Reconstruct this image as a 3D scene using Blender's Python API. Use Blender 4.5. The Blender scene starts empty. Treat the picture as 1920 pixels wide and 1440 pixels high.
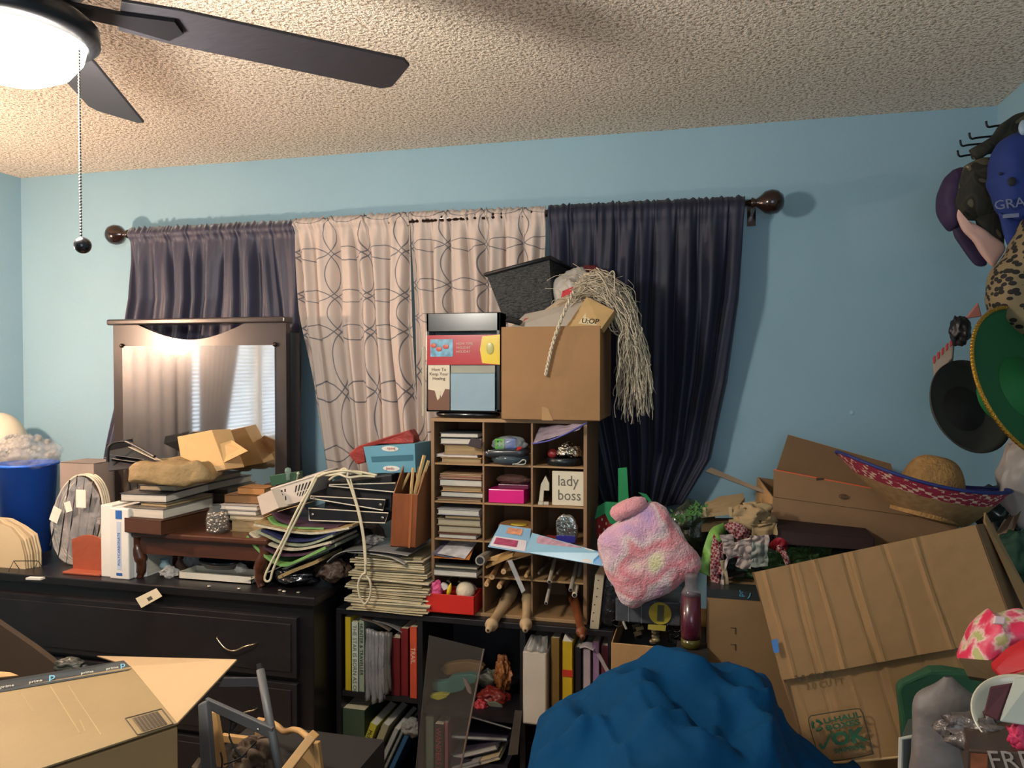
import bpy, math, random
from mathutils import Vector, Matrix, noise
random.seed(7)
sc = bpy.context.scene
COL = sc.collection
# ---------------------------------------------------------------- camera, world, lights, exposure
FPX = 1436.0
YAW = math.radians(14.07); PITCH = math.radians(-1.2)
CAM = Vector((0, 0, 1.55))
cd = bpy.data.cameras.new('camera'); cam = bpy.data.objects.new('camera', cd); COL.objects.link(cam)
cam.location = CAM; cam.rotation_euler = (math.radians(90) + PITCH, 0, YAW)
cd.sensor_width = 36; cd.lens = 36 * FPX / 1920; cd.clip_start = .02; cd.clip_end = 60
sc.camera = cam
sc.view_settings.view_transform = 'Standard'; sc.view_settings.look = 'None'
sc.view_settings.gamma = 1; sc.view_settings.use_curve_mapping = False
sc.view_settings.exposure = 0.75
w = bpy.data.worlds.new('world'); sc.world = w; w.use_nodes = True
w.node_tree.nodes['Background'].inputs[0].default_value = (.55, .65, .8, 1)
w.node_tree.nodes['Background'].inputs[1].default_value = 4.0
def lamp(name, kind, loc, energy, color, size=.1, rot=(0, 0, 0), sy=None):
    l = bpy.data.lights.new(name, kind); l.energy = energy; l.color = color
    if kind == 'AREA':
        l.size = size
        if sy: l.shape = 'RECTANGLE'; l.size_y = sy
    else: l.shadow_soft_size = size
    o = bpy.data.objects.new(name, l); COL.objects.link(o); o.location = loc; o.rotation_euler = rot
    return o
LAMP = (-2.72, 1.80, 1.70)          # floor lamp by the left wall, just outside the frame
FAN = (-1.18, 1.10)
lamp('fan_bulb', 'POINT', (FAN[0], FAN[1], 1.97), 36, (1, .93, .82), .09)
lamp('floor_lamp_bulb', 'POINT', LAMP, 68, (1, .68, .52), .03)
lamp('fill_behind_camera', 'AREA', (.3, -1.1, 1.5), 9, (.80, .86, 1), 1.2, (math.radians(90), 0, 0), 1.2)  # added cool fill light behind the camera; no window stands there
# ---------------------------------------------------------------- geometry helpers
_f = Vector((-math.sin(YAW) * math.cos(PITCH), math.cos(YAW) * math.cos(PITCH), math.sin(PITCH)))
_r = Vector((math.cos(YAW), math.sin(YAW), 0)); _u = _r.cross(_f)
def ray(px, py): return _f + _r * ((px - 960) / FPX) - _u * ((py - 720) / FPX)
def W(px, py, Y):                       # point of the photo at distance Y from the camera towards the back wall
    d = ray(px, py); return CAM + d * (Y / d.y)
def HH(px, py, h):                      # point of the photo at height h
    d = ray(px, py); return CAM + d * ((h - CAM.z) / d.z)
def XX(px, py, x):
    d = ray(px, py); return CAM + d * (x / d.x)
V = Vector
def hexc(s):
    s = s.lstrip('#'); c = [int(s[i:i + 2], 16) / 255 for i in (0, 2, 4)]
    return tuple((x / 12.92 if x <= .04045 else ((x + .055) / 1.055) ** 2.4) for x in c) + (1,)
MATS = {}
def M(col, rough=.7, metal=0, var=.12, scale=6, bump=0, bscale=60, emit=0, alpha=1, trans=0, coat=0, sheen=0, stretch=None):
    key = (col, rough, metal, var, scale, bump, bscale, emit, alpha, trans, coat, sheen, stretch)
    if key in MATS: return MATS[key]
    m = bpy.data.materials.new('paint_%s' % col.strip('#')); m.use_nodes = True
    nt = m.node_tree; b = nt.nodes['Principled BSDF']
    c = hexc(col)
    b.inputs['Roughness'].default_value = rough; b.inputs['Metallic'].default_value = metal
    b.inputs['Base Color'].default_value = c
    if emit: b.inputs['Emission Color'].default_value = c; b.inputs['Emission Strength'].default_value = emit
    if alpha < 1: b.inputs['Alpha'].default_value = alpha
    if trans: b.inputs['Transmission Weight'].default_value = trans; b.inputs['IOR'].default_value = 1.2
    if coat: b.inputs['Coat Weight'].default_value = coat; b.inputs['Coat Roughness'].default_value = .1
    if sheen: b.inputs['Sheen Weight'].default_value = sheen
    tc = nt.nodes.new('ShaderNodeTexCoord'); mp = nt.nodes.new('ShaderNodeMapping')
    nt.links.new(tc.outputs['Object'], mp.inputs[0])
    if stretch: mp.inputs['Scale'].default_value = stretch
    if var:
        n = nt.nodes.new('ShaderNodeTexNoise'); n.inputs['Scale'].default_value = scale; n.inputs['Detail'].default_value = 6
        nt.links.new(mp.outputs[0], n.inputs['Vector'])
        r = nt.nodes.new('ShaderNodeValToRGB')
        r.color_ramp.elements[0].position = .3; r.color_ramp.elements[1].position = .7
        r.color_ramp.elements[0].color = tuple(x * (1 - var) for x in c[:3]) + (1,)
        r.color_ramp.elements[1].color = tuple(min(1, x * (1 + var)) for x in c[:3]) + (1,)
        nt.links.new(n.outputs[0], r.inputs[0]); nt.links.new(r.outputs[0], b.inputs['Base Color'])
    if bump:
        n2 = nt.nodes.new('ShaderNodeTexNoise'); n2.inputs['Scale'].default_value = bscale; n2.inputs['Detail'].default_value = 3
        nt.links.new(mp.outputs[0], n2.inputs['Vector'])
        bp = nt.nodes.new('ShaderNodeBump'); bp.inputs['Strength'].default_value = bump; bp.inputs['Distance'].default_value = .01
        nt.links.new(n2.outputs[0], bp.inputs['Height']); nt.links.new(bp.outputs[0], b.inputs['Normal'])
    MATS[key] = m; return m
class MB:
    def __init__(s): s.v = []; s.f = []; s.uv = {}
    def add(s, vs, fs):
        o = len(s.v); s.v += [V(v) for v in vs]; s.f += [tuple(i + o for i in f) for f in fs]; return s
    def hexa(s, a, b):                  # a, b: matching quads (4 points each)
        return s.add(list(a) + list(b), [(3, 2, 1, 0), (4, 5, 6, 7), (0, 1, 5, 4), (1, 2, 6, 5), (2, 3, 7, 6), (3, 0, 4, 7)])
    def box(s, lo, hi):
        x0, y0, z0 = lo; x1, y1, z1 = hi
        return s.hexa([(x0, y0, z0), (x1, y0, z0), (x1, y1, z0), (x0, y1, z0)], [(x0, y0, z1), (x1, y0, z1), (x1, y1, z1), (x0, y1, z1)])
    def obox(s, o, u, v, n):            # oriented box: corner + three edge vectors
        o, u, v, n = V(o), V(u), V(v), V(n)
        a = [o, o + u, o + u + v, o + v]; return s.hexa(a, [p + n for p in a])
    def slab(s, q, t):                  # quad with thickness t along its normal (either sign)
        q = [V(p) for p in q]; n = (q[1] - q[0]).cross(q[3] - q[0]).normalized() * t
        return s.hexa(q, [p + n for p in q])
    def poly(s, pts, dvec):             # closed outline extruded by dvec
        pts = [V(p) for p in pts]; n = len(pts); d = V(dvec)
        return s.add(pts + [p + d for p in pts], [tuple(range(n))[::-1], tuple(range(n, 2 * n))] + [(i, (i + 1) % n, n + (i + 1) % n, n + i) for i in range(n)])
    def tube(s, path, r, n=8, cap=True):
        path = [V(p) for p in path]; L = len(path); rs = r if isinstance(r, (list, tuple)) else [r] * L
        ref = V((0, 0, 1)); vs = []
        t0 = (path[-1] - path[0])
        if t0.length < 1e-6: t0 = path[1] - path[0]
        if abs(t0.normalized().z) > .8: ref = V((0, 1, 0))
        for i, p in enumerate(path):
            t = (path[min(i + 1, L - 1)] - path[max(i - 1, 0)]).normalized()
            a = t.cross(ref)
            if a.length < 1e-4: a = t.cross(V((1, 0, 0)))
            a.normalize(); b = a.cross(t).normalized()
            for k in range(n):
                th = 2 * math.pi * k / n; vs.append(p + (a * math.cos(th) + b * math.sin(th)) * rs[i])
        fs = [(i * n + k, i * n + (k + 1) % n, (i + 1) * n + (k + 1) % n, (i + 1) * n + k) for i in range(L - 1) for k in range(n)]
        if cap: fs += [tuple(range(n))[::-1], tuple((L - 1) * n + k for k in range(n))]
        return s.add(vs, fs)
    def lathe(s, prof, o, axis=(0, 0, 1), n=20, sx=1, sy=1):   # prof: [(r, h), ...]
        o = V(o); ax = V(axis).normalized(); ref = V((1, 0, 0)) if abs(ax.x) < .9 else V((0, 1, 0))
        b = ax.cross(ref).normalized(); a = b.cross(ax).normalized(); vs = []
        for r, h in prof:
            for k in range(n):
                th = 2 * math.pi * k / n; vs.append(o + ax * h + (a * math.cos(th) * sx + b * math.sin(th) * sy) * r)
        L = len(prof)
        fs = [(i * n + k, i * n + (k + 1) % n, (i + 1) * n + (k + 1) % n, (i + 1) * n + k) for i in range(L - 1) for k in range(n)]
        if prof[0][0] > 0: fs.append(tuple(range(n))[::-1])
        if prof[-1][0] > 0: fs.append(tuple((L - 1) * n + k for k in range(n)))
        return s.add(vs, fs)
    def ball(s, c, r, n=14, m=9):
        rx, ry, rz = r if isinstance(r, (tuple, list)) else (r, r, r); c = V(c)
        vs = [c + V((0, 0, rz))]
        for i in range(1, m):
            ph = math.pi * i / m
            for k in range(n):
                th = 2 * math.pi * k / n; vs.append(c + V((rx * math.sin(ph) * math.cos(th), ry * math.sin(ph) * math.sin(th), rz * math.cos(ph))))
        vs.append(c - V((0, 0, rz)))
        fs = [(0, 1 + k, 1 + (k + 1) % n) for k in range(n)]
        for i in range(m - 2): fs += [(1 + i * n + k, 1 + (i + 1) * n + k, 1 + (i + 1) * n + (k + 1) % n, 1 + i * n + (k + 1) % n) for k in range(n)]
        e = len(vs) - 1; fs += [(e, 1 + (m - 2) * n + (k + 1) % n, 1 + (m - 2) * n + k) for k in range(n)]
        return s.add(vs, fs)
    def grid(s, fn, nu, nv, uvfn=None):
        o = len(s.v)
        for j in range(nv + 1):
            for i in range(nu + 1):
                if uvfn: s.uv[len(s.v)] = uvfn(i / nu, j / nv)
                s.v.append(V(fn(i / nu, j / nv)))
        s.f += [(o + j * (nu + 1) + i, o + j * (nu + 1) + i + 1, o + (j + 1) * (nu + 1) + i + 1, o + (j + 1) * (nu + 1) + i) for j in range(nv) for i in range(nu)]
        return s
    def jitter(s, amp, sc_=8, seed=0):
        for i, p in enumerate(s.v): s.v[i] = p + noise.noise_vector(p * sc_ + V((seed, seed * 1.7, 0))) * amp
        return s
    def build(s, name, mat, parent=None, bevel=0, smooth=False, sub=0, solid=0, disp=0, dscale=.1):
        me = bpy.data.meshes.new(name)
        lo = V([min(p[i] for p in s.v) for i in range(3)]); hi = V([max(p[i] for p in s.v) for i in range(3)])
        c = (lo + hi) / 2
        if parent is None: c.z = lo.z
        me.from_pydata([tuple(p - c) for p in s.v], [], s.f); me.update()
        if s.uv:
            ul = me.uv_layers.new(name='UVMap')
            for lp in me.loops: ul.data[lp.index].uv = s.uv.get(lp.vertex_index, (0, 0))
        import bmesh
        bm = bmesh.new(); bm.from_mesh(me); bmesh.ops.recalc_face_normals(bm, faces=bm.faces); bm.to_mesh(me); bm.free()
        if isinstance(mat, list):
            for m_ in mat: me.materials.append(m_)
        elif mat: me.materials.append(mat)
        o = bpy.data.objects.new(name, me); COL.objects.link(o)
        o['_w'] = list(c); o.location = c
        if parent is not None: o.parent = parent; o.location = c - V(parent['_w'])
        if smooth:
            for p in me.polygons: p.use_smooth = True
        if solid: md = o.modifiers.new('solid', 'SOLIDIFY'); md.thickness = solid; md.offset = 0
        if sub: md = o.modifiers.new('sub', 'SUBSURF'); md.levels = sub; md.render_levels = sub
        if bevel: md = o.modifiers.new('bevel', 'BEVEL'); md.width = bevel; md.segments = 2; md.limit_method = 'ANGLE'
        if disp:
            tx = bpy.data.textures.new('crumple', 'CLOUDS'); tx.noise_scale = dscale
            md = o.modifiers.new('disp', 'DISPLACE'); md.texture = tx; md.strength = disp; md.texture_coords = 'LOCAL'; md.mid_level = .5
        return o
def tag(o, label, cat=None, group=None, kind=None):
    if label: o['label'] = label
    if cat: o['category'] = cat
    if group: o['group'] = group
    if kind: o['kind'] = kind
    return o
def T(name, loc, label, cat, group=None):
    o = bpy.data.objects.new(name, None); COL.objects.link(o); o.location = loc; o['_w'] = list(loc)
    o.empty_display_size = .05
    return tag(o, label, cat, group)
def S(name, mb, mat, **k):
    o = mb.build(name, mat, **k); o['kind'] = 'structure'; return o
def text(s, size, mat, parent, o, ux, uz, name='lettering', ext=.0004, al='LEFT', shear=0, cond=1, bold=0):
    cu = bpy.data.curves.new('t', 'FONT'); cu.body = s; cu.size = size; cu.extrude = ext; cu.align_x = al; cu.shear = shear; cu.offset = bold * size; cu.resolution_u = 2
    ob = bpy.data.objects.new('t', cu); COL.objects.link(ob)
    dg = bpy.context.evaluated_depsgraph_get(); me = bpy.data.meshes.new_from_object(ob.evaluated_get(dg))
    bpy.data.objects.remove(ob); bpy.data.curves.remove(cu)
    ux = V(ux).normalized(); uz = V(uz).normalized(); n = ux.cross(uz).normalized(); uz = n.cross(ux)
    mt = Matrix((ux * cond, uz, n)).transposed().to_4x4(); mt.translation = V(o) - V(parent['_w'])
    me.transform(Matrix.Identity(4)); me.materials.clear(); me.materials.append(mat); me.name = name
    t = bpy.data.objects.new(name, me); COL.objects.link(t); t.parent = parent; t['_w'] = list(V(o))
    me.transform(mt); 
    c = V(o) - V(parent['_w']); me.transform(Matrix.Translation(-c)); t.location = c
    return t
def catmull(pts, k=8):
    pts = [V(p) for p in pts]; out = []
    for i in range(len(pts) - 1):
        p0, p1, p2, p3 = pts[max(i - 1, 0)], pts[i], pts[i + 1], pts[min(i + 2, len(pts) - 1)]
        for j in range(k):
            t = j / k; out.append(.5 * ((2 * p1) + (p2 - p0) * t + (2 * p0 - 5 * p1 + 4 * p2 - p3) * t * t + (3 * p1 - p0 - 3 * p2 + p3) * t ** 3))
    return out + [pts[-1]]
PAGE = M('#cfc2a4', .9, var=.15, scale=3, bump=.6, bscale=300, stretch=(1, 1, 30))
PAGEW = M('#d9d4c6', .9, var=.08, scale=3, bump=.5, bscale=300, stretch=(1, 1, 30))
PAGET = M('#b59c73', .9, var=.2, scale=4, bump=.6, bscale=300, stretch=(1, 1, 30))
CARD = M('#b28a5c', .85, var=.08, scale=5, bump=.15, bscale=40)
CARDD = M('#96724c', .85, var=.1, scale=5, bump=.15, bscale=40)
CARDL = M('#cfa974', .85, var=.06, scale=5, bump=.1, bscale=40)
BLK = M('#17161a', .45, var=.2); BLKM = M('#0e0e10', .7, var=.2)
def book(o, u, v, n, label, cover='#5a4a3a', pages=None, spine='v1', cat='book', group=None, name='book', ct=.0025, hard=True, rough=.5):
    """o corner, u width vec, v depth vec, n thickness vec. spine: u0,u1,v0,v1"""
    o, u, v, n = V(o), V(u), V(v), V(n); t = n.length; nn = n / t; uu = u.normalized(); vv = v.normalized()
    base = o + u / 2 + v / 2
    e = T(name, base, label, cat, group)
    cv = M(cover, rough, var=.1, scale=8) if isinstance(cover, str) else cover
    mb = MB(); mb.obox(o, u, v, nn * ct); mb.obox(o + nn * (t - ct), u, v, nn * ct)
    i = .004 if hard else .0008
    if spine == 'v1': mb.obox(o + v - vv * ct, u, vv * ct, n)
    if spine == 'v0': mb.obox(o, u, vv * ct, n)
    if spine == 'u1': mb.obox(o + u - uu * ct, uu * ct, v, n)
    if spine == 'u0': mb.obox(o, uu * ct, v, n)
    mb.build('cover', cv, e, bevel=.0006)
    pu0 = ct if spine == 'u0' else i; pu1 = ct if spine == 'u1' else i
    pv0 = ct if spine == 'v0' else i; pv1 = ct if spine == 'v1' else i
    MB().obox(o + uu * pu0 + vv * pv0 + nn * ct, uu * (u.length - pu0 - pu1), vv * (v.length - pv0 - pv1), nn * (t - 2 * ct)).build('pages', pages or PAGE, e)
    return e
def carton(o, u, v, n, label, mat=CARD, flaps=(), th=.004, name='cardboard_box', cat='box', group=None, open_=True, bevel=0):
    """open box; flaps: (edge, length, angle deg from vertical outward)"""
    o, u, v, n = V(o), V(u), V(v), V(n); uu, vv, nn = u.normalized(), v.normalized(), n.normalized()
    e = T(name, o + u / 2 + v / 2, label, cat, group)
    mb = MB(); mb.obox(o, u, v, nn * th)
    mb.obox(o, u, vv * th, n); mb.obox(o + v - vv * th, u, vv * th, n)
    mb.obox(o + vv * th, uu * th, v - 2 * vv * th, n); mb.obox(o + u - uu * th + vv * th, uu * th, v - 2 * vv * th, n)
    if not open_: mb.obox(o + n - nn * th, u, v, nn * th)
    mb.build('box_body', mat, e, bevel=bevel or .0015)
    for edge, ln, an in flaps:
        a = math.radians(an)
        if edge == 'v0': p, w_, out = o + n, u, -vv
        if edge == 'v1': p, w_, out = o + n + v, u, vv
        if edge == 'u0': p, w_, out = o + n, v, -uu
        if edge == 'u1': p, w_, out = o + n + u, v, uu
        d = nn * math.cos(a) + out * math.sin(a)
        MB().slab([p, p + w_, p + w_ + d * ln, p + d * ln], th * .8).build('flap', mat, e)
    return e
# ---------------------------------------------------------------- room
DW = 2.94; XL = -3.11; XR = .961; CH = 2.44; YB = -1.6
wallm = M('#8db0c0', .62, var=.04, scale=2, bump=.06, bscale=90)
# popcorn ceiling
cm = bpy.data.materials.new('popcorn_ceiling'); cm.use_nodes = True; nt = cm.node_tree; b = nt.nodes['Principled BSDF']
b.inputs['Roughness'].default_value = .95
tc = nt.nodes.new('ShaderNodeTexCoord'); n1 = nt.nodes.new('ShaderNodeTexNoise'); n1.inputs['Scale'].default_value = 92; n1.inputs['Detail'].default_value = 3; n1.inputs['Roughness'].default_value = .62
nt.links.new(tc.outputs['Object'], n1.inputs['Vector'])
r = nt.nodes.new('ShaderNodeValToRGB'); r.color_ramp.elements[0].position = .36; r.color_ramp.elements[1].position = .52
r.color_ramp.elements[0].color = hexc('#b39a80'); r.color_ramp.elements[1].color = hexc('#fff0dc')
nt.links.new(n1.outputs[0], r.inputs[0]); nt.links.new(r.outputs[0], b.inputs['Base Color'])
bp = nt.nodes.new('ShaderNodeBump'); bp.inputs['Strength'].default_value = 1; bp.inputs['Distance'].default_value = .02
nt.links.new(n1.outputs[0], bp.inputs['Height']); nt.links.new(bp.outputs[0], b.inputs['Normal'])
S('wall_back', MB().box((XL - .1, DW, -.1), (XR + .1, DW + .1, CH + .1)), wallm)
S('wall_right', MB().box((XR, YB, -.1), (XR + .1, DW, CH + .1)), wallm)
S('wall_front', MB().box((XL - .1, YB - .1, -.1), (XR + .1, YB, CH + .1)), wallm)
# left wall with a window opening y -.7..1.55, z .95..2.1
wy0, wy1, wz0, wz1 = -.75, 1.5, 1.0, 2.1
wl = MB(); wl.box((XL - .1, YB, -.1), (XL, wy0, CH + .1)); wl.box((XL - .1, wy1, -.1), (XL, DW, CH + .1))
wl.box((XL - .1, wy0, -.1), (XL, wy1, wz0)); wl.box((XL - .1, wy0, wz1), (XL, wy1, CH + .1)); S('wall_left', wl, wallm)
S('ceiling', MB().box((XL - .1, YB - .1, CH), (XR + .1, DW + .1, CH + .08)), cm)
S('floor', MB().box((XL - .1, YB - .1, -.08), (XR + .1, DW + .1, 0)), M('#8a7763', .9, var=.2, scale=30, bump=.5))
S('baseboard_back', MB().box((XL, DW - .014, 0), (XR, DW, .09)), M('#d8d6cf', .5))
wf = MB()
for a, c in (((XL - .08, wy0, wz0), (XL - .01, wy1, wz0 + .05)), ((XL - .08, wy0, wz1 - .05), (XL - .01, wy1, wz1)), ((XL - .08, wy0, wz0), (XL - .01, wy0 + .05, wz1)), ((XL - .08, wy1 - .05, wz0), (XL - .01, wy1, wz1)), ((XL - .08, .35, wz0), (XL - .01, .4, wz1))): wf.box(a, c)
wfo = S('window_1', wf, M('#e4e4e0', .4))
bl = MB()
for i in range(40):
    z = wz0 + .06 + i * .0258; bl.slab([(XL - .03, wy0 + .03, z), (XL - .03, wy1 - .03, z), (XL - .012, wy1 - .03, z + .02), (XL - .012, wy0 + .03, z + .02)], .001)
bl.build('blinds', M('#e9e8e2', .5, emit=0), wfo)
MB().box((XL - .06, wy0 + .04, wz0 + .04), (XL - .056, wy1 - .04, wz1 - .04)).build('pane', M('#dfe8ee', .05, alpha=.25), wfo)
def curtain(name, label, mat, top, bot, n, amp, group=None, uvw=1., mid=None, pinch=.75, solid=.0015, ph=0, header=.05, bow=0):
    """top/bot/mid: pairs of world points; rows interpolated; folds along x; gathered on the rod"""
    rows = [top] + ([mid] if mid and not isinstance(mid, list) else (mid or [])) + [bot]
    def edge(t):
        k = t * (len(rows) - 1); i = min(int(k), len(rows) - 2); f = k - i
        f = f * f * (3 - 2 * f) * .35 + f * .65
        return rows[i][0].lerp(rows[i + 1][0], f), rows[i][1].lerp(rows[i + 1][1], f)
    def fn(u, v):
        a, c = edge(v); p = a.lerp(c, u)
        wv = noise.noise(V((u * n * .45 + ph, v * 1.5, ph))) * 3.2 + u * n * 5.2 + .5 * math.sin(u * 9 + v * 3 + ph)
        g = min(1, max(0, (v - .035) / .14))
        am = amp * g * (1 + .9 * noise.noise(V((u * 6, v * 2, ph + 3))))
        y = math.sin(wv) * am + amp * .35 * math.sin(wv * 2.3 + v * 2) * g
        fine = noise.noise(V((u * n * 5 + ph, v * 3, 1)))
        y += .010 * fine * (1 - g * .8)
        if v < .06: y -= .02 * math.sin(v / .06 * 3.14)
        z = .012 * noise.noise(V((u * n * 6, ph, 2))) + .010 if v < .012 else 0
        return (p.x + amp * .3 * math.cos(wv), p.y + y - .02 * math.sin(min(1, max(0, (v - .02) / .06)) * 3.14) * 0, p.z + z)
    mb = MB(); mb.grid(fn, int(n * 16), 60, lambda u, v: (u * uvw, -v * (top[0].z - bot[0].z)))
    o = mb.build(name, mat, smooth=True, solid=solid); return tag(o, label, 'curtain', group)
rodm = M('#2b1a14', .2, metal=.3, coat=.6)
ry = 2.82
RA, RB = W(232, 442, ry), W(1424, 377, ry)
rz = (RA.z + RB.z) / 2; RA.z = RB.z = rz
e = T('curtain_rod', (RA.x, ry, rz), 'dark bronze curtain rod with round ball finials above the window', 'curtain rod')
MB().tube([RA, RB], .0135, 12).build('rod', rodm, e, smooth=True)
for p, sgn in ((RA, -1), (RB, 1)):
    MB().lathe([(.012, -.03), (.02, -.025), (.013, -.012), (.022, 0), (.0385, .018), (.044, .04), (.040, .06), (.025, .078), (0, .083)], p + V((sgn * .0, 0, 0)), (sgn, 0, 0)).build('finial', rodm, e, smooth=True)
for x in (RA.x + .04, RB.x - .02, (RA.x + RB.x) / 2):
    mb = MB(); mb.tube([(x, DW - .001, rz - .02), (x, ry, rz - .016)], .007); mb.box((x - .015, DW - .006, rz - .06), (x + .015, DW - .0005, rz + .02)); mb.build('bracket', rodm, e)
# fabrics
navyL = M('#2a2a40', .5, var=.15, scale=4, bump=.1, bscale=500, sheen=.35)
navyR = M('#10152e', .6, var=.25, scale=4, bump=.1, bscale=500, sheen=.08)
sh = bpy.data.materials.new('sheer_petal_fabric'); sh.use_nodes = True; nt = sh.node_tree; b = nt.nodes['Principled BSDF']; L = nt.links.new
def mth(op, a, c=None, d=None):
    n = nt.nodes.new('ShaderNodeMath'); n.operation = op
    for i, x in enumerate((a, c, d)):
        if x is None: continue
        if isinstance(x, (int, float)): n.inputs[i].default_value = x
        else: L(x, n.inputs[i])
    return n.outputs[0]
tc = nt.nodes.new('ShaderNodeTexCoord'); sx = nt.nodes.new('ShaderNodeSeparateXYZ'); L(tc.outputs['UV'], sx.inputs[0])
per = .19
fx = mth('ABSOLUTE', mth('SUBTRACT', mth('FRACT', mth('DIVIDE', sx.outputs[0], per)), .5))
fy = mth('ABSOLUTE', mth('SUBTRACT', mth('FRACT', mth('DIVIDE', sx.outputs[1], per)), .5))
def ring(cx, cy):
    dx = mth('SUBTRACT', fx, cx); dy = mth('SUBTRACT', fy, cy)
    return mth('ABSOLUTE', mth('SUBTRACT', mth('SQRT', mth('ADD', mth('MULTIPLY', dx, dx), mth('MULTIPLY', dy, dy))), .66))
md_ = mth('MINIMUM', mth('MINIMUM', ring(0, 0), ring(1, 0)), mth('MINIMUM', ring(0, 1), ring(1, 1)))
line = mth('LESS_THAN', md_, .011)
mx = nt.nodes.new('ShaderNodeMix'); mx.data_type = 'RGBA'; L(line, mx.inputs[0]); mx.inputs[6].default_value = hexc('#dccbc0'); mx.inputs[7].default_value = hexc('#6c6a70')
L(mx.outputs[2], b.inputs['Base Color']); b.inputs['Roughness'].default_value = .8
L(mth('ADD', mth('MULTIPLY', line, .3), .7), b.inputs['Alpha'])
cy = ry - .003
curtain('window_curtain', 'navy blue curtain at the left end of the rod, behind the dresser mirror', navyL, (W(242, 432, cy), W(551, 417, cy)), (W(186, 885, 2.86), W(567, 890, 2.86)), 11, .017, 'rod curtains', mid=[(W(243, 560, cy), W(556, 560, cy)), (W(214, 740, 2.85), W(562, 730, 2.85))], ph=1)
curtain('window_curtain', 'white sheer petal-patterned curtain next to the left navy curtain', sh, (W(549, 415, cy), W(770, 402, cy)), (W(612, 890, 2.86), W(792, 885, 2.86)), 8, .02, 'rod curtains', mid=[(W(565, 600, cy), W(775, 600, cy))], uvw=.62, ph=4)
curtain('window_curtain', 'white sheer petal-patterned curtain next to the right navy curtain, behind the black basket', sh, (W(764, 402, cy + .006), W(1026, 392, cy + .006)), (W(790, 960, 2.87), W(1010, 960, 2.87)), 9, .02, 'rod curtains', mid=[(W(776, 600, cy + .006), W(1022, 600, cy))], uvw=.68, ph=9)
curtain('window_curtain', 'dark navy curtain at the right end of the rod, bunched at its hem', navyR, (W(1026, 390, cy), W(1394, 373, cy)), (W(1128, 960, 2.86), W(1278, 945, 2.86)), 11, .018, 'rod curtains', mid=[(W(1030, 560, cy), W(1382, 560, cy)), (W(1045, 700, 2.85), W(1362, 715, 2.85)), (W(1085, 830, 2.86), W(1330, 860, 2.86))], ph=14)
# curtains of the side window, seen in the dresser mirror
sb = M('#55565a', .7, var=.1)
def scurt(y0, y1, yb0, yb1, mat, label, n, ph):
    mb = MB()
    def fn(u, v):
        y = (y0 + (y1 - y0) * u) * (1 - v) + (yb0 + (yb1 - yb0) * u) * v
        return (XL + .07 + .009 * math.sin(u * n * 6.28 + ph), y, 2.25 - v * 1.5)
    mb.grid(fn, n * 10, 20, lambda u, v: (u * abs(y1 - y0) * 1.5, -v * 1.5)); tag(mb.build('side_curtain', mat, smooth=True, solid=.0015), label, 'curtain', 'side window curtains')
scurt(1.90, 1.24, 1.90, 1.24, sb, 'grey-brown curtain at the far end of the side window, left in the mirror', 6, 0)
scurt(1.18, .62, 1.18, 1.0, sb, 'grey-brown curtain pulled aside over the side window blinds, middle of the mirror', 8, 1)
scurt(.32, -.6, .18, -.6, sh, 'white sheer petal curtain of the side window, right in the mirror', 8, 2)
MB().tube([(XL + .07, 1.95, 2.26), (XL + .07, -.8, 2.26)], .012).build('side_curtain_rod', rodm)
tag(bpy.data.objects['side_curtain_rod'], 'dark curtain rod over the side window on the left wall', 'curtain rod')
# floor lamp (outside the frame on the left, seen in the mirror)
e = T('floor_lamp', (LAMP[0], LAMP[1], 0), 'floor lamp with a glowing bulb, seen in the dresser mirror', 'lamp')
MB().lathe([(.13, 0), (.13, .015), (.03, .03), (.006, .05), (.006, 1.6), (.03, 1.61), (.03, 1.64), (0, 1.64)], (LAMP[0], LAMP[1], 0)).build('pole', BLK, e, smooth=True)
MB().ball((LAMP[0], LAMP[1], LAMP[2] + .0), .07).build('bulb', M('#ffe2b0', .5, emit=25, alpha=.5), e, smooth=True)
bpy.data.objects['bulb'].visible_shadow = True
# ceiling fan
hx, hy = FAN
fanm = M('#2c2a30', .5, var=.2, scale=20, stretch=(1, 12, 1)); hub = M('#1c1c20', .35, metal=.3)
e = T('ceiling_fan', (hx, hy, CH), 'dark ceiling fan with glowing bowl light and pull chain', 'ceiling fan')
MB().lathe([(.07, 0), (.07, -.05), (.02, -.07), (.02, -.1), (.10, -.11), (.115, -.15), (.115, -.21), (.09, -.235), (.05, -.25), (.05, -.262), (0, -.262)], (hx, hy, CH - .001), n=32).build('motor_housing', hub, e, smooth=True)
MB().lathe([(.055, -.26), (.12, -.265), (.138, -.28), (.139, -.305), (.122, -.318), (.116, -.31)], (hx, hy, CH), n=40).build('light_rim', hub, e, smooth=True)
MB().lathe([(.117, -.312), (.112, -.335), (.092, -.362), (.055, -.381), (0, -.388)], (hx, hy, CH), n=40).build('light_bowl', M('#fff6e6', .4, emit=9), e, smooth=True)
bh = 2.205
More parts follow.
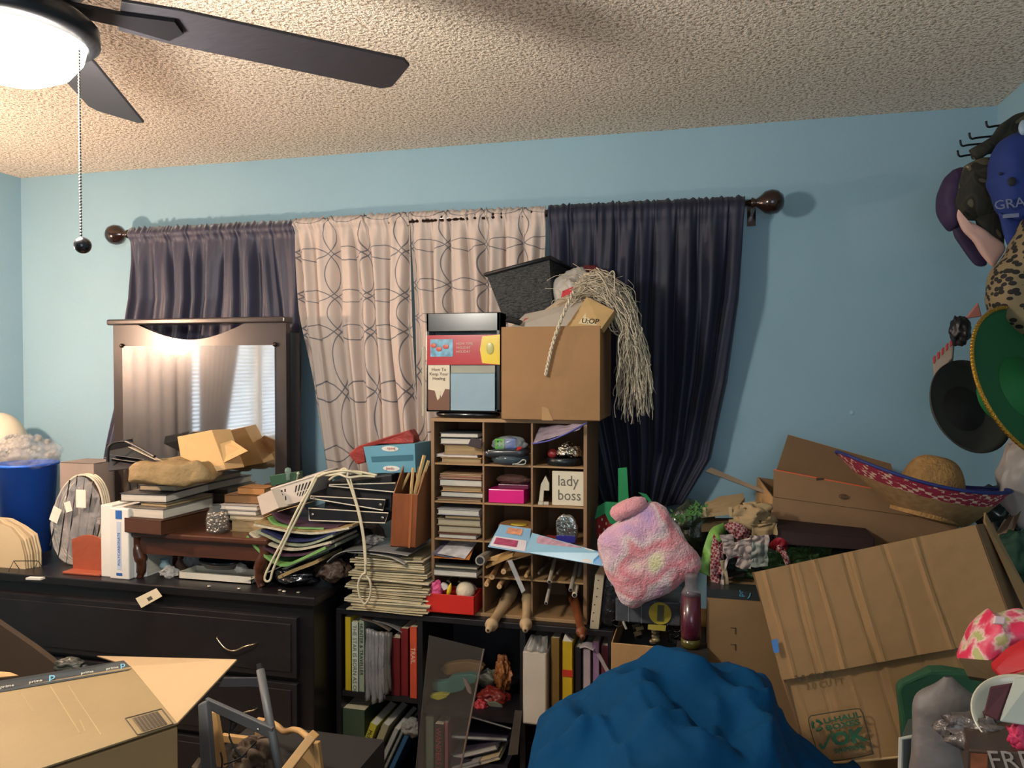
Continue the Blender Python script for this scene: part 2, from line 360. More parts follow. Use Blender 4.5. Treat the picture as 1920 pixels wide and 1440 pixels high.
for k in range(5):
    an = math.radians(45.5 + 72 * k if k != 1 else 117)
    d = V((math.cos(an), math.sin(an), 0)); s_ = V((-d.y, d.x, 0)) + V((0, 0, -.15 if k == 0 else .25)); s_.normalize(); o_ = V((hx, hy, bh))
    up = d.cross(s_).normalized() * .007
    R0, R1 = .17, .735 if k != 1 else .68
    pts = [(R0, -.05), (R0 + .1, -.062), (R1 - .02, -.068), (R1, -.05), (R1, .05), (R1 - .02, .068), (R0 + .1, .062), (R0, .05)]
    MB().poly([o_ + d * a + s_ * c for a, c in pts], up).build('fan_blade', fanm, e, bevel=.002)
    MB().poly([o_ + d * a + s_ * c - up * 1.2 for a, c in ((.08, -.018), (.17, -.02), (.26, -.035), (.28, 0), (.26, .035), (.17, .02), (.08, .018))], up * 1.1).build('blade_bracket', hub, e)
ct = W(145, 96, 1.13); cb = W(155, 446, 1.13); ct.x = cb.x = (ct.x + cb.x) / 2
mb = MB(); nb = 62
for i in range(nb): mb.ball(ct.lerp(cb, i / (nb - 1)) , .0024, 6, 4)
mb.tube([ct, cb], .0006, 5); mb.build('pull_chain', M('#8d857a', .25, metal=.9), e, smooth=True)
MB().ball(W(155, 460, 1.13), .0145, 20, 14).build('pull_ball', M('#0f0f14', .25, coat=.5), e, smooth=True)
# ---------------------------------------------------------------- dresser with mirror
DY0, DY1, DX0, DX1, DH = 2.32, 2.76, -3.06, W(592, 1127, 2.32).x, .78
dm = M('#141316', .38, var=.25, scale=10, stretch=(.3, 8, 8)); dm2 = M('#1b191c', .42, var=.2, scale=10)
brass = M('#b9ab8e', .25, metal=.9)
e = T('dresser', ((DX0 + DX1) / 2, (DY0 + DY1) / 2, 0), 'black wooden dresser with curved pale metal drawer pulls, left under the clutter', 'dresser')
MB().box((DX0, DY0 + .012, 0), (DX1 - .015, DY1, DH - .03)).build('carcass', dm, e, bevel=.003)
MB().box((DX0 - .02, DY0 - .008, DH - .03), (DX1, DY1 + .01, DH)).build('dresser_top', dm, e, bevel=.004)
xs = [DX0 + .04, DX1 - .06]
for c in range(1):
    for r in range(3):
        x0, x1 = xs[c] + .008, xs[c + 1] - .008; z1 = DH - .075 - r * .225; z0 = z1 - .205
        mb = MB(); mb.box((x0, DY0 - .008, z0), (x1, DY0 + .012, z1)); mb.box((x0 + .02, DY0 - .012, z0 + .02), (x1 - .02, DY0 - .008, z1 - .02))
        dr = mb.build('drawer', dm2, e, bevel=.004)
        for k in (W(450, 1215, DY0).x, x0 + x1 - W(450, 1215, DY0).x):
            path = catmull([(k - .075, DY0 - .014, (z0 + z1) / 2 + .018), (k - .068, DY0 - .03, (z0 + z1) / 2 + .016), (k - .035, DY0 - .034, (z0 + z1) / 2 - .012), (k, DY0 - .034, (z0 + z1) / 2 - .018), (k + .04, DY0 - .034, (z0 + z1) / 2 + .0), (k + .068, DY0 - .03, (z0 + z1) / 2 + .008), (k + .075, DY0 - .014, (z0 + z1) / 2 + .008)])
            MB().tube(path, .0028, 8).build('handle', brass, dr, smooth=True)
MY = 2.66
a0, a1 = W(212, 606, MY), W(536, 598, MY); ztop = (a0.z + a1.z) / 2 + .0; mx0, mx1 = a0.x, a1.x
g0, g1 = W(232, 650, MY), W(514, 648, MY); gz1 = (g0.z + g1.z) / 2; gx0, gx1 = g0.x, g1.x; gz0 = DH + .11
e = T('dresser_mirror', ((mx0 + mx1) / 2, MY, DH), 'black framed dresser mirror with a curved cut-out under its top rail', 'mirror')
MIRR = M('#c9c6c0', .05, metal=1, var=.03, scale=3, coat=.8)
MIRR.node_tree.nodes['Principled BSDF'].inputs['Coat Roughness'].default_value = .32
fm = M('#2d2624', .3, var=.15, scale=12, coat=.3)
mb = MB()
mb.box((mx0, MY, DH), (gx0, MY + .03, gz1)); mb.box((gx1, MY, DH), (mx1, MY + .03, gz1)); mb.box((gx0, MY, DH), (gx1, MY + .03, gz0))
N = 24; xa, xb = mx0 + .12, mx1 - .18                     # top band with arched cut-out
lowz = ztop - .012; pts = []
for i in range(N + 1):
    t = i / N; x = xa + (xb - xa) * t; pts.append((x, lowz - .062 * math.sin(math.pi * t)))
for (x0, z0), (x1, z1) in zip([(mx0, lowz)] + pts + [(mx1, lowz)], pts + [(mx1, lowz)]):
    if x1 - x0 > 1e-5: mb.hexa([(x0, MY, gz1), (x1, MY, gz1), (x1, MY + .03, gz1), (x0, MY + .03, gz1)], [(x0, MY, z0), (x1, MY, z1), (x1, MY + .03, z1), (x0, MY + .03, z0)])
mb.build('mirror_frame', fm, e)
mb = MB(); mb.box((mx0 - .018, MY - .018, lowz), (mx1 + .004, MY + .045, ztop + .012)); mb.build('top_rail', fm, e, bevel=.006)
MB().box((gx0 - .004, MY - .004, gz0), (gx1 + .004, MY - .0005, gz1 + .002)).build('mirror_glass', MIRR, e)
for x in (gx0 - .006, gx1 + .006): MB().ball((x, MY - .006, gz1 + .004), (.009, .007, .009)).build('mirror_clip', M('#3a2d26', .2, metal=.6), e, smooth=True)
e2 = MB(); e2.box((mx1 - .08, MY + .031, DH + .002), (mx1 + .03, MY + .05, ztop - .05)); e2.build('support_post', dm, e)

# ---------------------------------------------------------------- stool on the dresser and the things on it
sw = M('#4a2818', .3, var=.25, scale=6, stretch=(1, 1, 8), coat=.3)
SY0, SY1 = 2.37, 2.58
q0, q1 = W(243, 980, SY0), W(497, 1000, SY0); SH = .955; sx0, sx1 = q0.x, q1.x
e = T('wooden_stool', ((sx0 + sx1) / 2, (SY0 + SY1) / 2, DH), 'small dark brown wooden stool with curved legs standing on the black dresser', 'stool')
MB().box((sx0 - .012, SY0 - .012, SH - .022), (sx1 + .012, SY1 + .01, SH)).build('stool_top', sw, e, bevel=.006)
mb = MB(); mb.box((sx0 + .02, SY0 + .012, SH - .085), (sx1 - .02, SY0 + .026, SH - .02)); mb.box((sx0 + .02, SY1 - .026, SH - .085), (sx1 - .02, SY1 - .012, SH - .02)); mb.build('apron', sw, e)
for x, y, s_ in ((sx0 + .02, SY0 + .018, 1), (sx1 - .02, SY0 + .018, -1), (sx0 + .02, SY1 - .02, 1), (sx1 - .02, SY1 - .02, -1)):
    MB().tube(catmull([(x - s_ * .002, y, SH - .02), (x - s_ * .006, y, SH - .06), (x + s_ * .012, y, SH - .11), (x + s_ * .012, y, DH + .02), (x + s_ * .006, y, DH)], 5), [.02] * 6 + [.023] * 5 + [.018] * 5 + [.014] * 5, 10).build('leg', sw, e, smooth=True)
def flatbook(px0, px1, pyb, pyt, Y, depth, label, cover, pages=PAGEW, ang=0, spine='v1', group=None, cat='book', hb=None, hard=True, name='book'):
    a, c = W(px0, pyb, Y), W(px1, pyb, Y); z = hb if hb is not None else (a.z + c.z) / 2
    t = W((px0 + px1) / 2, pyt, Y).z - W((px0 + px1) / 2, pyb, Y).z
    wd = c.x - a.x; ca, sa = math.cos(ang), math.sin(ang)
    return book((a.x, Y, z), V((ca, sa, 0)) * wd, V((-sa, ca, 0)) * depth, (0, 0, t), label, cover, pages, spine, cat, group, name, hard=hard), z + t
g = 'books piled on the brown stool'
rt = math.radians(16)
z = SH
def cbook(A, B, C, z, th, label, cover, pages=PAGEW, spine='v1', group=None, name='book', cat='book', ln=1.0, wd=1.0):
    """book lying at height z: photo points of its left, near and right lower corners"""
    A, B, C = HH(*A, z), HH(*B, z), HH(*C, z)
    v = (C - B) * ln; u = (A - B); vn = v.normalized(); u = (u - vn * u.dot(vn)) * wd
    return book(B + u, -u, v, (0, 0, th), label, cover, pages, spine, cat, group, name)
cbook((239, 996), (302, 1004), (400, 978), z, .052, 'dark brown wooden box lying flat on the stool under the books', '#4a2c1c', M('#4a2c1c', .4), 'v0', None, 'wooden_box', 'box'); z += .053
for A, B, C, th, lab, cov, pg in (
    ((233, 968), (306, 974), (400, 950), .037, 'thick white-paged book, lowest of the pile on the brown stool', '#6d675e', PAGEW),
    ((262, 948), (312, 952), (400, 932), .014, 'thin grey-brown book second from the bottom on the stool', '#5c554a', PAGET),
    ((240, 936), (312, 943), (412, 915), .030, 'black-edged hardback third from the bottom on the stool', '#1f1f22', PAGEW),
    ((266, 918), (330, 922), (447, 893), .022, 'long black-edged hardback jutting right under the brown padded envelope', '#232326', PAGE)):
    cbook(A, B, C, z, th, lab, cov, pg, group=None); z += th + .0005
zs = z
# padded envelope
def pillow(name, c, rx, ry_, rz_, mat, label, cat, rot=0, tilt=0, amp=.006, seed=0, nsc=12, power=.45, parent=None, group=None, top=True):
    def fn(u, v):
        th = u * 2 * math.pi; ph = (v - .5) * math.pi
        f = lambda a: math.copysign(abs(a) ** power, a)
        p = V((rx * f(math.cos(th)) * f(math.cos(ph)), ry_ * f(math.sin(th)) * f(math.cos(ph)), rz_ * (f(math.sin(ph)) if power < .8 else math.sin(ph)) * (1 - .35 * (abs(math.cos(th)) ** 4 if power < .7 else 0))))
        p += noise.noise_vector(p * nsc + V((seed, 0, 0))) * amp
        m = Matrix.Rotation(rot, 4, 'Z') @ Matrix.Rotation(tilt, 4, 'Y'); return V(c) + m @ p
    mb = MB(); mb.grid(fn, 40, 20); o = mb.build(name, mat, parent, smooth=True)
    return tag(o, label, cat, group) if label else o
kr = M('#8c7650', .7, var=.18, scale=8, bump=.8, bscale=30)
pillow('padded_envelope', W(328, 884, 2.44), .155, .08, .046, kr, 'crumpled brown padded envelope on top of the stool book pile', 'envelope', rot=.22, amp=.020, power=.42, nsc=16)
zp = z + .052
# open cardboard box with pale side, black rack, wooden tray behind
e = T('cardboard_box', W(380, 880, 2.5), 'small pale cardboard box tipped against the dresser mirror behind the envelope', 'box')
fq = [W(345, 895, 2.47), W(424, 880, 2.49), W(397, 806, 2.51), W(332, 819, 2.49)]
MB().hexa(fq, [p + V((.012, .10, -.004)) for p in fq]).build('box_body', CARDL, e, bevel=.002)
MB().slab([fq[0] + V((.0, -.002, 0)), fq[1] + V((0, -.002, 0)), fq[1].lerp(fq[2], .12) + V((0, -.002, 0)), fq[0].lerp(fq[3], .12) + V((0, -.002, 0))], .001).build('tape', M('#c2a27a', .3), e)
MB().slab([W(421, 868, 2.5), W(466, 846, 2.53), W(436, 826, 2.55), W(414, 833, 2.52)], .006).build('flat_card', CARDL); tag(bpy.data.objects['flat_card'], 'peach cardboard sheet leaning on the mirror beside the pale box', 'cardboard')
e = T('desk_rack', W(250, 860, 2.45), 'black plastic wall file tipped over on the stool pile, papers in it', 'file tray')
mb = MB(); A, B_, C_, D_ = W(205, 884, 2.42), W(305, 872, 2.42), W(252, 836, 2.5), W(204, 846, 2.5)
mb.slab([A, B_, C_, D_], .004); mb.slab([D_, C_, C_ + V((.0, -.01, .03)), D_ + V((0, -.01, .03))], .004); mb.slab([B_, C_, C_ + V((.01, -.03, .016)), B_ + V((.01, -.02, .006))], .004)
mb.tube(catmull([W(202, 866, 2.42), W(205, 836, 2.42), W(228, 828, 2.44), W(246, 832, 2.44), W(290, 856, 2.4)]), .006); mb.build('rack_body', BLK, e)
for k, (a, c, col) in enumerate((((240, 838), (290, 862), '#cfc6ae'), ((195, 858), (262, 868), '#8a8a86'), ((200, 852), (270, 862), '#5b5f66'))):
    p, q = W(*a, 2.43 + k * .004), W(*c, 2.40 + k * .004)
    o = MB().slab([p, q, q + V((.01, .03, -.008)), p + V((.01, .03, -.008))], .0015).build('paper_sheet', M(col, .7)); tag(o, ['cream printed card tucked in the black file tray', 'grey flyer sticking out left of the black file tray', 'dark blue-grey leaflet in the black file tray'][k], 'paper')
# packets by the mirror right
g2 = 'book pile right of the glass jar'
zz = SH
for i, (pa, pb, th, lab, cov, pg) in enumerate((
    (432, 498, .042, 'thick yellowed book at the bottom of the pile right of the jar', '#9b8a5e', PAGET),
    (428, 494, .018, 'tan-covered book second up right of the jar', '#7c6f5c', PAGE),
    (424, 480, .017, 'grey-white paperback third up right of the jar', '#8f8a86', PAGEW),
    (412, 482, .018, 'grey-white paperback on top of the pile right of the jar', '#a09a96', PAGEW))):
    flatbook(pa, pb, 900, 888, 2.47, .10, lab, cov, pg, hb=zz, group=g2) if False else None
    a, c = W(pa, 950, 2.45), W(pb, 950, 2.45)
    book((a.x, 2.45, zz), ((c.x - a.x), .0, 0), (0, .12, 0), (0, 0, th), lab, cov, pg, 'v1', group=g2); zz += th + .0005
book(V((W(418, 950, 2.47).x, 2.48, zz)), (.14, .0, 0), (0, .09, 0), (0, 0, .03), 'brown wrapped book lying against the mirror, right pile', '#7e5c3a', PAGET, 'v0', group=g2)
book(V((W(440, 950, 2.47).x, 2.49, zz + .031)), (.11, .0, 0), (0, .08, 0), (0, 0, .026), 'orange-brown book standing in for a reflection in the mirror, right pile', '#a87746', PAGET, 'v0', group=g2)  # solid book put where the mirror shows only a reflection
# jar
e = T('glass_jar', W(408, 985, 2.39), 'round glass jar full of shiny metal beads in front of the stool books', 'jar')
jc = V((W(408, 960, 2.42).x, 2.42, SH)); js = 1.15
MB().lathe([(.0, 0), (.036, .0), (.04, .01), (.042, .05), (.036, .075), (.028, .085), (.03, .09), (.031, .10), (.029, .10), (.027, .088), (.034, .074), (.039, .05), (.038, .006), (0, .004)], jc, n=24).build('glass', M('#c8d0cc', .03, alpha=.07, var=0), e, smooth=True)
mb = MB(); random.seed(3)
for i in range(110):
    a = random.random() * 6.28; r_ = .034 * random.random() ** .3; mb.ball(jc + V((r_ * math.cos(a), r_ * math.sin(a), .008 + random.random() * .062)), .0065, 7, 5)
tag(mb.build('beads', M('#b8aba0', .15, metal=1, var=.3, scale=90), e, smooth=True), 'silver beads', None, None, 'stuff')
# under the stool
e = T('white_tray', W(405, 1100, 2.42), 'white rectangular box lid under the brown stool', 'box')
a, c = W(335, 1110, 2.40), W(472, 1112, 2.40)
mb = MB(); mb.box((a.x, 2.40, DH), (c.x, 2.50, DH + .004)); mb.box((a.x, 2.40, DH), (c.x, 2.403, DH + .026)); mb.box((a.x, 2.497, DH), (c.x, 2.5, DH + .026)); mb.box((a.x, 2.40, DH), (a.x + .003, 2.5, DH + .026)); mb.box((c.x - .003, 2.4, DH), (c.x, 2.5, DH + .026)); mb.build('tray_body', M('#c9c7ba', .6), e)
o = MB().lathe([(0, 0), (.055, 0), (.075, .018), (.078, .03), (.074, .03), (.07, .018), (.05, .005), (0, .005)], V((W(405, 1080, 2.46).x, 2.49, DH + .0265)), sx=1.15, sy=.6, n=28).build('dark_dish', M('#20262c', .2, coat=.4), smooth=True); tag(o, 'dark oval dish sitting on the white box lid under the stool', 'dish')
o = MB().lathe([(0, 0), (.017, 0), (.02, .012), (.012, .026), (.018, .034), (.016, .034), (.01, .026), (0, .02)], V((W(303, 1085, 2.42).x, 2.44, DH + .025)), n=20).build('glass_stopper', M('#9fc0cc', .08, alpha=.6), smooth=True); tag(o, 'pale blue glass bottle stopper behind the left stool leg', 'glass')
def crumple(name, c, r, mat, label, cat, seed=0, amp=.25, n=26, nsc=1.8, group=None, flat=0):
    c = V(c); rx, ry_, rz_ = r
    def fn(u, v):
        th = u * 2 * math.pi; ph = (v - .5) * math.pi
        p = V((math.cos(th) * math.cos(ph), math.sin(th) * math.cos(ph), math.sin(ph)))
        k = 1 + amp * .7 * noise.noise(p * nsc + V((seed, 0, 0))) - amp * .35 * abs(noise.noise(p * nsc * 1.7 + V((0, seed, 0))))
        d = noise.noise_vector(p * nsc * 1.6 + V((seed, 5, 0))) * amp * .5 + noise.noise_vector(p * nsc * 4.5 + V((seed, 9, 0))) * amp * .13
        p = p * k + d
        return (c.x + p.x * rx, c.y + p.y * ry_, c.z + p.z * rz_)
    o = MB().grid(fn, n * 2, n).build(name, mat, smooth=True); return tag(o, label, cat, group)
clr = M('#d8dad8', .12, alpha=.32, var=.2, scale=40, bump=.8, bscale=60)
crumple('plastic_bag', (W(315, 1098, 2.40).x, 2.41, DH + .02), (.032, .03, .02), clr, 'crumpled clear plastic bag beside the left stool leg', 'bag', 5, .5)
crumple('plastic_bag', (W(345, 1070, 2.48).x, 2.545, DH + .03), (.05, .025, .03), clr, 'clear plastic wrap deep under the stool behind the white lid', 'bag', 8, .5)
crumple('plastic_bag', (W(455, 1072, 2.45).x, 2.44, DH + .045), (.02, .02, .016), clr, 'clear plastic wrap near the right stool leg on the white lid', 'bag', 9, .5)
e = T('price_tag', W(278, 1135, 2.30), 'white barcode tag hanging over the dresser edge', 'tag')
q = [W(265, 1140, 2.300), W(304, 1118, 2.300), W(293, 1103, 2.305), W(254, 1122, 2.305)]; MB().slab(q, -.0008).build('card', M('#d8cdb0', .6, var=.03), e)
mb = MB()
for i in range(7):
    t = .42 + i * .03; a = q[0].lerp(q[1], t).lerp(q[3].lerp(q[2], t), .2); c = q[0].lerp(q[1], t).lerp(q[3].lerp(q[2], t), .55)
    d = (q[1] - q[0]).normalized() * .0022; up_ = V((0, -.0006, 0)); mb.slab([a + up_, a + d + up_, c + d + up_, c + up_], -.0004)
mb.build('barcode', BLKM, e)
for i, (px, py, col) in enumerate(((448, 1117, '#c9beb0'), (530, 1118, '#d8d0c4'), (520, 1114, '#a09888'), (392, 1115, '#cfcabf'), (557, 1109, '#8f8a80'))):
    o = MB().ball((W(px, py, 2.335).x, 2.336 + .008 * (i % 3), DH + .0038), (.008, .006, .0038), 10, 6).build('bead', M(col, .15, metal=.6), smooth=True)
    tag(o, 'small shiny loose bead on the dresser edge, ' + ['second from the left', 'second from the right', 'third from the right', 'leftmost of the row', 'rightmost, beside the black bag'][i], 'bead', 'loose beads on the dresser')
# left end of the dresser
wh = M('#dcdcd6', .45, var=.04); blu = M('#2d5fa8', .5, var=.05); lblu = M('#8ea6c4', .6)
bx0, bx1, bx2 = W(190, 1110, 2.36).x, W(212, 1112, 2.36).x, W(248, 1115, 2.36).x
bt = W(200, 947, 2.36).z - DH
e = T('ring_binder', ((bx0 + bx1) / 2, 2.45, DH), 'narrow plain white ring binder standing left of the labelled one', 'binder')
MB().box((bx0, 2.36, DH), (bx1 - .001, 2.53, DH + bt)).build('binder_cover', wh, e, bevel=.003)
e = T('ring_binder', ((bx1 + bx2) / 2, 2.45, DH), 'white ring binder with blue square and vertical blue lettering on its spine', 'binder')
MB().box((bx1, 2.345, DH), (bx2, 2.52, DH + bt - .006)).build('binder_cover', wh, e, bevel=.004)
cx = (bx1 + bx2) / 2
MB().box((cx - .013, 2.3435, DH + bt - .045), (cx + .013, 2.345, DH + bt - .014)).build('label_square', blu, e)
MB().box((cx - .012, 2.3435, DH + .014), (cx + .012, 2.345, DH + .023)).build('label_bar', blu, e)
MB().box((cx - .009, 2.3440, DH + .035), (cx + .009, 2.345, DH + bt - .055)).build('label_strip', M('#b9c6d8', .5), e)
text('POLYCARBONATE', .0145, blu, e, (cx + .005, 2.3436, DH + .05), (0, 0, 1), (-1, 0, 0), name='spine_lettering')
book((bx2 + .001, 2.37, DH), (.03, .03, 0), (-.0, .15, 0), (0, 0, bt - .035), 'tall white box file leaning behind the labelled ring binder', '#c8ccd0', PAGEW, 'v0')
# terracotta bookend
e = T('leather_frame', W(158, 1090, 2.40), 'terracotta leather rounded stand with a lip, left of the white binders', 'stand')
a, c = W(125, 1085, 2.37), W(191, 1092, 2.37); pts = []
for i in range(13):
    t = i / 12; pts.append((a.x + (c.x - a.x) * t, 2.395, DH + .12 + .022 * math.sin(math.pi * t)))
MB().poly([(a.x, 2.40, DH + .008)] + pts + [(c.x, 2.40, DH + .008)], (0, .006, 0)).build('stand_back', M('#9a4e36', .5, var=.08, bump=.2), e, bevel=.001)
MB().box((a.x - .006, 2.355, DH), (c.x + .004, 2.412, DH + .009)).build('stand_base', M('#9a4e36', .5, var=.08), e, bevel=.003)
# oval wire rack in plastic
e = T('wire_basket', W(145, 1070, 2.50), 'oval wire rack wrapped in clear plastic leaning behind the terracotta stand', 'rack')
ac = W(146, 975, 2.50); ac.z = DH + .175; rx, rz_ = .118, .17
ow = M('#cfc6ae', .5); wire = M('#3a3a3a', .3, metal=.8)
for k in range(4):
    mb = MB(); mb.tube([ac + V((rx * math.cos(t * .1309) * (1 - .01 * k), .012 * k - .05 * math.sin(t * .1309) * -.6, rz_ * math.sin(t * .1309))) for t in range(49)], .004 if k else .005, 6, cap=False); mb.build('rim', ow if k else M('#b8b2a2', .4), e, smooth=True)
for k in range(6):
    x = -rx * .8 + k * rx * .32; h = rz_ * math.sqrt(max(0, 1 - (x / rx) ** 2)); MB().tube([ac + V((x, -.01 - .03, -h)), ac + V((x, .0 + .02, h))], .0022).build('wire', wire, e)
def disc(u, v):
    r_ = v; th = u * 6.283; return ac + V((rx * .97 * r_ * math.cos(th), .03 * r_ * math.sin(th) + .012 * noise.noise(V((3 * r_ * math.cos(th), 3 * r_ * math.sin(th), 1))) - .012, rz_ * .97 * r_ * math.sin(th)))
MB().grid(disc, 48, 14).build('plastic_wrap', M('#9a9ea2', .15, alpha=.5, var=.25, scale=25, bump=1, bscale=30), e, smooth=True)
for i, (px, py, w_, h_, an) in enumerate(((104, 965, .04, .06, .4), (152, 935, .045, .07, .0), (128, 950, .03, .04, -.3))):
    p = W(px, py, 2.47); ux = V((math.cos(an), 0, math.sin(an) * -1)); uz = V((math.sin(an), 0, math.cos(an)))
    MB().slab([p - ux * w_ / 2 - uz * h_ / 2, p + ux * w_ / 2 - uz * h_ / 2, p + ux * w_ / 2 + uz * h_ / 2, p - ux * w_ / 2 + uz * h_ / 2], .001).build('label_card', M('#dcd9cc', .6), e)
# manila folders, fanned
fol = [M('#b8a988', .8, var=.06, bump=.15, bscale=20), M('#a8987a', .8, var=.06), M('#c2b596', .8, var=.05)]
gf = 'fan of cream file folders at the left end of the dresser'
for i in range(7):
    p = [(-.0, 0), (.245 + i * .003, 0), (.232 + i * .003, .05 + i * .002), (.205 + i * .003, .105 + i * .003), (.15 + i * .003, .15), (.10, .164 + i * .002), (.085, .177), (.0, .178)]
    base = V((W(-46, 1070, 2.38).x + i * .0015, 2.37 + i * .008, DH)); 
    o = MB().poly([base + V((a, b_ * .16 + .012 * a, b_ * .99)) for a, b_ in p], (0, .0035, 0)).jitter(.004, 9, i).build('file_folder', fol[i % 3])
    tag(o, 'cream file folder, %s in the fan behind the little wire easel' % ['frontmost', 'second from the front', 'third from the front', 'fourth from the front', 'fifth from the front', 'sixth from the front', 'rearmost'][i], 'folder', gf)
e = T('wire_easel', HH(40, 1080, DH), 'small black wire easel in front of the cream folders', 'easel')
for x in (16, 62):
    p = HH(x, 1072, DH + .002); MB().tube([p, p + V((.003, .02, .036)), p + V((.008, .04, .0))], .0016).build('leg', wire, e)
p0, p1 = HH(16, 1072, DH + .002) + V((.003, .02, .036)), HH(62, 1072, DH + .002) + V((.003, .02, .036)); MB().tube([p0, p1], .0016).build('crossbar', wire, e)
o = MB().obox(HH(48, 1087, DH), (.058, .008, 0), (.0, .02, 0), (0, 0, .007)).build('white_strip', wh); tag(o, 'small white plastic strip lying by the wire easel', 'strip')
# blue bin with bubble wrap, globe
bb = V((W(52, 960, 2.62).x, 2.62, DH)); bh_ = W(50, 872, 2.55).z - DH
e = T('blue_bin', bb, 'bright blue plastic waste bin full of bubble wrap behind the cream folders', 'bin')
MB().lathe([(0, 0), (.085, 0), (.112, bh_ - .01), (.12, bh_ - .01), (.12, bh_), (.108, bh_), (.082, .006), (0, .006)], bb, n=40).build('bin_body', M('#2866dc', .45, var=.05), e, smooth=True)
bw = M('#b9bdc0', .1, alpha=.2, var=.35, scale=35, bump=1, bscale=55)
crumple('bubble_wrap', bb + V((.02, -.02, bh_ + .045)), (.165, .085, .075), bw, 'clear bubble wrap bulging out of the blue bin', 'bubble wrap', 2, .25, 40, 1.5)
mb = MB(); random.seed(5)
for i in range(60):
    a, t = random.random() * 6.28, random.random() * 1.2
    p = bb + V((.02, -.02, bh_ + .045)) + V((.155 * math.cos(a) * math.sin(t + .3), -.082 * abs(math.sin(a)) * math.sin(t + .3), .07 * math.cos(t * 1.4)))
    mb.lathe([(.010 + .005 * random.random(), 0), (.008, .006), (0, .010)], p, (math.cos(a) * .3, -1, .6), n=8)
o = mb.build('bubbles', M('#c4c4c0', .05, alpha=.18, var=.1), bpy.data.objects['bubble_wrap'], smooth=True); o['kind'] = 'stuff'
o = MB().ball(V((W(14, 830, 2.74).x, 2.70, W(14, 840, 2.74).z + .0)), (.125, .10, .16), 40, 24).build('paper_lantern', M('#c4bca8', .6, var=.06), smooth=True); tag(o, 'pale round domed object in the left corner behind the bubble wrap', 'lantern')
# boxes and books behind
carton((W(112, 880, 2.56).x, 2.56, DH), (.165, 0, 0), (0, .14, 0), (0, 0, W(150, 868, 2.56).z - DH), 'grey-brown flat box lying behind the wire rack, right of the blue bin', M('#8c8078', .8), open_=False)
z = DH
for i, (px, wd, th, cov, pg, lab) in enumerate(((196, .14, .05, '#c9a07a', PAGE, 'tan box-like book at the bottom of the pile behind the white binders'), (198, .13, .055, '#b8412f', PAGEW, 'book with red striped spine in the pile behind the white binders'), (188, .15, .045, '#c9b7a2', PAGE, 'cream thick book in the pile behind the white binders'), (182, .15, .02, '#cdb0a0', PAGEW, 'pinkish paperback near the top of the pile behind the white binders'), (200, .12, .018, '#d8b9ae', PAGEW, 'small pink paperback topmost behind the white binders'))):
    book((W(px, 950, 2.55).x, 2.53 + .004 * i, z), (wd, 0, 0), (0, .045 if i > 9 else .12, 0), (0, 0, th), lab, cov, pg, 'v1'); z += th + .0005
# ---------------------------------------------------------------- black bookcase and the cubby on it
BH, BY0, BY1 = .700, 2.46, 2.80
BX0, BX1 = W(630, 1160, BY0).x, W(1150, 1190, BY0).x
D1, D2 = W(783, 1200, BY0).x, W(975, 1200, BY0).x
e = T('bookcase', ((BX0 + BX1) / 2, (BY0 + BY1) / 2, 0), 'low black bookcase of three bays under the wooden pigeonhole unit', 'bookcase')
MB().box((BX0, BY0, BH - .02), (BX1, BY1, BH)).build('bookcase_top', BLK, e, bevel=.002)
for x in (BX0, D1, D2, BX1 - .018): MB().box((x, BY0, 0), (x + .018, BY1, BH - .02)).build('side_panel', BLK, e)
MB().box((BX0, BY1 - .005, 0), (BX1, BY1, BH - .02)).build('back_panel', M('#1c1c20', .6), e)
SHL = {0: .405, 1: .375, 2: .375}
for i, (a, c) in enumerate(((BX0, D1), (D1, D2), (D2, BX1 - .018))):
    for z in (SHL[i], .06): MB().box((a + .018, BY0 + .01, z - .018), (c, BY1 - .005, z)).build('shelf', BLK, e)
# cubby
CY0, CY1 = 2.50, 2.78
cxl, cxr = W(808, 783, CY0).x, W(1101, 790, CY0).x; CB = BH + .0005; CT = W(950, 786, CY0).z
wd = M('#86684a', .5, var=.15, scale=3, stretch=(8, 8, 1), coat=.15); wdh = M('#9a7a54', .5, var=.12, scale=3, coat=.15)
e = T('pigeonhole_unit', ((cxl + cxr) / 2, (CY0 + CY1) / 2, CB), 'light brown wooden pigeonhole unit of three columns packed with books and bits', 'shelf unit')
tb = .012; c1 = cxl + (W(904, 900, CY0).x - W(808, 900, CY0).x); c2 = cxl + (W(995, 900, CY0).x - W(808, 900, CY0).x)
MB().box((cxl, CY0, CT - tb), (cxr, CY1, CT)).build('top_panel', wdh, e, bevel=.001)
MB().box((cxl, CY0, CB), (cxr, CY1, CB + tb)).build('bottom_panel', wdh, e, bevel=.001)
for x in (cxl, cxr - tb): MB().box((x, CY0, CB + tb), (x + tb, CY1, CT - tb)).build('side_panel', wd, e, bevel=.001)
for x in (c1, c2): MB().box((x, CY0 + .003, CB + tb), (x + .006, CY1 - .006, CT - tb)).build('divider', wd, e)
MB().box((cxl + tb, CY1 - .006, CB + tb), (cxr - tb, CY1, CT - tb)).build('back_panel', M('#6e4c2c', .7), e)
rows = [1.222, 1.090, .960, .838]                # shelf tops
cols = [(cxl + tb, c1), (c1 + .006, c2), (c2 + .006, cxr - tb)]
for z in rows:
    for a, c in cols: MB().box((a, CY0 + .004, z - .006), (c, CY1 - .006, z)).build('shelf', wdh, e)
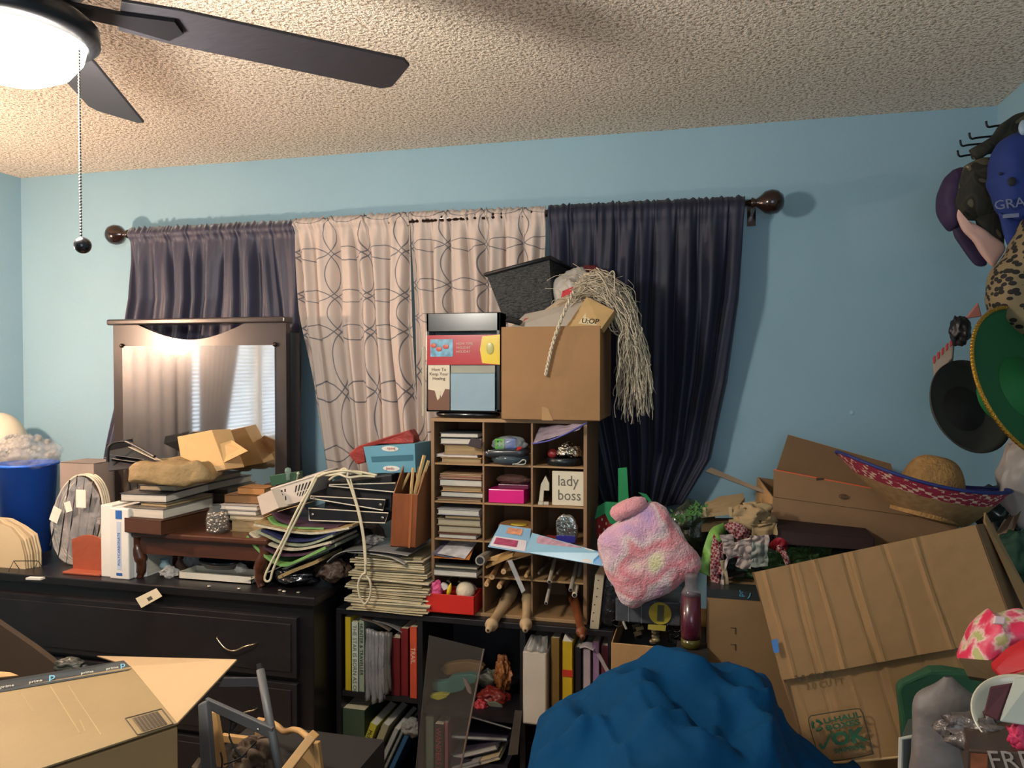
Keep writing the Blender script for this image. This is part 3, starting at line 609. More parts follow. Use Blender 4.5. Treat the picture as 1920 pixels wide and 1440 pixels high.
# books lying in the left column; (thickness, pages, cover, inset, width)
grp = 'books lying in the left column of the pigeonholes'
def pile(x0, x1, y, z0, specs, where, group=None):
    z = z0
    n = len(specs)
    pos = ['lowest', 'second from the bottom', 'third from the bottom', 'fourth from the bottom', 'fifth from the bottom', 'sixth from the bottom']
    for i, (th, pg, cov, ins, w_, what) in enumerate(specs):
        wdt = (x1 - x0) * w_; p = {'t': PAGET, 'c': PAGE, 'w': PAGEW}[pg]
        nm = 'topmost' if i == n - 1 else pos[i]
        book((x0 + (x1 - x0) * ins, y + .004 * ((i * 7) % 4), z), (wdt, 0, 0), (0, .15, 0), (0, 0, th - .0006), '%s, %s %s' % (what, nm, where), cov, p, 'v1', group=group); z += th
    return z
L0, L1 = cols[0][0] + .001, cols[0][1] - .001
pile(L0, L1, CY0 + .004, rows[0], [(.020, 't', '#8a6b40', .12, .86, 'tan-paged paperback'), (.010, 'w', '#d5c9c4', .0, .88, 'thin pinkish-white booklet'), (.034, 't', '#9a7a55', .16, .84, 'thick brown-paged paperback'), (.024, 'w', '#2e3233', .09, .9, 'cream-white paged book'), (.018, 'w', '#202525', .10, .82, 'pale green-white paged book')], 'in the top left pigeonhole')
pile(L0, L1, CY0 + .004, rows[1], [(.012, 't', '#6a4a3a', .03, .95, 'thin brown magazine'), (.021, 'w', '#3a3a35', .08, .92, 'white-paged hardback'), (.018, 't', '#b58a5e', .12, .86, 'tan cardboard-coloured book'), (.026, 'w', '#4a2b22', .07, .92, 'thick white-paged book'), (.009, 'c', '#8c5a4a', .10, .88, 'thin red-edged booklet'), (.008, 't', '#a88a6a', .08, .88, 'thin tan booklet')], 'in the second left pigeonhole')
pile(L0, L1, CY0 + .004, rows[2], [(.018, 'w', '#5d2e26', .06, .82, 'white-paged paperback'), (.026, 'c', '#6b5236', .03, .93, 'cream-paged paperback'), (.024, 'c', '#8b7a58', .02, .93, 'curling cream-paged paperback'), (.014, 't', '#4a453c', .18, .78, 'grey-brown paperback'), (.022, 'w', '#9c9a9c', .04, .9, 'grey-white paperback')], 'in the middle left pigeonhole')
pile(L0, L1, CY0 - .03, rows[3], [(.024, 'w', '#44443f', .02, .93, 'white-paged book'), (.014, 'c', '#2b2b28', .02, .92, 'thin cream-paged book')] , 'in the fourth left pigeonhole')
zz = rows[3] + .0385
for i, (p, lab, col) in enumerate(((((812, 1046), (880, 1050), (892, 1018), (830, 1020)), 'orange and grey leaflet sloping in the fourth left pigeonhole', '#c9793d'), (((820, 1040), (872, 1050), (898, 1014), (850, 1012)), 'white folded leaflet topmost in the fourth left pigeonhole', '#c8c4c4'), (((809, 1044), (850, 1052), (870, 1016), (826, 1014)), 'purple-grey magazine under the leaflets, fourth left pigeonhole', '#6f6b78'))):
    q = [W(*p[0], 2.475), W(*p[1], 2.475), W(*p[2], 2.60), W(*p[3], 2.60)]; q = [a + V((0, 0, .004 * i)) for a in q]
    tag(MB().slab(q, .0015).build('leaflet', M(col, .5, var=.35, scale=30)), lab, 'leaflet')
z = pile(L0 - .0, L1, CY0 - .03, CB + tb, [(.030, 'c', '#5a3f2d', .06, .88, 'cream-paged hardback')], 'in the bottom left pigeonhole behind the red box') if False else None
book((L0 + .006, CY0 - .02, CB + .105), (.12, 0, 0), (0, .16, 0), (0, 0, .020), 'cream-paged book lying above the red box at the bottom left', '#5a3f2d', PAGE, 'v1') if False else None
# red box with toys
ra, rb_ = W(797, 1160, 2.46), W(889, 1169, 2.46)
e = T('red_box', ((ra.x + rb_.x) / 2, 2.50, BH), 'open red cardboard box holding toys at the bottom left pigeonhole', 'box')
rm = M('#c22a22', .4, var=.05); rz0, rz1 = BH + .013, BH + .078
xa, xb = ra.x, rb_.x; ya, yb = 2.462, 2.57
mb = MB(); mb.box((xa, ya, rz0), (xb, yb, rz0 + .003)); mb.box((xa, ya, rz0), (xb, ya + .003, rz1)); mb.box((xa, yb - .003, rz0), (xb, yb, rz1)); mb.box((xa, ya, rz0), (xa + .003, yb, rz1)); mb.box((xb - .003, ya, rz0), (xb, yb, rz1)); mb.build('box_body', rm, e, bevel=.0008)
def solo(mb, name, mat, label, cat, group=None, **k): return tag(mb.build(name, mat, **k), label, cat, group)
solo(MB().ball((xb - .045, ya + .045, rz1 + .004), .033, 24, 16), 'foam_ball', M('#cfc2a8', .9, var=.05, bump=.3), 'off-white foam ball in the red box', 'ball', smooth=True)
crumple('pink_toy', (xa + .028, ya + .03, rz1 + .0), (.024, .022, .036), M('#e0578a', .5), 'hot pink soft toy at the left of the red box', 'toy', 3, .35)
solo(MB().poly([(xa + .05 + .035 * math.sin(t), ya + .03, rz1 - .02 + .05 * math.cos(t) * 1.0) for t in [i * .12 for i in range(8)]] + [(xa + .038 + .025 * math.sin(t), ya + .03, rz1 - .02 + .036 * math.cos(t)) for t in [.84 - i * .12 for i in range(8)]], (0, .01, 0)), 'white_toy', M('#d8d0c8', .5), 'curved white piece between pink toy and yellow pen in the red box', 'toy')
solo(MB().lathe([(.006, 0), (.008, .02), (.006, .034), (.003, .045), (0, .05)], (xa + .075, ya + .018, rz1 - .012), (.25, 0, 1)), 'yellow_crayon', M('#d8b31e', .4), 'yellow pointed crayon in front of the foam ball', 'crayon', smooth=True)
for k, (px, an) in enumerate(((834, .5), (858, .2), (884, -.6))):
    solo(MB().tube(catmull([(W(px, 1100, 2.55).x + .02 * math.sin(t + an), 2.545, rz1 + .012 + .012 * math.cos(t * 1.3)) for t in (0, .8, 1.6, 2.4, 3.2)], 5), .0035), 'string_loop', M('#b99a86', .6), 'pinkish loop of ribbon behind the foam ball, nearest the %s' % ['pink toy', 'yellow crayon', 'right side of the red box'][k], 'ribbon', smooth=True)
# column 2 row 1: tray with lanyard-tied pack
c2m = (cols[1][0] + cols[1][1]) / 2; c3m = (cols[2][0] + cols[2][1]) / 2
dark = M('#20242a', .35, coat=.3); clear = M('#c8d2d4', .08, alpha=.28, var=0)
e = T('plastic_tray', (c2m, 2.53, rows[0]), 'dark clear oval plastic tray sticking out of the top middle pigeonhole', 'tray')
MB().lathe([(0, 0), (.055, 0), (.066, .012), (.07, .03), (.067, .03), (.062, .013), (.05, .004), (0, .004)], (c2m + .0, 2.545, rows[0] + .001), n=36, sx=1.0, sy=.9).build('tray_body', M('#4a5a60', .15, alpha=.7), e, smooth=True)
pillow('black_pouch', (c2m - .008, 2.535, rows[0] + .040), .078, .05, .016, dark, 'black flat pack with yellow and red marks on the oval tray', 'pack', tilt=-.05, amp=.003)
pk = bpy.data.objects['black_pouch']; yel = M('#c9a92c', .4); redm = M('#b02326', .4)
MB().lathe([(.015, 0), (.015, .002), (0, .0025)], (c2m + .018, 2.497, rows[0] + .046), (0, -.55, 1), sy=.75).build('yellow_spot', yel, pk)
MB().slab([(c2m + .035, 2.489, rows[0] + .05), (c2m + .05, 2.489, rows[0] + .055), (c2m + .052, 2.5, rows[0] + .062), (c2m + .036, 2.5, rows[0] + .06)], .002).build('red_spot', redm, pk)
text('TEXT', .011, M('#d8d4cc', .5), pk, (c2m - .066, 2.4865, rows[0] + .046), (1, 0, .04), (0, .4, 1)) if False else None
mb = MB()
for k in range(5): mb.box((c2m - .066 + k * .008, 2.4885, rows[0] + .036), (c2m - .06 + k * .008, 2.490, rows[0] + .041)); mb.box((c2m - .064 + k * .008, 2.4888, rows[0] + .044), (c2m - .058 + k * .008, 2.4905, rows[0] + .050))
mb.build('white_print', M('#d8d4cc', .5), pk)
e = T('toy_blocks', (c2m, 2.53, rows[0] + .06), 'green and blue block toys bagged in clear plastic, top middle pigeonhole', 'toy')
MB().box((c2m - .045, 2.505, rows[0] + .052), (c2m - .012, 2.535, rows[0] + .088)).build('green_block', M('#4f9b34', .3), e, bevel=.003)
MB().box((c2m - .010, 2.508, rows[0] + .054), (c2m + .028, 2.535, rows[0] + .090)).build('blue_block', M('#2f4a9a', .3), e, bevel=.003)
mb = MB(); [mb.ball((c2m - .034 + i * .012, 2.5045, rows[0] + .066 + j * .012), .0028, 8, 5) for i in range(2) for j in range(2)]; mb.build('dots', BLKM, e)
crumple('clear_film', (c2m, 2.53, rows[0] + .07), (.062, .035, .026), clear, 'clear film over the green and blue blocks', 'film', 6, .2)
solo(MB().slab([W(878, 836, 2.48), W(902, 842, 2.48), W(904, 826, 2.49), W(884, 822, 2.49)], .006), 'fabric_scrap', M('#2a1c24', .7), 'dark maroon scrap poking left from the top middle pigeonhole', 'fabric')
solo(MB().tube(catmull([(c2m + .02, 2.495, rows[0] + .004), (c2m + .04, 2.49, rows[0] + .008), (c2m + .056, 2.49, rows[0] + .02), (c2m + .066, 2.49, rows[0] + .018), (c2m + .062, 2.49, rows[0] + .006), (c2m + .03, 2.495, rows[0] + .003)], 6), .0022), 'clear_strap', M('#a6a8a0', .3), 'pale plastic loop hanging at the tray, top middle pigeonhole', 'strap', smooth=True)
# column 3 row 1: zip bag + foil + round tin
e = T('zip_bag', W(1050, 808, 2.48), 'clear zip bag with purple-blue seal draped in the top right pigeonhole', 'bag')
q = [W(1000, 830, 2.47), W(1086, 806, 2.46), W(1096, 794, 2.47), W(1012, 800, 2.55)]
mb = MB(); mb.grid(lambda u, v: q[0].lerp(q[1], u).lerp(q[3].lerp(q[2], u), v) + V((0, 0, .006 * noise.noise(V((u * 4, v * 5, 1))))), 20, 10); mb.build('film', M('#b9a9b6', .15, alpha=.45, var=.2, scale=20), e, smooth=True, solid=.001)
MB().tube(catmull([W(998, 832, 2.467), W(1030, 826, 2.46), W(1064, 812, 2.458), W(1100, 793, 2.465)], 6), .0028).build('seal', M('#4a4c94', .4), e, smooth=True)
e = T('round_tin', (c3m + .01, 2.54, rows[0]), 'low round dark tin in the top right pigeonhole', 'tin')
MB().lathe([(.055, 0), (.06, .002), (.06, .024), (.057, .026), (.057, .006), (0, .006)], (c3m + .012, 2.56, rows[0] + .0005), n=40).build('tin_body', M('#262b2c', .3, metal=.5, var=.3, scale=60), e, smooth=True)
crumple('foil_ball', (c3m + .028, 2.545, rows[0] + .046), (.038, .03, .028), M('#c9c2b0', .12, metal=1, bump=1, bscale=80), 'crumpled silver foil on the round dark tin', 'foil', 4, .5)
solo(MB().ball((c3m - .026, 2.545, rows[0] + .038), (.018, .015, .016)), 'red_sweet', M('#8a2a28', .3), 'dull red round lump beside the silver foil', 'toy', smooth=True)
# column 2 row 2: pink box in bag
e = T('pink_box', (c2m, 2.53, rows[1]), 'hot pink rectangular box in clear wrap, second middle pigeonhole', 'box')
MB().box((c2m - .068, 2.508, rows[1] + .001), (c2m + .056, 2.60, rows[1] + .047)).build('box_body', M('#d4217e', .25, coat=.5), e, bevel=.002)
MB().box((c2m - .04, 2.53, rows[1] + .0475), (c2m + .066, 2.62, rows[1] + .062)).build('box_lid', M('#5e1a3c', .3, coat=.5), e, bevel=.002)
crumple('clear_film', (c2m + .01, 2.55, rows[1] + .078), (.058, .03, .016), M('#7a5a52', .1, alpha=.35, var=.2), 'loose clear film above the hot pink box', 'film', 9, .3)
# lady boss sign etc
e = T('lettered_sign', (c3m + .03, 2.52, rows[1]), 'square white sign lettered lady boss in the second right pigeonhole', 'sign')
sx_0, sx_1 = c3m - .022, cols[2][1] - .002
sz0, sz1 = rows[1] + .001, rows[1] + .115
MB().box((sx_0, 2.515, sz0), (sx_1, 2.535, sz1)).build('board', M('#d6cdb4', .5, var=.03), e, bevel=.001)
gl = M('#6a6558', .4)
text('lady', .050, gl, e, (sx_0 + .018, 2.5145, sz0 + .066), (1, 0, 0), (0, 0, 1), cond=.9); text('boss', .050, gl, e, (sx_0 + .018, 2.5145, sz0 + .018), (1, 0, 0), (0, 0, 1), cond=.88)
e = T('paper_house', (c3m - .04, 2.53, rows[1]), 'small white folded house shape left of the lady boss sign', 'ornament')
xh = cols[2][0] + .014; MB().poly([(xh, 2.53, sz0), (xh + .008, 2.53, sz0 + .065), (xh + .024, 2.53, sz0 + .095), (xh + .036, 2.53, sz0 + .07), (xh + .036, 2.53, sz0 + .045), (xh + .018, 2.53, sz0 + .045), (xh + .015, 2.53, sz0)], (0, .012, 0)).build('house_body', M('#cfc5ad', .6), e)
for k in range(2): solo(MB().obox((xh + .004 + k * .018, 2.506 + .004 * k, sz0), (.016, .004, 0), (-.003, .012, 0), (0, 0, .009)), 'white_block', M('#d0c8b4', .6), ['tiny white block at the foot of the folded house', 'tiny white block between the folded house and the sign'][k], 'block')
# row 3 middle/right
e = T('round_sign', (c2m, 2.55, rows[2]), 'round wooden disc ornament with yellow rim, third middle pigeonhole', 'ornament')
MB().lathe([(.058, 0), (.061, .003), (.061, .009), (.058, .012), (0, .012)], (c2m + .012, 2.575, rows[2] + .035), (0, -.12, 1), n=40).build('disc', M('#a87a4a', .4, var=.2), e, smooth=False)
MB().lathe([(.04, 0), (.04, .02), (0, .02)], (c2m + .012, 2.575, rows[2] + .0), n=24).build('stand', M('#6a5a30', .5), e)
MB().lathe([(.03, 0), (.028, .004), (0, .004)], (c2m + .025, 2.565, rows[2] + .0475), n=24, sy=.6).build('yellow_patch', yel, e)
crumple('red_fabric', (c2m + .05, 2.52, rows[2] + .012), (.03, .018, .014), M('#8a1f22', .6), 'dark red crumpled fabric, third middle pigeonhole', 'fabric', 7, .4)
crumple('red_fabric', (c3m - .03, 2.53, rows[2] + .012), (.03, .02, .013), M('#7e2a26', .6), 'dark red crumpled fabric left of the silver packet', 'fabric', 17, .4)
e = T('foil_packet', (c3m + .03, 2.50, rows[2]), 'shiny silver foil packet with a blue-purple band', 'packet')
fp = pillow('foil', (c3m + .028, 2.512, rows[2] + .052), .038, .013, .050, M('#b0b0aa', .12, metal=.9, bump=.8, bscale=40), None, None, amp=.008, power=.5, parent=e)
MB().box((c3m - .004, 2.494, rows[2] + .012), (c3m + .06, 2.4985, rows[2] + .034)).build('blue_band', M('#2c2a80', .3), e)
# long blue activity packs lying out of row 3
def panel(name, q, mat, label, cat, th=.002, group=None):
    return tag(MB().slab(q, th).build(name, mat), label, cat, group)
e = T('blue_package', W(980, 1015, 2.46), 'light blue flat craft package with pink pictures poking out of the middle pigeonhole', 'package')
q = [W(915, 1026, 2.44), W(990, 1038, 2.43), W(996, 992, 2.5), W(938, 984, 2.5)]
MB().slab(q, .003).build('card', M('#7da9c8', .3, var=.1, coat=.5), e)
n_ = (q[1] - q[0]).cross(q[3] - q[0]).normalized() * .0035
def sub(q, u0, v0, u1, v1, k=1.0):
    f = lambda u, v: q[0].lerp(q[1], u).lerp(q[3].lerp(q[2], u), v) + n_ * k
    return [f(u0, v0), f(u1, v0), f(u1, v1), f(u0, v1)]
MB().slab(sub(q, .03, .05, .93, .48), .0006).build('white_panel', M('#cfc8cc', .4), e)
MB().slab(sub(q, .1, .15, .7, .42, 1.3), .0006).build('pink_picture', M('#9c3a5c', .4, var=.4, scale=60), e)
MB().slab(sub(q, .3, .66, .75, .92), .0006).build('orange_picture', M('#c98a6a', .4, var=.4, scale=60), e)
e = T('blue_package', W(1060, 1030, 2.44), 'long light blue package reaching right to the fluffy pink pillow', 'package')
q = [W(985, 1036, 2.43), W(1130, 1062, 2.38), W(1134, 1038, 2.40), W(998, 1000, 2.49)]
MB().slab(q, .003).build('card', M('#86b4cc', .3, var=.1, coat=.5), e)
n_ = (q[1] - q[0]).cross(q[3] - q[0]).normalized() * .0035
MB().slab(sub(q, .1, .55, .7, .95), .0006).build('pink_strip', M('#b08a98', .3, var=.3, scale=50), e)
MB().slab(sub(q, .74, .02, .86, .98), .0006).build('white_panel', M('#c9c6c0', .4), e)
MB().slab(sub(q, .88, .02, .99, .98), .0006).build('blue_panel', M('#2a7fb8', .3), e)
for k, (u, v, c_) in enumerate(((.16, .35, '#b0566a'), (.34, .3, '#a06a9a'), (.5, .3, '#b8796a'))): MB().slab(sub(q, u, v - .18, u + .13, v + .12), .0006).build('picture', M(c_, .4, var=.4, scale=80), e)
panel('cardboard_strip', [W(905, 1052, 2.47), W(965, 1050, 2.46), W(1060, 1022, 2.6), W(1000, 1018, 2.6)], CARDL, 'pale cardboard strip below the blue packages, fourth middle pigeonhole', 'cardboard', .004)
# row 4/5: dowels, tubes, spindles
def rod(name, a, b_, r, mat, label, cat, group=None, hollow=False, n=14):
    a, b_ = V(a), V(b_); e = T(name, a, label, cat, group)
    MB().tube([a, b_], r, n).build('shaft', mat, e, smooth=False, bevel=.0005)
    if hollow: MB().lathe([(r * .7, 0), (r * .7, .0008), (0, .0008)], a - (b_ - a).normalized() * .0006, (a - b_), n=n).build('bore', BLKM, e)
    else: MB().lathe([(r * .3, 0), (0, .0005)], a, (a - b_), n=8).build('pith', CARDD, e)
    return e
z4 = rows[3]; dw = M('#c09a6c', .6, var=.15, scale=8)
rod('cardboard_tube', W(900, 1051, 2.40), W(930, 1030, 2.7), .0165, M('#8c8478', .7), 'wide grey cardboard tube end poking out left of the blue packages', 'tube', hollow=True)
# spindles: turned legs of raw wood
rawm = M('#b09672', .65, var=.15, scale=10)
def spindle(name, tip, butt, r, label, mat=rawm):
    tip, butt = V(tip), V(butt); L_ = (butt - tip).length; e = T(name, tip, label, 'table leg')
    MB().lathe([(0, 0), (r * .45, 0), (r * .55, .012), (r * .58, .028), (r * 1.0, .034), (r * 1.05, .046), (r * .78, .058), (r * .72, L_ * .3), (r * .9, L_ * .5), (r * 1.1, L_ * .56), (r * .9, L_ * .6), (r * 1.15, L_ * .66), (r * 1.15, L_), (0, L_)], tip, butt - tip, n=20).build('turned_shaft', mat, e, smooth=True)
    MB().lathe([(r * .2, 0), (0, .0008)], tip, tip - butt, n=8).build('dowel_hole', BLKM, e)
spindle('turned_table_leg', W(915, 1182, 2.36), (W(965, 1100, 2.7).x, 2.74, z4 - .085), .021, 'pale turned wooden table leg slanting left out of the bottom middle pigeonhole')
spindle('turned_table_leg', W(985, 1182, 2.38), (W(988, 1090, 2.7).x, 2.74, z4 - .065), .020, 'pale turned wooden table leg pointing down beside the bottom divider')
spindle('turned_table_leg', W(1093, 1196, 2.34), (W(1066, 1120, 2.7).x, 2.74, z4 - .07), .017, 'reddish brown turned leg poking down from the bottom right pigeonhole', M('#6e3c20', .45, var=.2))
for (px, py, r, l, lab) in ((922, 1082, .0095, 3, 'thick pale dowel end lying left on the fourth middle shelf'), (912, 1096, .008, 6, 'short dowel end just under the left of the fourth middle shelf'), (936, 1100, .0085, 5, 'dowel end between the two pale turned legs tops'), (986, 1080, .006, 2, 'thin dowel end beside the divider on the fourth middle shelf'), (944, 1072, .009, 4, 'brown dowel end above the left turned leg')):
    a = W(px, py, 2.46); rod('wood_dowel', a, (W(px + 18, py - 10, 2.7).x, 2.7, a.z + .0), r, dw, lab, 'dowel')
for (px, py, r, q_, mt, lab) in ((1030, 1091, .007, 0, '#b5aa94', 'pale hollow tube over the fourth right shelf, leftmost'), (1070, 1106, .007, 1, '#a8a090', 'pale hollow tube right of centre, bottom right pigeonhole'), (1077, 1116, .0085, 1, '#cfc4ac', 'cream hollow tube nearest the right side of the pigeonholes'), (1024, 1131, .006, 0, '#b0a89c', 'thin grey tube slanting down in the bottom right pigeonhole')):
    a = W(px, py, 2.45); rod('hollow_tube', a, (W(px + 12, py - 20, 2.7).x, 2.72, a.z + .04), r, M(mt, .5), lab, 'tube', hollow=True)
for i, (px, lab) in enumerate(((1010, 'dark thin rod leftmost in the fourth right pigeonhole'), (1045, 'dark thin rod in the middle of the fourth right pigeonhole'))):
    a = W(px, 1075, 2.48); rod('dark_rod', a, (a.x + .03, 2.72, a.z + .02), .005, M('#4a4038', .5), lab, 'rod')
e = T('clear_package', W(965, 1080, 2.44), 'clear wrapped cardboard pack with shiny film end hanging at the middle divider', 'package')
MB().slab([W(912, 1066, 2.45), W(962, 1044, 2.43), W(966, 1036, 2.46), W(925, 1052, 2.5)], .006).build('card', M('#b8945f', .4, coat=.5), e)
MB().slab([W(952, 1052, 2.43), W(960, 1050, 2.43), W(985, 1108, 2.43), W(978, 1112, 2.43)], .004).jitter(.003, 60).build('film', M('#c8c8c8', .1, alpha=.5), e)

# ---------------------------------------------------------------- on top of the cubby
# black display case
e = T('display_case', W(868, 775, 2.52), 'black framed shallow display case holding packets and cards, on the pigeonhole unit', 'case')
ca_, cb_ = W(799, 766, 2.50), W(938, 772, 2.50); cz0 = CT + .022; cz1 = W(868, 587, 2.52).z
x0, x1 = ca_.x, cb_.x
mb = MB(); mb.box((x0, 2.50, cz0), (x0 + .012, 2.58, cz1)); mb.box((x1 - .014, 2.50, cz0), (x1, 2.58, cz1)); mb.box((x0, 2.50, cz0), (x1, 2.58, cz0 + .012)); mb.box((x0, 2.50, cz1 - .065), (x1, 2.58, cz1)); mb.box((x0, 2.565, cz0), (x1, 2.58, cz1)); mb.build('case_body', M('#141619', .25, coat=.5), e, bevel=.003)
MB().lathe([(.10, 0), (.115, .006), (.118, .015), (.10, .021), (0, .021)], ((x0 + x1) / 2 + .0, 2.56, CT + .0005), n=40, sy=.5).build('round_base', M('#141619', .25, coat=.5), e, smooth=True)
MB().slab([(x0 + .013, 2.562, cz0 + .013), (x1 - .015, 2.562, cz0 + .013), (x1 - .015, 2.562, cz1 - .066), (x0 + .013, 2.562, cz1 - .066)], .002).build('inner_sheet', M('#7f9298', .3, var=.1, scale=3), e)
e2 = T('red_packet', W(868, 655, 2.495), 'red and yellow packet in clear plastic across the black display case', 'packet')
pz0, pz1 = W(868, 684, 2.495).z, W(868, 628, 2.495).z
MB().slab([(x0 + .006, 2.499, pz0), (x1 + .0, 2.499, pz0), (x1 + .0, 2.499, pz1), (x0 + .006, 2.499, pz1)], .004).build('red_card', M('#a8202a', .25, var=.05, coat=.8), e2)
MB().poly([(x1 - .062, 2.4945, pz0 + .006), (x1, 2.4945, pz0), (x1, 2.4945, pz1), (x1 - .062, 2.4945, pz1 - .006), (x1 - .07, 2.4945, (pz0 + pz1) / 2)], (0, .0015, 0)).build('yellow_end', M('#d9bd22', .25, coat=.8), e2)
MB().slab([(x0 + .018, 2.4945, pz0 + .028), (x0 + .10, 2.4945, pz0 + .028), (x0 + .10, 2.4945, pz1 - .014), (x0 + .018, 2.4945, pz1 - .014)], .0006).build('picture', M('#5f93ad', .3, var=.5, scale=50), e2)
mb = MB()
random.seed(9)
for (a, c_) in ((.03, .012), (.05, -.008), (.075, .006)): mb.ball((x0 + a, 2.4925, (pz0 + pz1) / 2 + .008 + c_ * .6), (.011, .001, .008), 10, 6)
mb.build('red_figures', M('#b54a34', .4), e2)
yl = M('#d8b0a0', .4)
for i, s_ in enumerate(('HOW TIME', 'HOLIDAY', 'HOLIDAY')): text(s_, .012, yl, e2, (x0 + .112, 2.4935, pz0 + .068 - i * .0135), (1, 0, 0), (0, 0, 1), name='packet_lettering')
MB().ball((x1 - .034, 2.4925, (pz0 + pz1) / 2 + .004), (.013, .001, .02), 12, 8).build('yellow_figure', M('#a8a45a', .3), e2)
e3 = T('brown_booklet', W(826, 728, 2.492), 'cream and brown booklet titled How To Keep Your Healing in the case', 'booklet')
kx0, kx1 = x0 + .010, x0 + .088; kz0, kz1 = cz0 + .006, pz0 - .001
MB().slab([(kx0, 2.496, kz0), (kx1, 2.496, kz0), (kx1, 2.496, kz1), (kx0, 2.496, kz1)], .002).build('cover', M('#cbbfa8', .4), e3)
zb = kz0 + (kz1 - kz0) * .46
MB().poly([(kx0, 2.4932, kz0), (kx1, 2.4932, kz0), (kx1, 2.4932, zb), (kx1 - .016, 2.4932, zb + .002), (kx1 - .03, 2.4932, zb - .028), (kx1 - .038, 2.4932, zb - .01), (kx0 + .022, 2.4932, zb - .004), (kx0, 2.4932, zb)], (0, .0006, 0)).build('brown_panel', M('#6a4634', .4), e3)
mb = MB(); mb.poly([(kx0 + .024, 2.4927, zb - .004), (kx0 + .034, 2.4927, zb - .038), (kx0 + .042, 2.4927, zb - .03), (kx0 + .046, 2.4927, zb - .006)], (0, .0005, 0)); mb.build('torn_shape', M('#cbbfa8', .4), e3)
br = M('#5a4030', .5)
for i, s_ in enumerate(('How To', 'Keep Your', 'Healing')): text(s_, .0155, br, e3, ((kx0 + kx1) / 2, 2.4934, kz1 - .02 - i * .0155), (1, 0, 0), (0, 0, 1), name='title', al='CENTER', ext=.0006)
panel('blue_card', [(kx1 + .003, 2.497, kz0), (x1 - .018, 2.497, kz0), (x1 - .018, 2.497, kz1 - .028), (kx1 + .003, 2.497, kz1 - .028)], M('#93aab6', .12, var=.1, coat=1), 'pale blue card in shiny film right of the brown booklet', 'card')
panel('grey_card', [(kx1 + .003, 2.499, kz1 - .027), (x1 - .018, 2.499, kz1 - .027), (x1 - .018, 2.499, kz1 - .001), (kx1 + .003, 2.499, kz1 - .001)], M('#9a9a8c', .2, coat=.5), 'grey band card above the pale blue card', 'card')
rod('clear_rod', (x0 - .014, 2.51, CT + .005), (x0 - .014, 2.515, W(793, 650, 2.5).z), .006, M('#c8c0a8', .05, alpha=.5, var=0), 'clear acrylic strip standing left of the black display case', 'strip')
# big carton
Y0 = 2.47
a, c = W(940, 781, Y0), W(1125, 784, Y0); d = W(1150, 770, 2.78)
bz = CT + .0005; bt_ = W(1030, 612, Y0).z - bz
e = carton((a.x, Y0, bz), (c.x - a.x, 0, 0), (0, .30, 0), (0, 0, bt_), 'brown cardboard carton overflowing with bags, on the right of the pigeonhole unit top', CARDD, flaps=())
MB().slab([(W(1016, 783, Y0).x, Y0 - .0006, bz), (W(1037, 783, Y0).x, Y0 - .0006, bz), (W(1028, 760, Y0).x, Y0 - .0006, bz + .04), (W(1016, 760, Y0).x, Y0 - .0006, bz + .045)], .0006).build('tape', M('#a88458', .3), e)
bx = (a.x + c.x) / 2; top = bz + bt_
# black basket
P = [W(912, 515, 2.62), W(1030, 483, 2.62), W(1036, 590, 2.62), W(945, 600, 2.62)]
e = T('black_basket', W(990, 600, 2.65), 'black woven plastic basket tipped up in the carton', 'basket')
bd = V((.02, .20, .0)); wv = M('#2a2c2c', .5, bump=1.0, bscale=50, var=.2, scale=30, stretch=(1, 1, 3))
mb = MB(); q2 = [p + bd * .8 + V((0, 0, 0)) for p in P]; back = [P[0] + bd, P[1] + bd + V((.03, 0, -.02)), P[2] + bd * .6 + V((.01, 0, 0)), P[3] + bd * .6]
mb.slab(P, .004); mb.slab([P[1], back[1], back[2], P[2]], .004); mb.slab([P[0], back[0], back[3], P[3]], -.004); mb.slab([P[3], P[2], back[2], back[3]], .004); mb.slab(back, -.004)
mb.build('basket_body', wv, e)
mb = MB(); r_ = .007; mb.tube([P[0] + V((-.004, -.004, .0)), P[1] + V((.004, -.004, 0))], r_); mb.tube([P[1] + V((.004, -.004, 0)), back[1]], r_); mb.tube([P[0] + V((-.004, -.004, 0)), back[0]], r_); mb.tube([back[0], back[1]], r_); mb.build('rim', BLK, e, smooth=True)
# things in the carton
crumple('white_bag', W(1078, 552, 2.66), (.075, .06, .085), M('#a8a49c', .5, var=.1, bump=.5, bscale=15), 'greyish white cloth bag bulging behind the carton contents', 'bag', 11, .3, 34, 1.2)
crumple('red_cloth', W(1107, 512, 2.72), (.045, .03, .028), M('#5c1420', .7), 'dark red fabric peeping behind the white cloth bag', 'fabric', 12, .3)
e = T('mailer_envelope', W(1040, 600, 2.56), 'grey-white mailing envelope with red mark sloping out of the carton', 'envelope')
q = [W(955, 618, 2.50), W(1120, 610, 2.49), W(1128, 560, 2.55), W(985, 590, 2.55)]; MB().slab(q, .004).jitter(.002, 10).build('envelope_body', M('#a39a8e', .6, var=.05), e)
n_ = (q[1] - q[0]).cross(q[3] - q[0]).normalized() * .0045
MB().slab(sub(q, .08, .35, .16, .62), .0005).build('red_stamp', M('#9a3a34', .5), e); text('TEMPLATES', .012, M('#4a4642', .5), e, sub(q, .40, .5, .5, .6)[0], q[1] - q[0], q[3] - q[0])
MB().slab(sub(q, .28, .6, .36, .72), .0005).build('handle_slot', M('#6a6048', .5), e)
e = T('mailer_envelope', W(1090, 570, 2.60), 'tan envelope with bright red label behind the grey mailer', 'envelope')
q = [W(1010, 590, 2.56), W(1160, 585, 2.56), W(1165, 560, 2.6), W(1095, 530, 2.62)]; MB().slab(q, .004).build('envelope_body', M('#b09a80', .7), e)
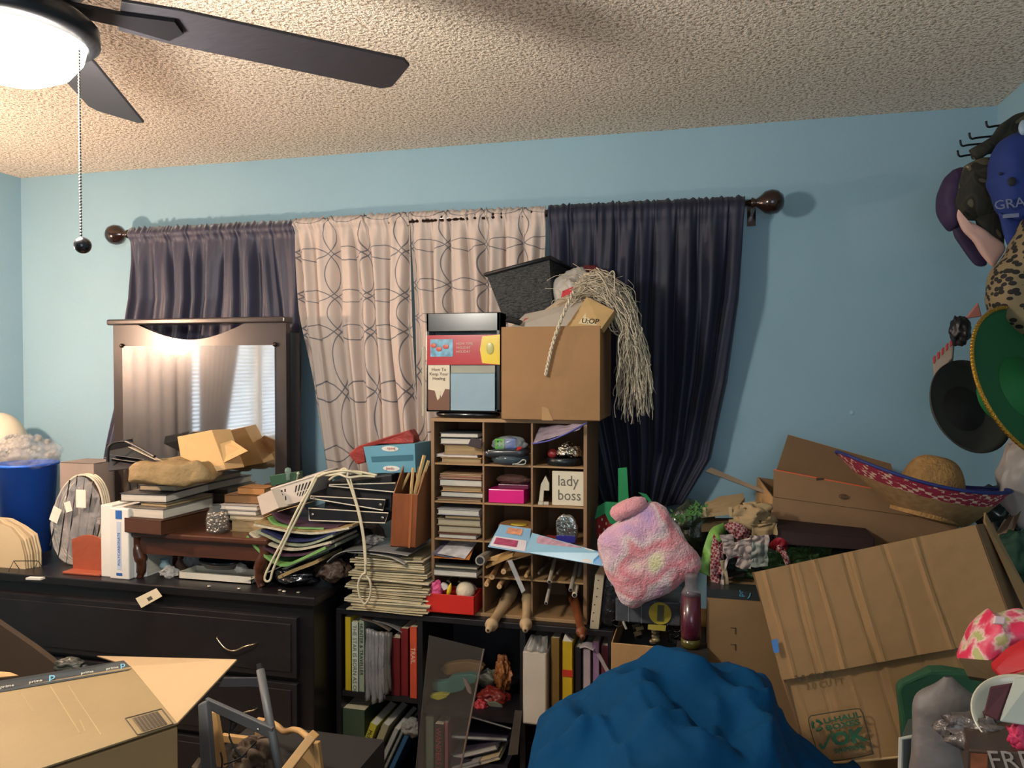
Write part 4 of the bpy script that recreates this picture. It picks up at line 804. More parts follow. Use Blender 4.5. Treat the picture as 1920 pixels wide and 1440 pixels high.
q = [W(1052, 558, 2.555), W(1074, 550, 2.555), W(1075, 538, 2.56), W(1055, 546, 2.56)]; MB().slab(q, .002).build('red_label', M('#b01822', .5), e)
e = T('small_box', W(1112, 600, 2.50), 'small pale wooden-look box with black print leaning out of the carton', 'box')
q = [W(1062, 612, 2.49), W(1128, 616, 2.47), W(1152, 582, 2.50), W(1100, 556, 2.52)]; n2 = (q[1] - q[0]).cross(q[3] - q[0]).normalized()
MB().slab(q, -.035).build('box_body', M('#b0905f', .6, var=.08, scale=5, stretch=(1, 8, 1)), e, bevel=.001)
n_ = n2 * (-1 if n2.y > 0 else 1) * .0012
MB().slab(sub(q, .28, .12, .8, .5), .0004).build('print_patch', M('#c8b68e', .6), e)
text('U:OP', .026, BLKM, e, sub(q, .35, .15, .5, .3, 1.8)[0], q[1] - q[0], q[3] - q[0])
solo(MB().slab([W(948, 604, 2.49), W(975, 610, 2.48), W(980, 604, 2.50), W(955, 596, 2.5)], .008), 'black_clip', BLK, 'black clip at the left front edge of the carton', 'clip')
# macrame yarn
yarn = M('#b3a892', .9, var=.2, scale=30); rope = M('#c9bda6', .9, bump=.8, bscale=120)
e = T('yarn_wig', W(1160, 560, 2.5), 'tangled cream yarn hair hanging over the right side of the carton', 'yarn')
random.seed(21)
mb = MB(); mb2 = MB()
for i in range(190):
    s0 = random.random(); ex = 1150 + 75 * random.random() ** .8 + 0 * i; ln = random.random()
    ey = 690 + 110 * ln - (ex - 1150) * .15
    p0 = W(1060 + 70 * s0, 560 - 45 * math.sin(s0 * 2.2) + random.uniform(-8, 22), 2.52 + random.uniform(0, .10))
    p1 = W(1120 + 30 * s0 + random.uniform(-10, 10), 512 + random.uniform(0, 55), 2.50 + random.uniform(0, .1))
    p2 = W(1163 + random.uniform(-18, 28), 560 + random.uniform(-15, 70), 2.50 + random.uniform(0, .14))
    p3 = W((ex + 1180) / 2 + random.uniform(-8, 8), 640 + random.uniform(-20, 20), 2.50 + random.uniform(0, .16))
    p4 = W(ex, ey, 2.52 + random.uniform(0, .16))
    path = catmull([p0, p1, p2, p3, p4], 9)
    path = [p + noise.noise_vector(p * 14 + V((i * .13, 0, 0))) * .017 + noise.noise_vector(p * 50 + V((i, 0, 0))) * .0035 for p in path]
    (mb if i % 3 else mb2).tube(path, .0011 if i % 3 else .0019, 5)
for i in range(46):
    p = W(1100 + random.uniform(-50, 80), 540 + random.uniform(-25, 35), 2.52 + random.uniform(0, .1)); a = random.random() * 6
    mb.tube(catmull([p, p + V((.04 * math.cos(a), -.01, .02 * math.sin(a))), p + V((.07 * math.cos(a + .7), .0, .04 * math.sin(a + .7)))], 6), .001, 4)
o = mb.build('fine_strands', yarn, e, smooth=True); o['kind'] = 'stuff'; o = mb2.build('twisted_strands', M('#c4b8a2', .9), e, smooth=True); o['kind'] = 'stuff'
path = catmull([W(1076, 545, 2.50), W(1062, 575, 2.455), W(1046, 615, 2.452), W(1035, 650, 2.455), W(1028, 680, 2.455), W(1023, 704, 2.457)], 14)
mb = MB(); 
for k in range(2): mb.tube([p + V((.0035 * math.cos(i * .8 + k * 3.14), .0035 * math.sin(i * .8 + k * 3.14), 0)) for i, p in enumerate(path)], .0033, 6)
mb.build('hanging_braid', rope, e, smooth=True)
# ---------------------------------------------------------------- between dresser and pigeonholes
def bent(name, path, Y, th, depth, mat, label, cat, group=None, z5=None, k=6, z_=None):
    """flexible sheet/magazine following a curve seen from the front; path: photo points"""
    if z_: path = [(440 + x / 3.6, 780 + y / 3.6) for x, y in path]
    pts = catmull([W(x, y, Y) for x, y in path], k)
    mb = MB(); n = len(pts); vs = []
    for i, p in enumerate(pts):
        t = (pts[min(i + 1, n - 1)] - pts[max(i - 1, 0)]).normalized(); dn = V((t.z, 0, -t.x)) * (1 if t.x > 0 else -1)
        dd = depth * (1 - .04 * math.sin(i * 1.3))
        vs += [p, p + V((.004, dd, 0)), p + V((.004, dd, 0)) + dn * th, p + dn * th]
    fs = [(i * 4 + a, i * 4 + (a + 1) % 4, (i + 1) * 4 + (a + 1) % 4, (i + 1) * 4 + a) for i in range(n - 1) for a in range(4)] + [(0, 1, 2, 3), tuple((n - 1) * 4 + a for a in (3, 2, 1, 0))]
    mb.add(vs, fs); o = mb.build(name, mat); return tag(o, label, cat, group)
mz = M('#b9b39c', .5, var=.35, scale=60, stretch=(1, 1, 14)); mz2 = M('#8a927c', .4, var=.35, scale=60, stretch=(1, 1, 14)); mzg = M('#6f9a58', .4, var=.2); mzb = M('#2a2f52', .35, var=.2); mzp = M('#4a3340', .35, var=.2); mzt = M('#8f7a52', .6, var=.3, scale=40, stretch=(1, 1, 10))
for path, Y, th, mt, lab in (
    ([(88, 805), (150, 885), (240, 965), (330, 1000), (430, 965), (610, 880)], 2.37, .009, mzg, 'green-covered magazine, lowest of the sagging curved magazines'),
    ([(92, 795), (170, 862), (280, 925), (400, 935), (520, 915), (640, 860)], 2.372, .007, mzp, 'dark purple magazine just above the green one in the sagging pile'),
    ([(100, 785), (190, 840), (310, 885), (440, 892), (650, 845)], 2.374, .008, mz, 'thick pale magazine with ragged edge in the middle of the sagging pile'),
    ([(150, 772), (220, 805), (330, 852), (480, 862), (660, 800)], 2.376, .008, mz2, 'grey-green magazine under the dark blue one'),
    ([(180, 768), (240, 790), (330, 830), (500, 835), (680, 780)], 2.378, .006, mzb, 'dark blue-covered magazine in the middle of the sagging pile'),
    ([(128, 728), (250, 752), (400, 778), (560, 785), (770, 750)], 2.38, .007, mz, 'long pale magazine in the upper part of the sagging pile, its spine to the left'),
    ([(135, 712), (260, 738), (420, 765), (600, 770), (795, 735)], 2.385, .005, mzt, 'tan magazine over the long pale one'),
    ([(228, 680), (270, 725), (400, 748), (600, 755)], 2.39, .006, mzg, 'thin green magazine near the top of the sagging pile'),
    ([(258, 650), (300, 695), (420, 730), (560, 745), (700, 742)], 2.395, .008, mzp, 'dark purple magazine curled at the top of the sagging pile'),
    ([(290, 1080), (400, 1030), (520, 985), (560, 965)], 2.38, .012, mzt, 'rolled tan and orange paper sloping under the magazines'),
    ([(320, 1030), (450, 965), (640, 885), (680, 860)], 2.40, .009, mz2, 'silver-edged magazine sloping up to the right below the pile'),
    ([(85, 1108), (200, 1062), (330, 1005)], 2.39, .003, mz, 'thin white sheet edge sloping above the right stool leg')):
    bent('magazine', path, Y, th, .19, mt, lab, 'magazine', 'magazines sagging under the white cord', z_=1)
# support pile on the dresser edge, black bags
gloss = M('#15161a', .18, var=.3, coat=.3, bump=.6, bscale=25)
x_, y_ = W(560, 1100, 2.42).x, 2.44
crumple('black_bag', (W(545, 1100, 2.42).x, 2.45, DH + .035), (.095, .07, .034), gloss, 'shiny crumpled black bag on the right end of the dresser', 'bag', 3, .35)
crumple('speckled_bag', (W(612, 1095, 2.42).x, 2.47, DH + .055), (.06, .06, .04), M('#4a3a30', .5, var=.4, scale=60, bump=.8, bscale=60), 'brown speckled lumpy bag behind the shiny black bag', 'bag', 5, .35)
crumple('black_bag', (W(665, 1020, 2.6).x, 2.64, BH + .14), (.12, .10, .145), M('#1d1c1f', .35, var=.3, bump=.5, bscale=20), 'big dark bag filling the gap under the black binders', 'bag', 13, .25)
crumple('clear_film', (W(700, 1012, 2.5).x, 2.5, W(700, 1012, 2.5).z), (.04, .03, .015), M('#a8a4a0', .15, alpha=.5), 'scrap of clear plastic under the black binders', 'film', 14, .5)
bent('grey_sheet', [(620, 985), (680, 935), (760, 908), (900, 905), (1050, 920), (1168, 940)], 2.42, .003, .2, M('#8d8b88', .35, coat=.3), 'grey plastic sheet curling left over the paper pile', 'sheet', z_=1)
bent('grey_folder', [(760, 915), (900, 925), (1050, 950), (1150, 998)], 2.43, .004, .2, M('#9c978e', .5), 'grey folder drooping at the right under the curling sheet', 'folder', z_=1)
# the pile of files on the bookcase
random.seed(31)
ORD = ['lowest'] + [w + ' from the bottom' for w in ('second', 'third', 'fourth', 'fifth', 'sixth', 'seventh', 'eighth', 'ninth', 'tenth', 'eleventh', 'twelfth', 'thirteenth')] + [w + ' from the top' for w in ('twelfth', 'eleventh', 'tenth', 'ninth', 'eighth', 'seventh', 'sixth', 'fifth', 'fourth', 'third', 'second')] + ['topmost']
gpf = 'cream file folders piled beside the red box'
ztop = W(725, 1045, 2.44).z; nf = 25; dz = (ztop - BH) / nf
for i in range(nf):
    t = i / (nf - 1); pxl = 652 + 8 * math.sin(i * 1.1) + 12 * t + random.uniform(-3, 4) - (6 if 8 < i < 13 else 0); pxr = 792 + random.uniform(-8, 10) + 6 * (1 - t)
    z = BH + i * dz; xl, xr = W(pxl, 1120, 2.45).x, W(pxr, 1120, 2.45).x; dy = random.uniform(0, .014)
    w1 = random.uniform(-.002, .002); th = dz * random.uniform(.5, .72)
    pts = [V((xl + (xr - xl) * u, 2.445 + dy, z + .0015 + .0016 * math.sin(u * 5 + i * .9) + w1 * u)) for u in [k / 10 for k in range(11)]]
    vs = []; 
    for p in pts: vs += [p, p + V((0, .25, 0)), p + V((0, .25, th)), p + V((0, 0, th))]
    fs = [(q * 4 + a, q * 4 + (a + 1) % 4, (q + 1) * 4 + (a + 1) % 4, (q + 1) * 4 + a) for q in range(10) for a in range(4)] + [(0, 1, 2, 3), (43, 42, 41, 40)]
    o = MB().add(vs, fs).build('file_folder', [M('#b9ab88', .85, var=.2, scale=6), M('#a89874', .85, var=.25, scale=8), M('#c6ba9a', .85, var=.15, scale=6), M('#8f8264', .9, var=.3, scale=10)][random.choice([0, 0, 1, 2, 2, 3])])
    tag(o, 'cream file folder, %s in the tall pile left of the red box' % ORD[i], 'folder', gpf)
# black binders
pip = M('#cfc9b8', .35, metal=.3); bkb = M('#17171b', .35, var=.3, coat=.3)
def Z5(x, y): return (440 + x / 3.6, 780 + y / 3.6)
def binder(q, Y, label, rings=True, depth=.22):
    P = [W(*Z5(*p), Y) for p in q]; e = T('ring_binder', (P[0] + P[2]) / 2, label, 'binder', 'black binders lying under the blue box')
    MB().hexa(P, [p + V((0, depth, 0)) for p in P]).build('binder_cover', bkb, e, bevel=.002)
    MB().tube([p + V((0, -.001, 0)) for p in P] + [P[0] + V((0, -.001, 0))], .0022, 6).build('edge_piping', pip, e)
    if rings:
        for t in (.05, .95):
            c_ = P[0].lerp(P[1], t).lerp(P[3].lerp(P[2], t), .5); MB().ball(c_ + V((0, -.002, 0)), (.006, .004, .006 if abs(P[0].z - P[3].z) > .01 or t > .5 else .003), 10, 6).build('corner_rivet', M('#b8b4a8', .2, metal=1), e)
    return e
binder([(505, 704), (1015, 722), (1038, 655), (500, 622)], 2.43, 'lowest black binder with pale piping in the binder pile')
binder([(515, 555), (1003, 636), (1018, 566), (515, 540)], 2.43, 'wedge-shaped black binder above the lowest one')
binder([(640, 472), (1086, 514), (1086, 452), (640, 464)], 2.44, 'uppermost pale-edged black binder reaching the brown file box', False)
MB().slab([W(*Z5(520, 530), 2.44), W(*Z5(1080, 640), 2.44), W(*Z5(1080, 530), 2.60), W(*Z5(560, 440), 2.60)], .004).build('black_sheet', bkb); tag(bpy.data.objects['black_sheet'], 'black flat board between the two upper binders', 'board')
solo(MB().hexa([W(*Z5(600, 640), 2.46), W(*Z5(1060, 660), 2.46), W(*Z5(1060, 390), 2.46), W(*Z5(620, 450), 2.46)], [W(*Z5(600, 640), 2.46) + V((0, .2, 0)), W(*Z5(1060, 660), 2.46) + V((0, .2, 0)), W(*Z5(1060, 390), 2.46) + V((0, .2, 0)), W(*Z5(620, 450), 2.46) + V((0, .2, 0))]), 'black_case', M('#0f0f12', .5, var=.3), 'black soft case behind the pale-edged binders', 'case', bevel=.006)
# blue carton + red bag
q = [W(*Z5(905, 388), 2.50), W(*Z5(1222, 380), 2.50), W(*Z5(1215, 186), 2.50), W(*Z5(868, 208), 2.50)]
e = T('blue_box', (q[0] + q[1]) / 2, 'light blue printed carton on its side with white oval labels, under the red bag', 'box')
MB().hexa(q, [p + V((.02, .12, .0)) for p in q]).build('box_body', M('#5d93a8', .45, var=.05), e, bevel=.001)
n_ = V((0, -.0008, 0)); 
MB().slab(sub(q, .12, .42, .96, .62, 1), .001).build('dark_slot', M('#2f6478', .5), e)
ov = M('#cfd0c8', .5)
for (u, v, ru) in ((.52, .87, .032), (.50, .16, .032)):
    c_ = q[0].lerp(q[1], u).lerp(q[3].lerp(q[2], u), v); MB().ball(c_ + V((0, -.0012, 0)), (ru, .0008, .010), 20, 8).build('oval_label', ov, e)
    text('Jeedo', .014, M('#a8342c', .5), e, c_ + V((.02 if v > .5 else -.02, -.0024, .004 if v > .5 else -.004)), (-1 if v > .5 else 1, 0, 0), (0, 0, -1 if v > .5 else 1), name='lettering')
q = [Z5(*p) for p in ((765, 258), (830, 205), (1000, 150), (1175, 92), (1205, 140), (1212, 180), (980, 190), (875, 212), (880, 320), (830, 328), (795, 300))]
o = MB().poly([W(x, y, 2.53) for x, y in q], (0, .06, 0)).jitter(.006, 30).build('red_bag', M('#8f2820', .5, var=.25, scale=12, bump=.4), bevel=.004); tag(o, 'red crumpled paper bag lying over the light blue carton', 'bag')
# file box with sticks
q = [Z5(1050, 882), Z5(1218, 898), Z5(1242, 530), Z5(1072, 518)]
fq = [W(x, y, 2.42) for x, y in q]; zb_ = fq[0].z
fx0, fx1 = fq[0].x, fq[1].x; ft, bt2 = fq[2].z, W(*Z5(1300, 330), 2.55).z; mb = MB()
e = T('file_box', ((fx0 + fx1) / 2, 2.48, zb_), 'reddish brown wooden file holder with pale sticks inside, on the paper pile', 'file holder')
dk = .24; lean = V((.014, 0, 0))
ma = M('#7a4426', .35, var=.25, scale=6, stretch=(4, 1, 1), coat=.3)
mb.obox((fx0, 2.42, zb_), (fx1 - fx0, 0, 0), (0, .004, 0), (.010, 0, ft - zb_)); mb.obox((fx0, 2.42, zb_), (fx1 - fx0, 0, 0), (0, dk, 0), (0, 0, .004)); mb.build('front_panel', ma, e, bevel=.001)
for x in (fx0, fx1 - .004): MB().poly([(x, 2.424, zb_), (x + .010, 2.424, ft), (x + .014, 2.50, bt2), (x + .014, 2.42 + dk, bt2), (x, 2.42 + dk, zb_)], (.004, 0, 0)).build('side_panel', M('#8c5c38', .6, var=.1), e)
MB().obox((fx0, 2.42 + dk - .004, zb_), (fx1 - fx0, 0, 0), (0, .004, 0), (.014, 0, bt2 - zb_)).build('back_panel', M('#8c6a44', .7, var=.1), e)
MB().obox((fx0 + (fx1 - fx0) * .72, 2.4185, zb_), (.008, 0, 0), (0, .002, 0), (.010, 0, ft - zb_)).build('edge_strip', M('#95582f', .4), e)
stk = M('#c2a470', .6, var=.1)
for i, (a, b_, r) in enumerate((((1190, 520), (1205, 350), .006), ((1215, 520), (1280, 265), .007), ((1235, 510), (1310, 300), .006), ((1120, 510), (1180, 380), .005), ((1240, 500), (1230, 340), .006), ((1100, 500), (1105, 350), .006))):
    p0, p1 = W(*Z5(*a), 2.46 + .012 * i), W(*Z5(*b_), 2.47 + .012 * i); d = (p0 - p1); p0 = p0 + d.normalized() * .05
    o = MB().tube([p0, p1], r, 4).build('wooden_stick', stk, bevel=.0008); tag(o, 'flat pale wooden stick, %s in the brown file holder' % ['third from the left', 'tallest', 'rightmost', 'second from the left', 'fourth from the left', 'leftmost'][i], 'stick', 'sticks in the brown file holder')
# wicker-like white basket with green things; card box
wb = M('#bfb6ac', .6, var=.05)
q = [W(522, 951, 2.45), W(573, 938, 2.43), W(596, 890, 2.43), W(509, 917, 2.45)]
e = T('white_basket', (q[0] + q[1]) / 2, 'small white slotted plastic basket tilted on the magazines', 'basket')
mb = MB(); bk = V((.02, .11, .012)); mb.slab(q, -.003)
mb.slab([q[0], q[3], q[3] + bk, q[0] + bk], .003); mb.slab([q[1], q[2], q[2] + bk, q[1] + bk], -.003); mb.slab([p + bk for p in q], .003); mb.slab([q[0], q[1], q[1] + bk, q[0] + bk], .003); mb.build('basket_body', wb, e)
MB().tube([q[3], q[2], q[2] + bk, q[3] + bk, q[3]], .004).build('rim', wb, e)
mb = MB()
n_ = (q[1] - q[0]).cross(q[3] - q[0]).normalized(); n_ = n_ * (.0012 if n_.y < 0 else -.0012)
for u in [.12, .2, .28, .55, .63, .71, .79, .87]:
    for v in ((.25, .45), (.5, .8)): MB().slab(sub(q, u, v[0], u + .035, v[1]), .0006).build('slot', BLKM, e)
o = MB().hexa([W(508, 912, 2.50), W(560, 900, 2.50), W(560, 884, 2.50), W(505, 892, 2.50)], [p + V((0, .03, 0)) for p in (W(508, 912, 2.50), W(560, 900, 2.50), W(560, 884, 2.50), W(505, 892, 2.50))]).build('green_card', M('#1f4a34', .5), bevel=.002); tag(o, 'dark green packet standing in the small white basket', 'packet')
o = MB().lathe([(0, 0), (.007, 0), (.007, .02), (.012, .03), (.010, .042), (0, .046)], W(540, 900, 2.47), (0, 0, 1), n=16).build('glass_vial', M('#8fa8a0', .1, alpha=.5), smooth=True); tag(o, 'small clear glass stopper sticking up from the white basket', 'vial')
o = MB().lathe([(.003, 0), (.003, .03), (.007, .034), (0, .042)], W(556, 905, 2.46), (.2, 0, 1), n=10).build('thin_bottle', M('#b8b4a0', .3), smooth=True); tag(o, 'thin pale peg beside the glass stopper in the white basket', 'peg')
q = [W(491, 966, 2.43), W(523, 952, 2.41), W(509, 919, 2.41), W(482, 931, 2.43)]
o = MB().hexa(q, [p + V((.03, .08, 0)) for p in q]).build('index_box', M('#c9bcae', .7, var=.04)); tag(o, 'small cream card box left of the white slotted basket', 'box')
bent('manila_sheet', [(180, 690), (300, 640), (480, 590)], 2.42, .002, .1, M('#b89a66', .8), 'tan sheet under the small cream card box', 'paper', z_=1)
# cord
cordm = M('#c9c0a4', .5, var=.06)
e = T('power_cord', W(640, 890, 2.42), 'off-white power cord tied round the binders, hanging in a loop', 'cord')
def cord(pts, r=.0042): MB().tube(catmull([W(*Z5(x, y), Y) for x, y, Y in pts], 8), r, 8).build('cord_run', cordm, e, smooth=True)
cord([(740, 380, 2.42), (640, 385, 2.42), (555, 400, 2.41), (500, 500, 2.385), (420, 640, 2.37), (330, 830, 2.355), (250, 980, 2.35), (205, 1080, 2.345), (212, 1115, 2.345), (240, 1105, 2.348), (262, 1030, 2.35), (340, 850, 2.358), (440, 650, 2.372), (510, 505, 2.388), (560, 405, 2.415)])
cord([(720, 400, 2.42), (700, 380, 2.41), (740, 355, 2.41), (765, 380, 2.405), (760, 420, 2.405), (790, 500, 2.405), (835, 650, 2.405), (868, 830, 2.405), (880, 980, 2.405), (885, 1065, 2.405), (915, 1120, 2.405), (915, 1210, 2.41), (880, 1268, 2.415), (845, 1220, 2.41), (835, 1130, 2.405), (860, 1075, 2.40), (885, 1060, 2.398)])
cord([(780, 420, 2.403), (812, 540, 2.403), (850, 680, 2.403), (880, 860, 2.403), (888, 1010, 2.4)], .003)
cord([(560, 395, 2.42), (640, 400, 2.41), (720, 385, 2.40), (820, 375, 2.42), (960, 400, 2.43)]); cord([(640, 430, 2.42), (700, 395, 2.40), (770, 415, 2.40), (860, 405, 2.42), (950, 410, 2.43)]); cord([(550, 415, 2.41), (640, 380, 2.405), (760, 370, 2.40), (860, 395, 2.42)])

# ---------------------------------------------------------------- inside the black bookcase
def Z4(x, y): return (620 + x / 3.43, 1140 + y / 3.43)
def upright(x0, x1, y0, y1, Y, depth, label, cover, pages=PAGE, zb=None, lean=0, group=None, writing=None, wc='#222222', spine='v0', ws=.8):
    a, c_ = W(*Z4(x0, (y0 + y1) / 2), Y), W(*Z4(x1, (y0 + y1) / 2), Y); zt = W(*Z4(x0, y0), Y).z
    z = zb; h = zt - z
    nn = V((c_.x - a.x, 0, 0)); up = V((math.sin(lean), 0, math.cos(lean))) * h; nn = V((math.cos(lean), 0, -math.sin(lean))) * (c_.x - a.x)
    e = book(V((a.x, Y, z)), V((0, depth, 0)), up, nn, label, cover, pages, 'u0', group=group, hard=False)
    if writing: text(writing, nn.length * ws, M(wc, .5), e, V((a.x, Y - .0008, z)) + nn * .2 + up * .96, -up, nn, name='spine_lettering')
    return e
s0, s1 = SHL[0], SHL[1]
gb = 'books standing in the upper left bay of the black bookcase'
upright(92, 132, 55, 505, 2.475, .16, 'yellow thin book leftmost in the upper left bay', '#b8a020', zb=s0, group=gb)
upright(134, 178, 90, 495, 2.472, .16, 'white book with dark spine lettering beside the yellow one', '#b8bcae', zb=s0, group=gb, writing='THE STAR IS BORN AS OF', wc='#5a6a4a')
upright(180, 218, 80, 495, 2.475, .16, 'pale green striped spine book third from the left', '#8f9a86', zb=s0, group=gb, writing='HUNTER & TRAVELLER', wc='#20242a')
upright(388, 448, 190, 620, 2.475, .17, 'dark red binder, left of the pair', '#5c1216', zb=s0, group=gb)
upright(448, 500, 130, 600, 2.482, .17, 'dark red binder, right one of the pair', '#6a1418', zb=s0, group=gb)
upright(508, 556, 120, 600, 2.470, .16, 'orange-red book with small white label, rightmost in upper left bay', '#b8462a', zb=s0, group=gb, writing='          TRAIL', wc='#d8b8a0')
for i, (x, y0, y1, w_, lab) in enumerate(((225, 130, 600, 34, 'crumpled grey plastic sleeve left of the folded pair'), (262, 145, 620, 40, 'grey plastic sleeve in the middle of the upper left bay'), (310, 150, 610, 30, 'grey plastic sleeve with white edge left of the dark red binders'), (345, 150, 560, 34, 'dull grey folder touching the dark red binder'))):
    A_ = [W(*Z4(x, y1), 2.45), W(*Z4(x + w_, y1 - 20), 2.45), W(*Z4(x + w_ + 8, y0 + 10), 2.47), W(*Z4(x + 12, y0), 2.47)]
    o = MB(); o.grid(lambda u, v: A_[0].lerp(A_[1], u).lerp(A_[3].lerp(A_[2], u), v) + V((0, .008 * math.sin(u * 9 + v * 5), 0)), 8, 16); 
    vs = list(o.v); o = o.build('plastic_sleeve', M('#7d7b7a' if i < 3 else '#5a5650', .3, var=.25, scale=12, coat=.3), smooth=True, solid=.012); tag(o, lab, 'sleeve', 'grey sleeves in the upper left bay')
for i, (x, y, lab) in enumerate(((250, 70, 'brown-grey magazine sloping over the grey sleeves'), (330, 80, 'grey magazine with white corner sloping above the dark red binders'))):
    bent('magazine', [Z4(x - 60, y - 5), Z4(x + 40, y + 25), Z4(x + 130, y + 75)], 2.47 + i * .01, .004, .15, M(['#5d5348', '#6f6c68'][i], .4, var=.3, scale=30), lab, 'magazine')
# lower left bay
z0 = .06
upright(60, 222, 640, 1300, 2.475, .20, 'thick dark green book standing at the left of the lower left bay', '#3a4a38', zb=z0)
def leaning(x0, y0, x1, y1, w_, Y, label, cover, writing=None, wc='#222', pages=PAGEW, depth=.18):
    """book leaning: spine centre runs from photo point (x0,y0) low to (x1,y1) high"""
    a, c_ = W(*Z4(x0, y0), Y), W(*Z4(x1, y1), Y); up = c_ - a; d = up.normalized(); nn = V((d.z, 0, -d.x)) * (w_ / 3.43 * 2.65 / FPX)
    e = book(a, V((0, depth, 0)), up, nn, label, cover, pages, 'u0', group='books leaning right in the lower left bay', hard=False)
    if writing: text(writing, nn.length * .72, M(wc, .5), e, a + V((0, -.0008, 0)) + nn * .2 + up * .93, -up, nn, name='spine_lettering')
leaning(40, 1300, 255, 735, 52, 2.46, 'yellow leaning book with dark MCNAB lettering', '#a8a032', 'McNAB', '#2a2c20')
leaning(105, 1300, 335, 740, 46, 2.465, 'cream leaning book right of the yellow one', '#8a8468')
leaning(165, 1300, 410, 770, 34, 2.47, 'white-spined leaning book in the middle of the lower left bay', '#8d8d88')
leaning(210, 1300, 450, 790, 22, 2.475, 'thin grey leaning booklet left of the blue one', '#6c706c')
leaning(245, 1300, 480, 800, 34, 2.48, 'blue leaning book rightmost in the lower left bay', '#1f4a6c')
crumple('crumpled_paper', W(*Z4(520, 770), 2.50), (.035, .03, .03), M('#77756e', .7), 'crumpled grey paper on the blue leaning book', 'paper', 4, .4)
# centre bay
upright(610, 664, 700, 1300, 2.48, .18, 'grey-green book standing at the left of the lower centre bay', '#5c6454', zb=z0)
upright(666, 726, 745, 1300, 2.475, .18, 'dark book with red lettering, second in the lower centre bay', '#2c2224', zb=z0, writing='WANDERS HOME', wc='#8a2c30')
upright(730, 756, 735, 1300, 2.485, .18, 'thin pink book beside the dark one in the lower centre bay', '#9a5660', zb=z0)
z = W(*Z4(900, 1100), 2.55).z
mb = MB(); xa_, xb_ = W(*Z4(775, 900), 2.50).x, W(*Z4(1140, 900), 2.50).x
solo(MB().box((xa_, 2.49, z0), (xb_, 2.76, .20)), 'storage_box', M('#2a2630', .6, var=.3), 'dark box under the white books in the lower centre bay', 'box')
def lying(x0, y0, x1, y1, t, Y, depth, label, cover, pages=PAGEW):
    a, c_ = W(*Z4(x0, y0), Y), W(*Z4(x1, y1), Y); v = V((0, depth, 0)); u = c_ - a; n2 = u.cross(v).normalized() * (t / 3.43 * 2.7 / FPX)
    return book(a, u, v, n2, label, cover, pages, 'v1')
lying(750, 842, 1138, 862, 30, 2.52, .16, 'white-paged book lying flat, upper one in the lower centre bay', '#3a3440')
lying(785, 985, 1075, 915, 40, 2.50, .16, 'white-paged book tilted below the flat one in the centre bay', '#3a3440')
lying(860, 1040, 1090, 975, 26, 2.48, .16, 'cream book tilted at the bottom of the centre bay', '#a89878')
lying(780, 1060, 960, 1010, 22, 2.47, .16, 'grey book tilted lowest in the centre bay', '#77777a')
# wooden shapes / toys on the centre shelf
def blob_poly(name, pts, Y, th, mat, label, cat, bev=.003):
    P = [W(*Z4(x, y), Y) for x, y in pts]; return tag(MB().poly(P, (0, th, 0)).build(name, mat, bevel=bev), label, cat)
blob_poly('teal_glove', [(635, 490), (650, 472), (700, 478), (745, 470), (770, 440), (840, 430), (900, 425), (945, 440), (930, 480), (870, 500), (850, 530), (800, 545), (760, 550), (700, 545), (660, 530)], 2.56, .03, M('#3f7a70', .6, var=.2), 'teal ruffled foam shape on the middle shelf of the bookcase', 'toy')
blob_poly('brown_shape', [(700, 395), (730, 365), (800, 350), (880, 345), (960, 360), (985, 385), (960, 415), (880, 420), (800, 428), (740, 432)], 2.62, .03, M('#7a5a2c', .6, var=.2), 'brown leathery shape behind the teal one on the middle shelf', 'toy')
blob_poly('yellow_shape', [(635, 560), (700, 550), (762, 556), (740, 580), (690, 596), (640, 580)], 2.52, .02, M('#b0a630', .5), 'flat yellow shape in front of the teal one', 'toy')
crumple('red_toy', W(*Z4(1050, 570), 2.60), (.055, .04, .03), M('#8a2c24', .4, var=.3, scale=30), 'red-brown knobbly toy at the right of the middle shelf', 'toy', 5, .5)
crumple('orange_toy', W(*Z4(1110, 430), 2.62), (.03, .03, .065), M('#9a5c2c', .5, var=.3, scale=30, bump=.6), 'orange-brown spiky toy at the back right of the middle shelf', 'toy', 8, .6)
crumple('pink_toy', W(*Z4(965, 640), 2.53), (.026, .02, .024), M('#c23a44', .4), 'pinkish red small toy at the edge of the middle shelf', 'toy', 9, .6)
crumple('grey_toy', W(*Z4(1000, 450), 2.66), (.05, .03, .035), M('#5c5a4c', .5, var=.3), 'grey-green crumpled shape behind the red-brown toy', 'toy', 10, .4)
blob_poly('leaf_shape', [(1000, 610), (1050, 600), (1100, 625), (1110, 650), (1060, 652), (1020, 635)], 2.54, .008, M('#6a6a58', .5), 'flat grey-green leaf shape right of the pinkish toy', 'toy')
blob_poly('pale_wedge', [(848, 450), (870, 465), (900, 520), (905, 560), (880, 545), (858, 490)], 2.535, .01, M('#9a8078', .5), 'pale pinkish wedge leaning in the centre of the middle shelf', 'toy')
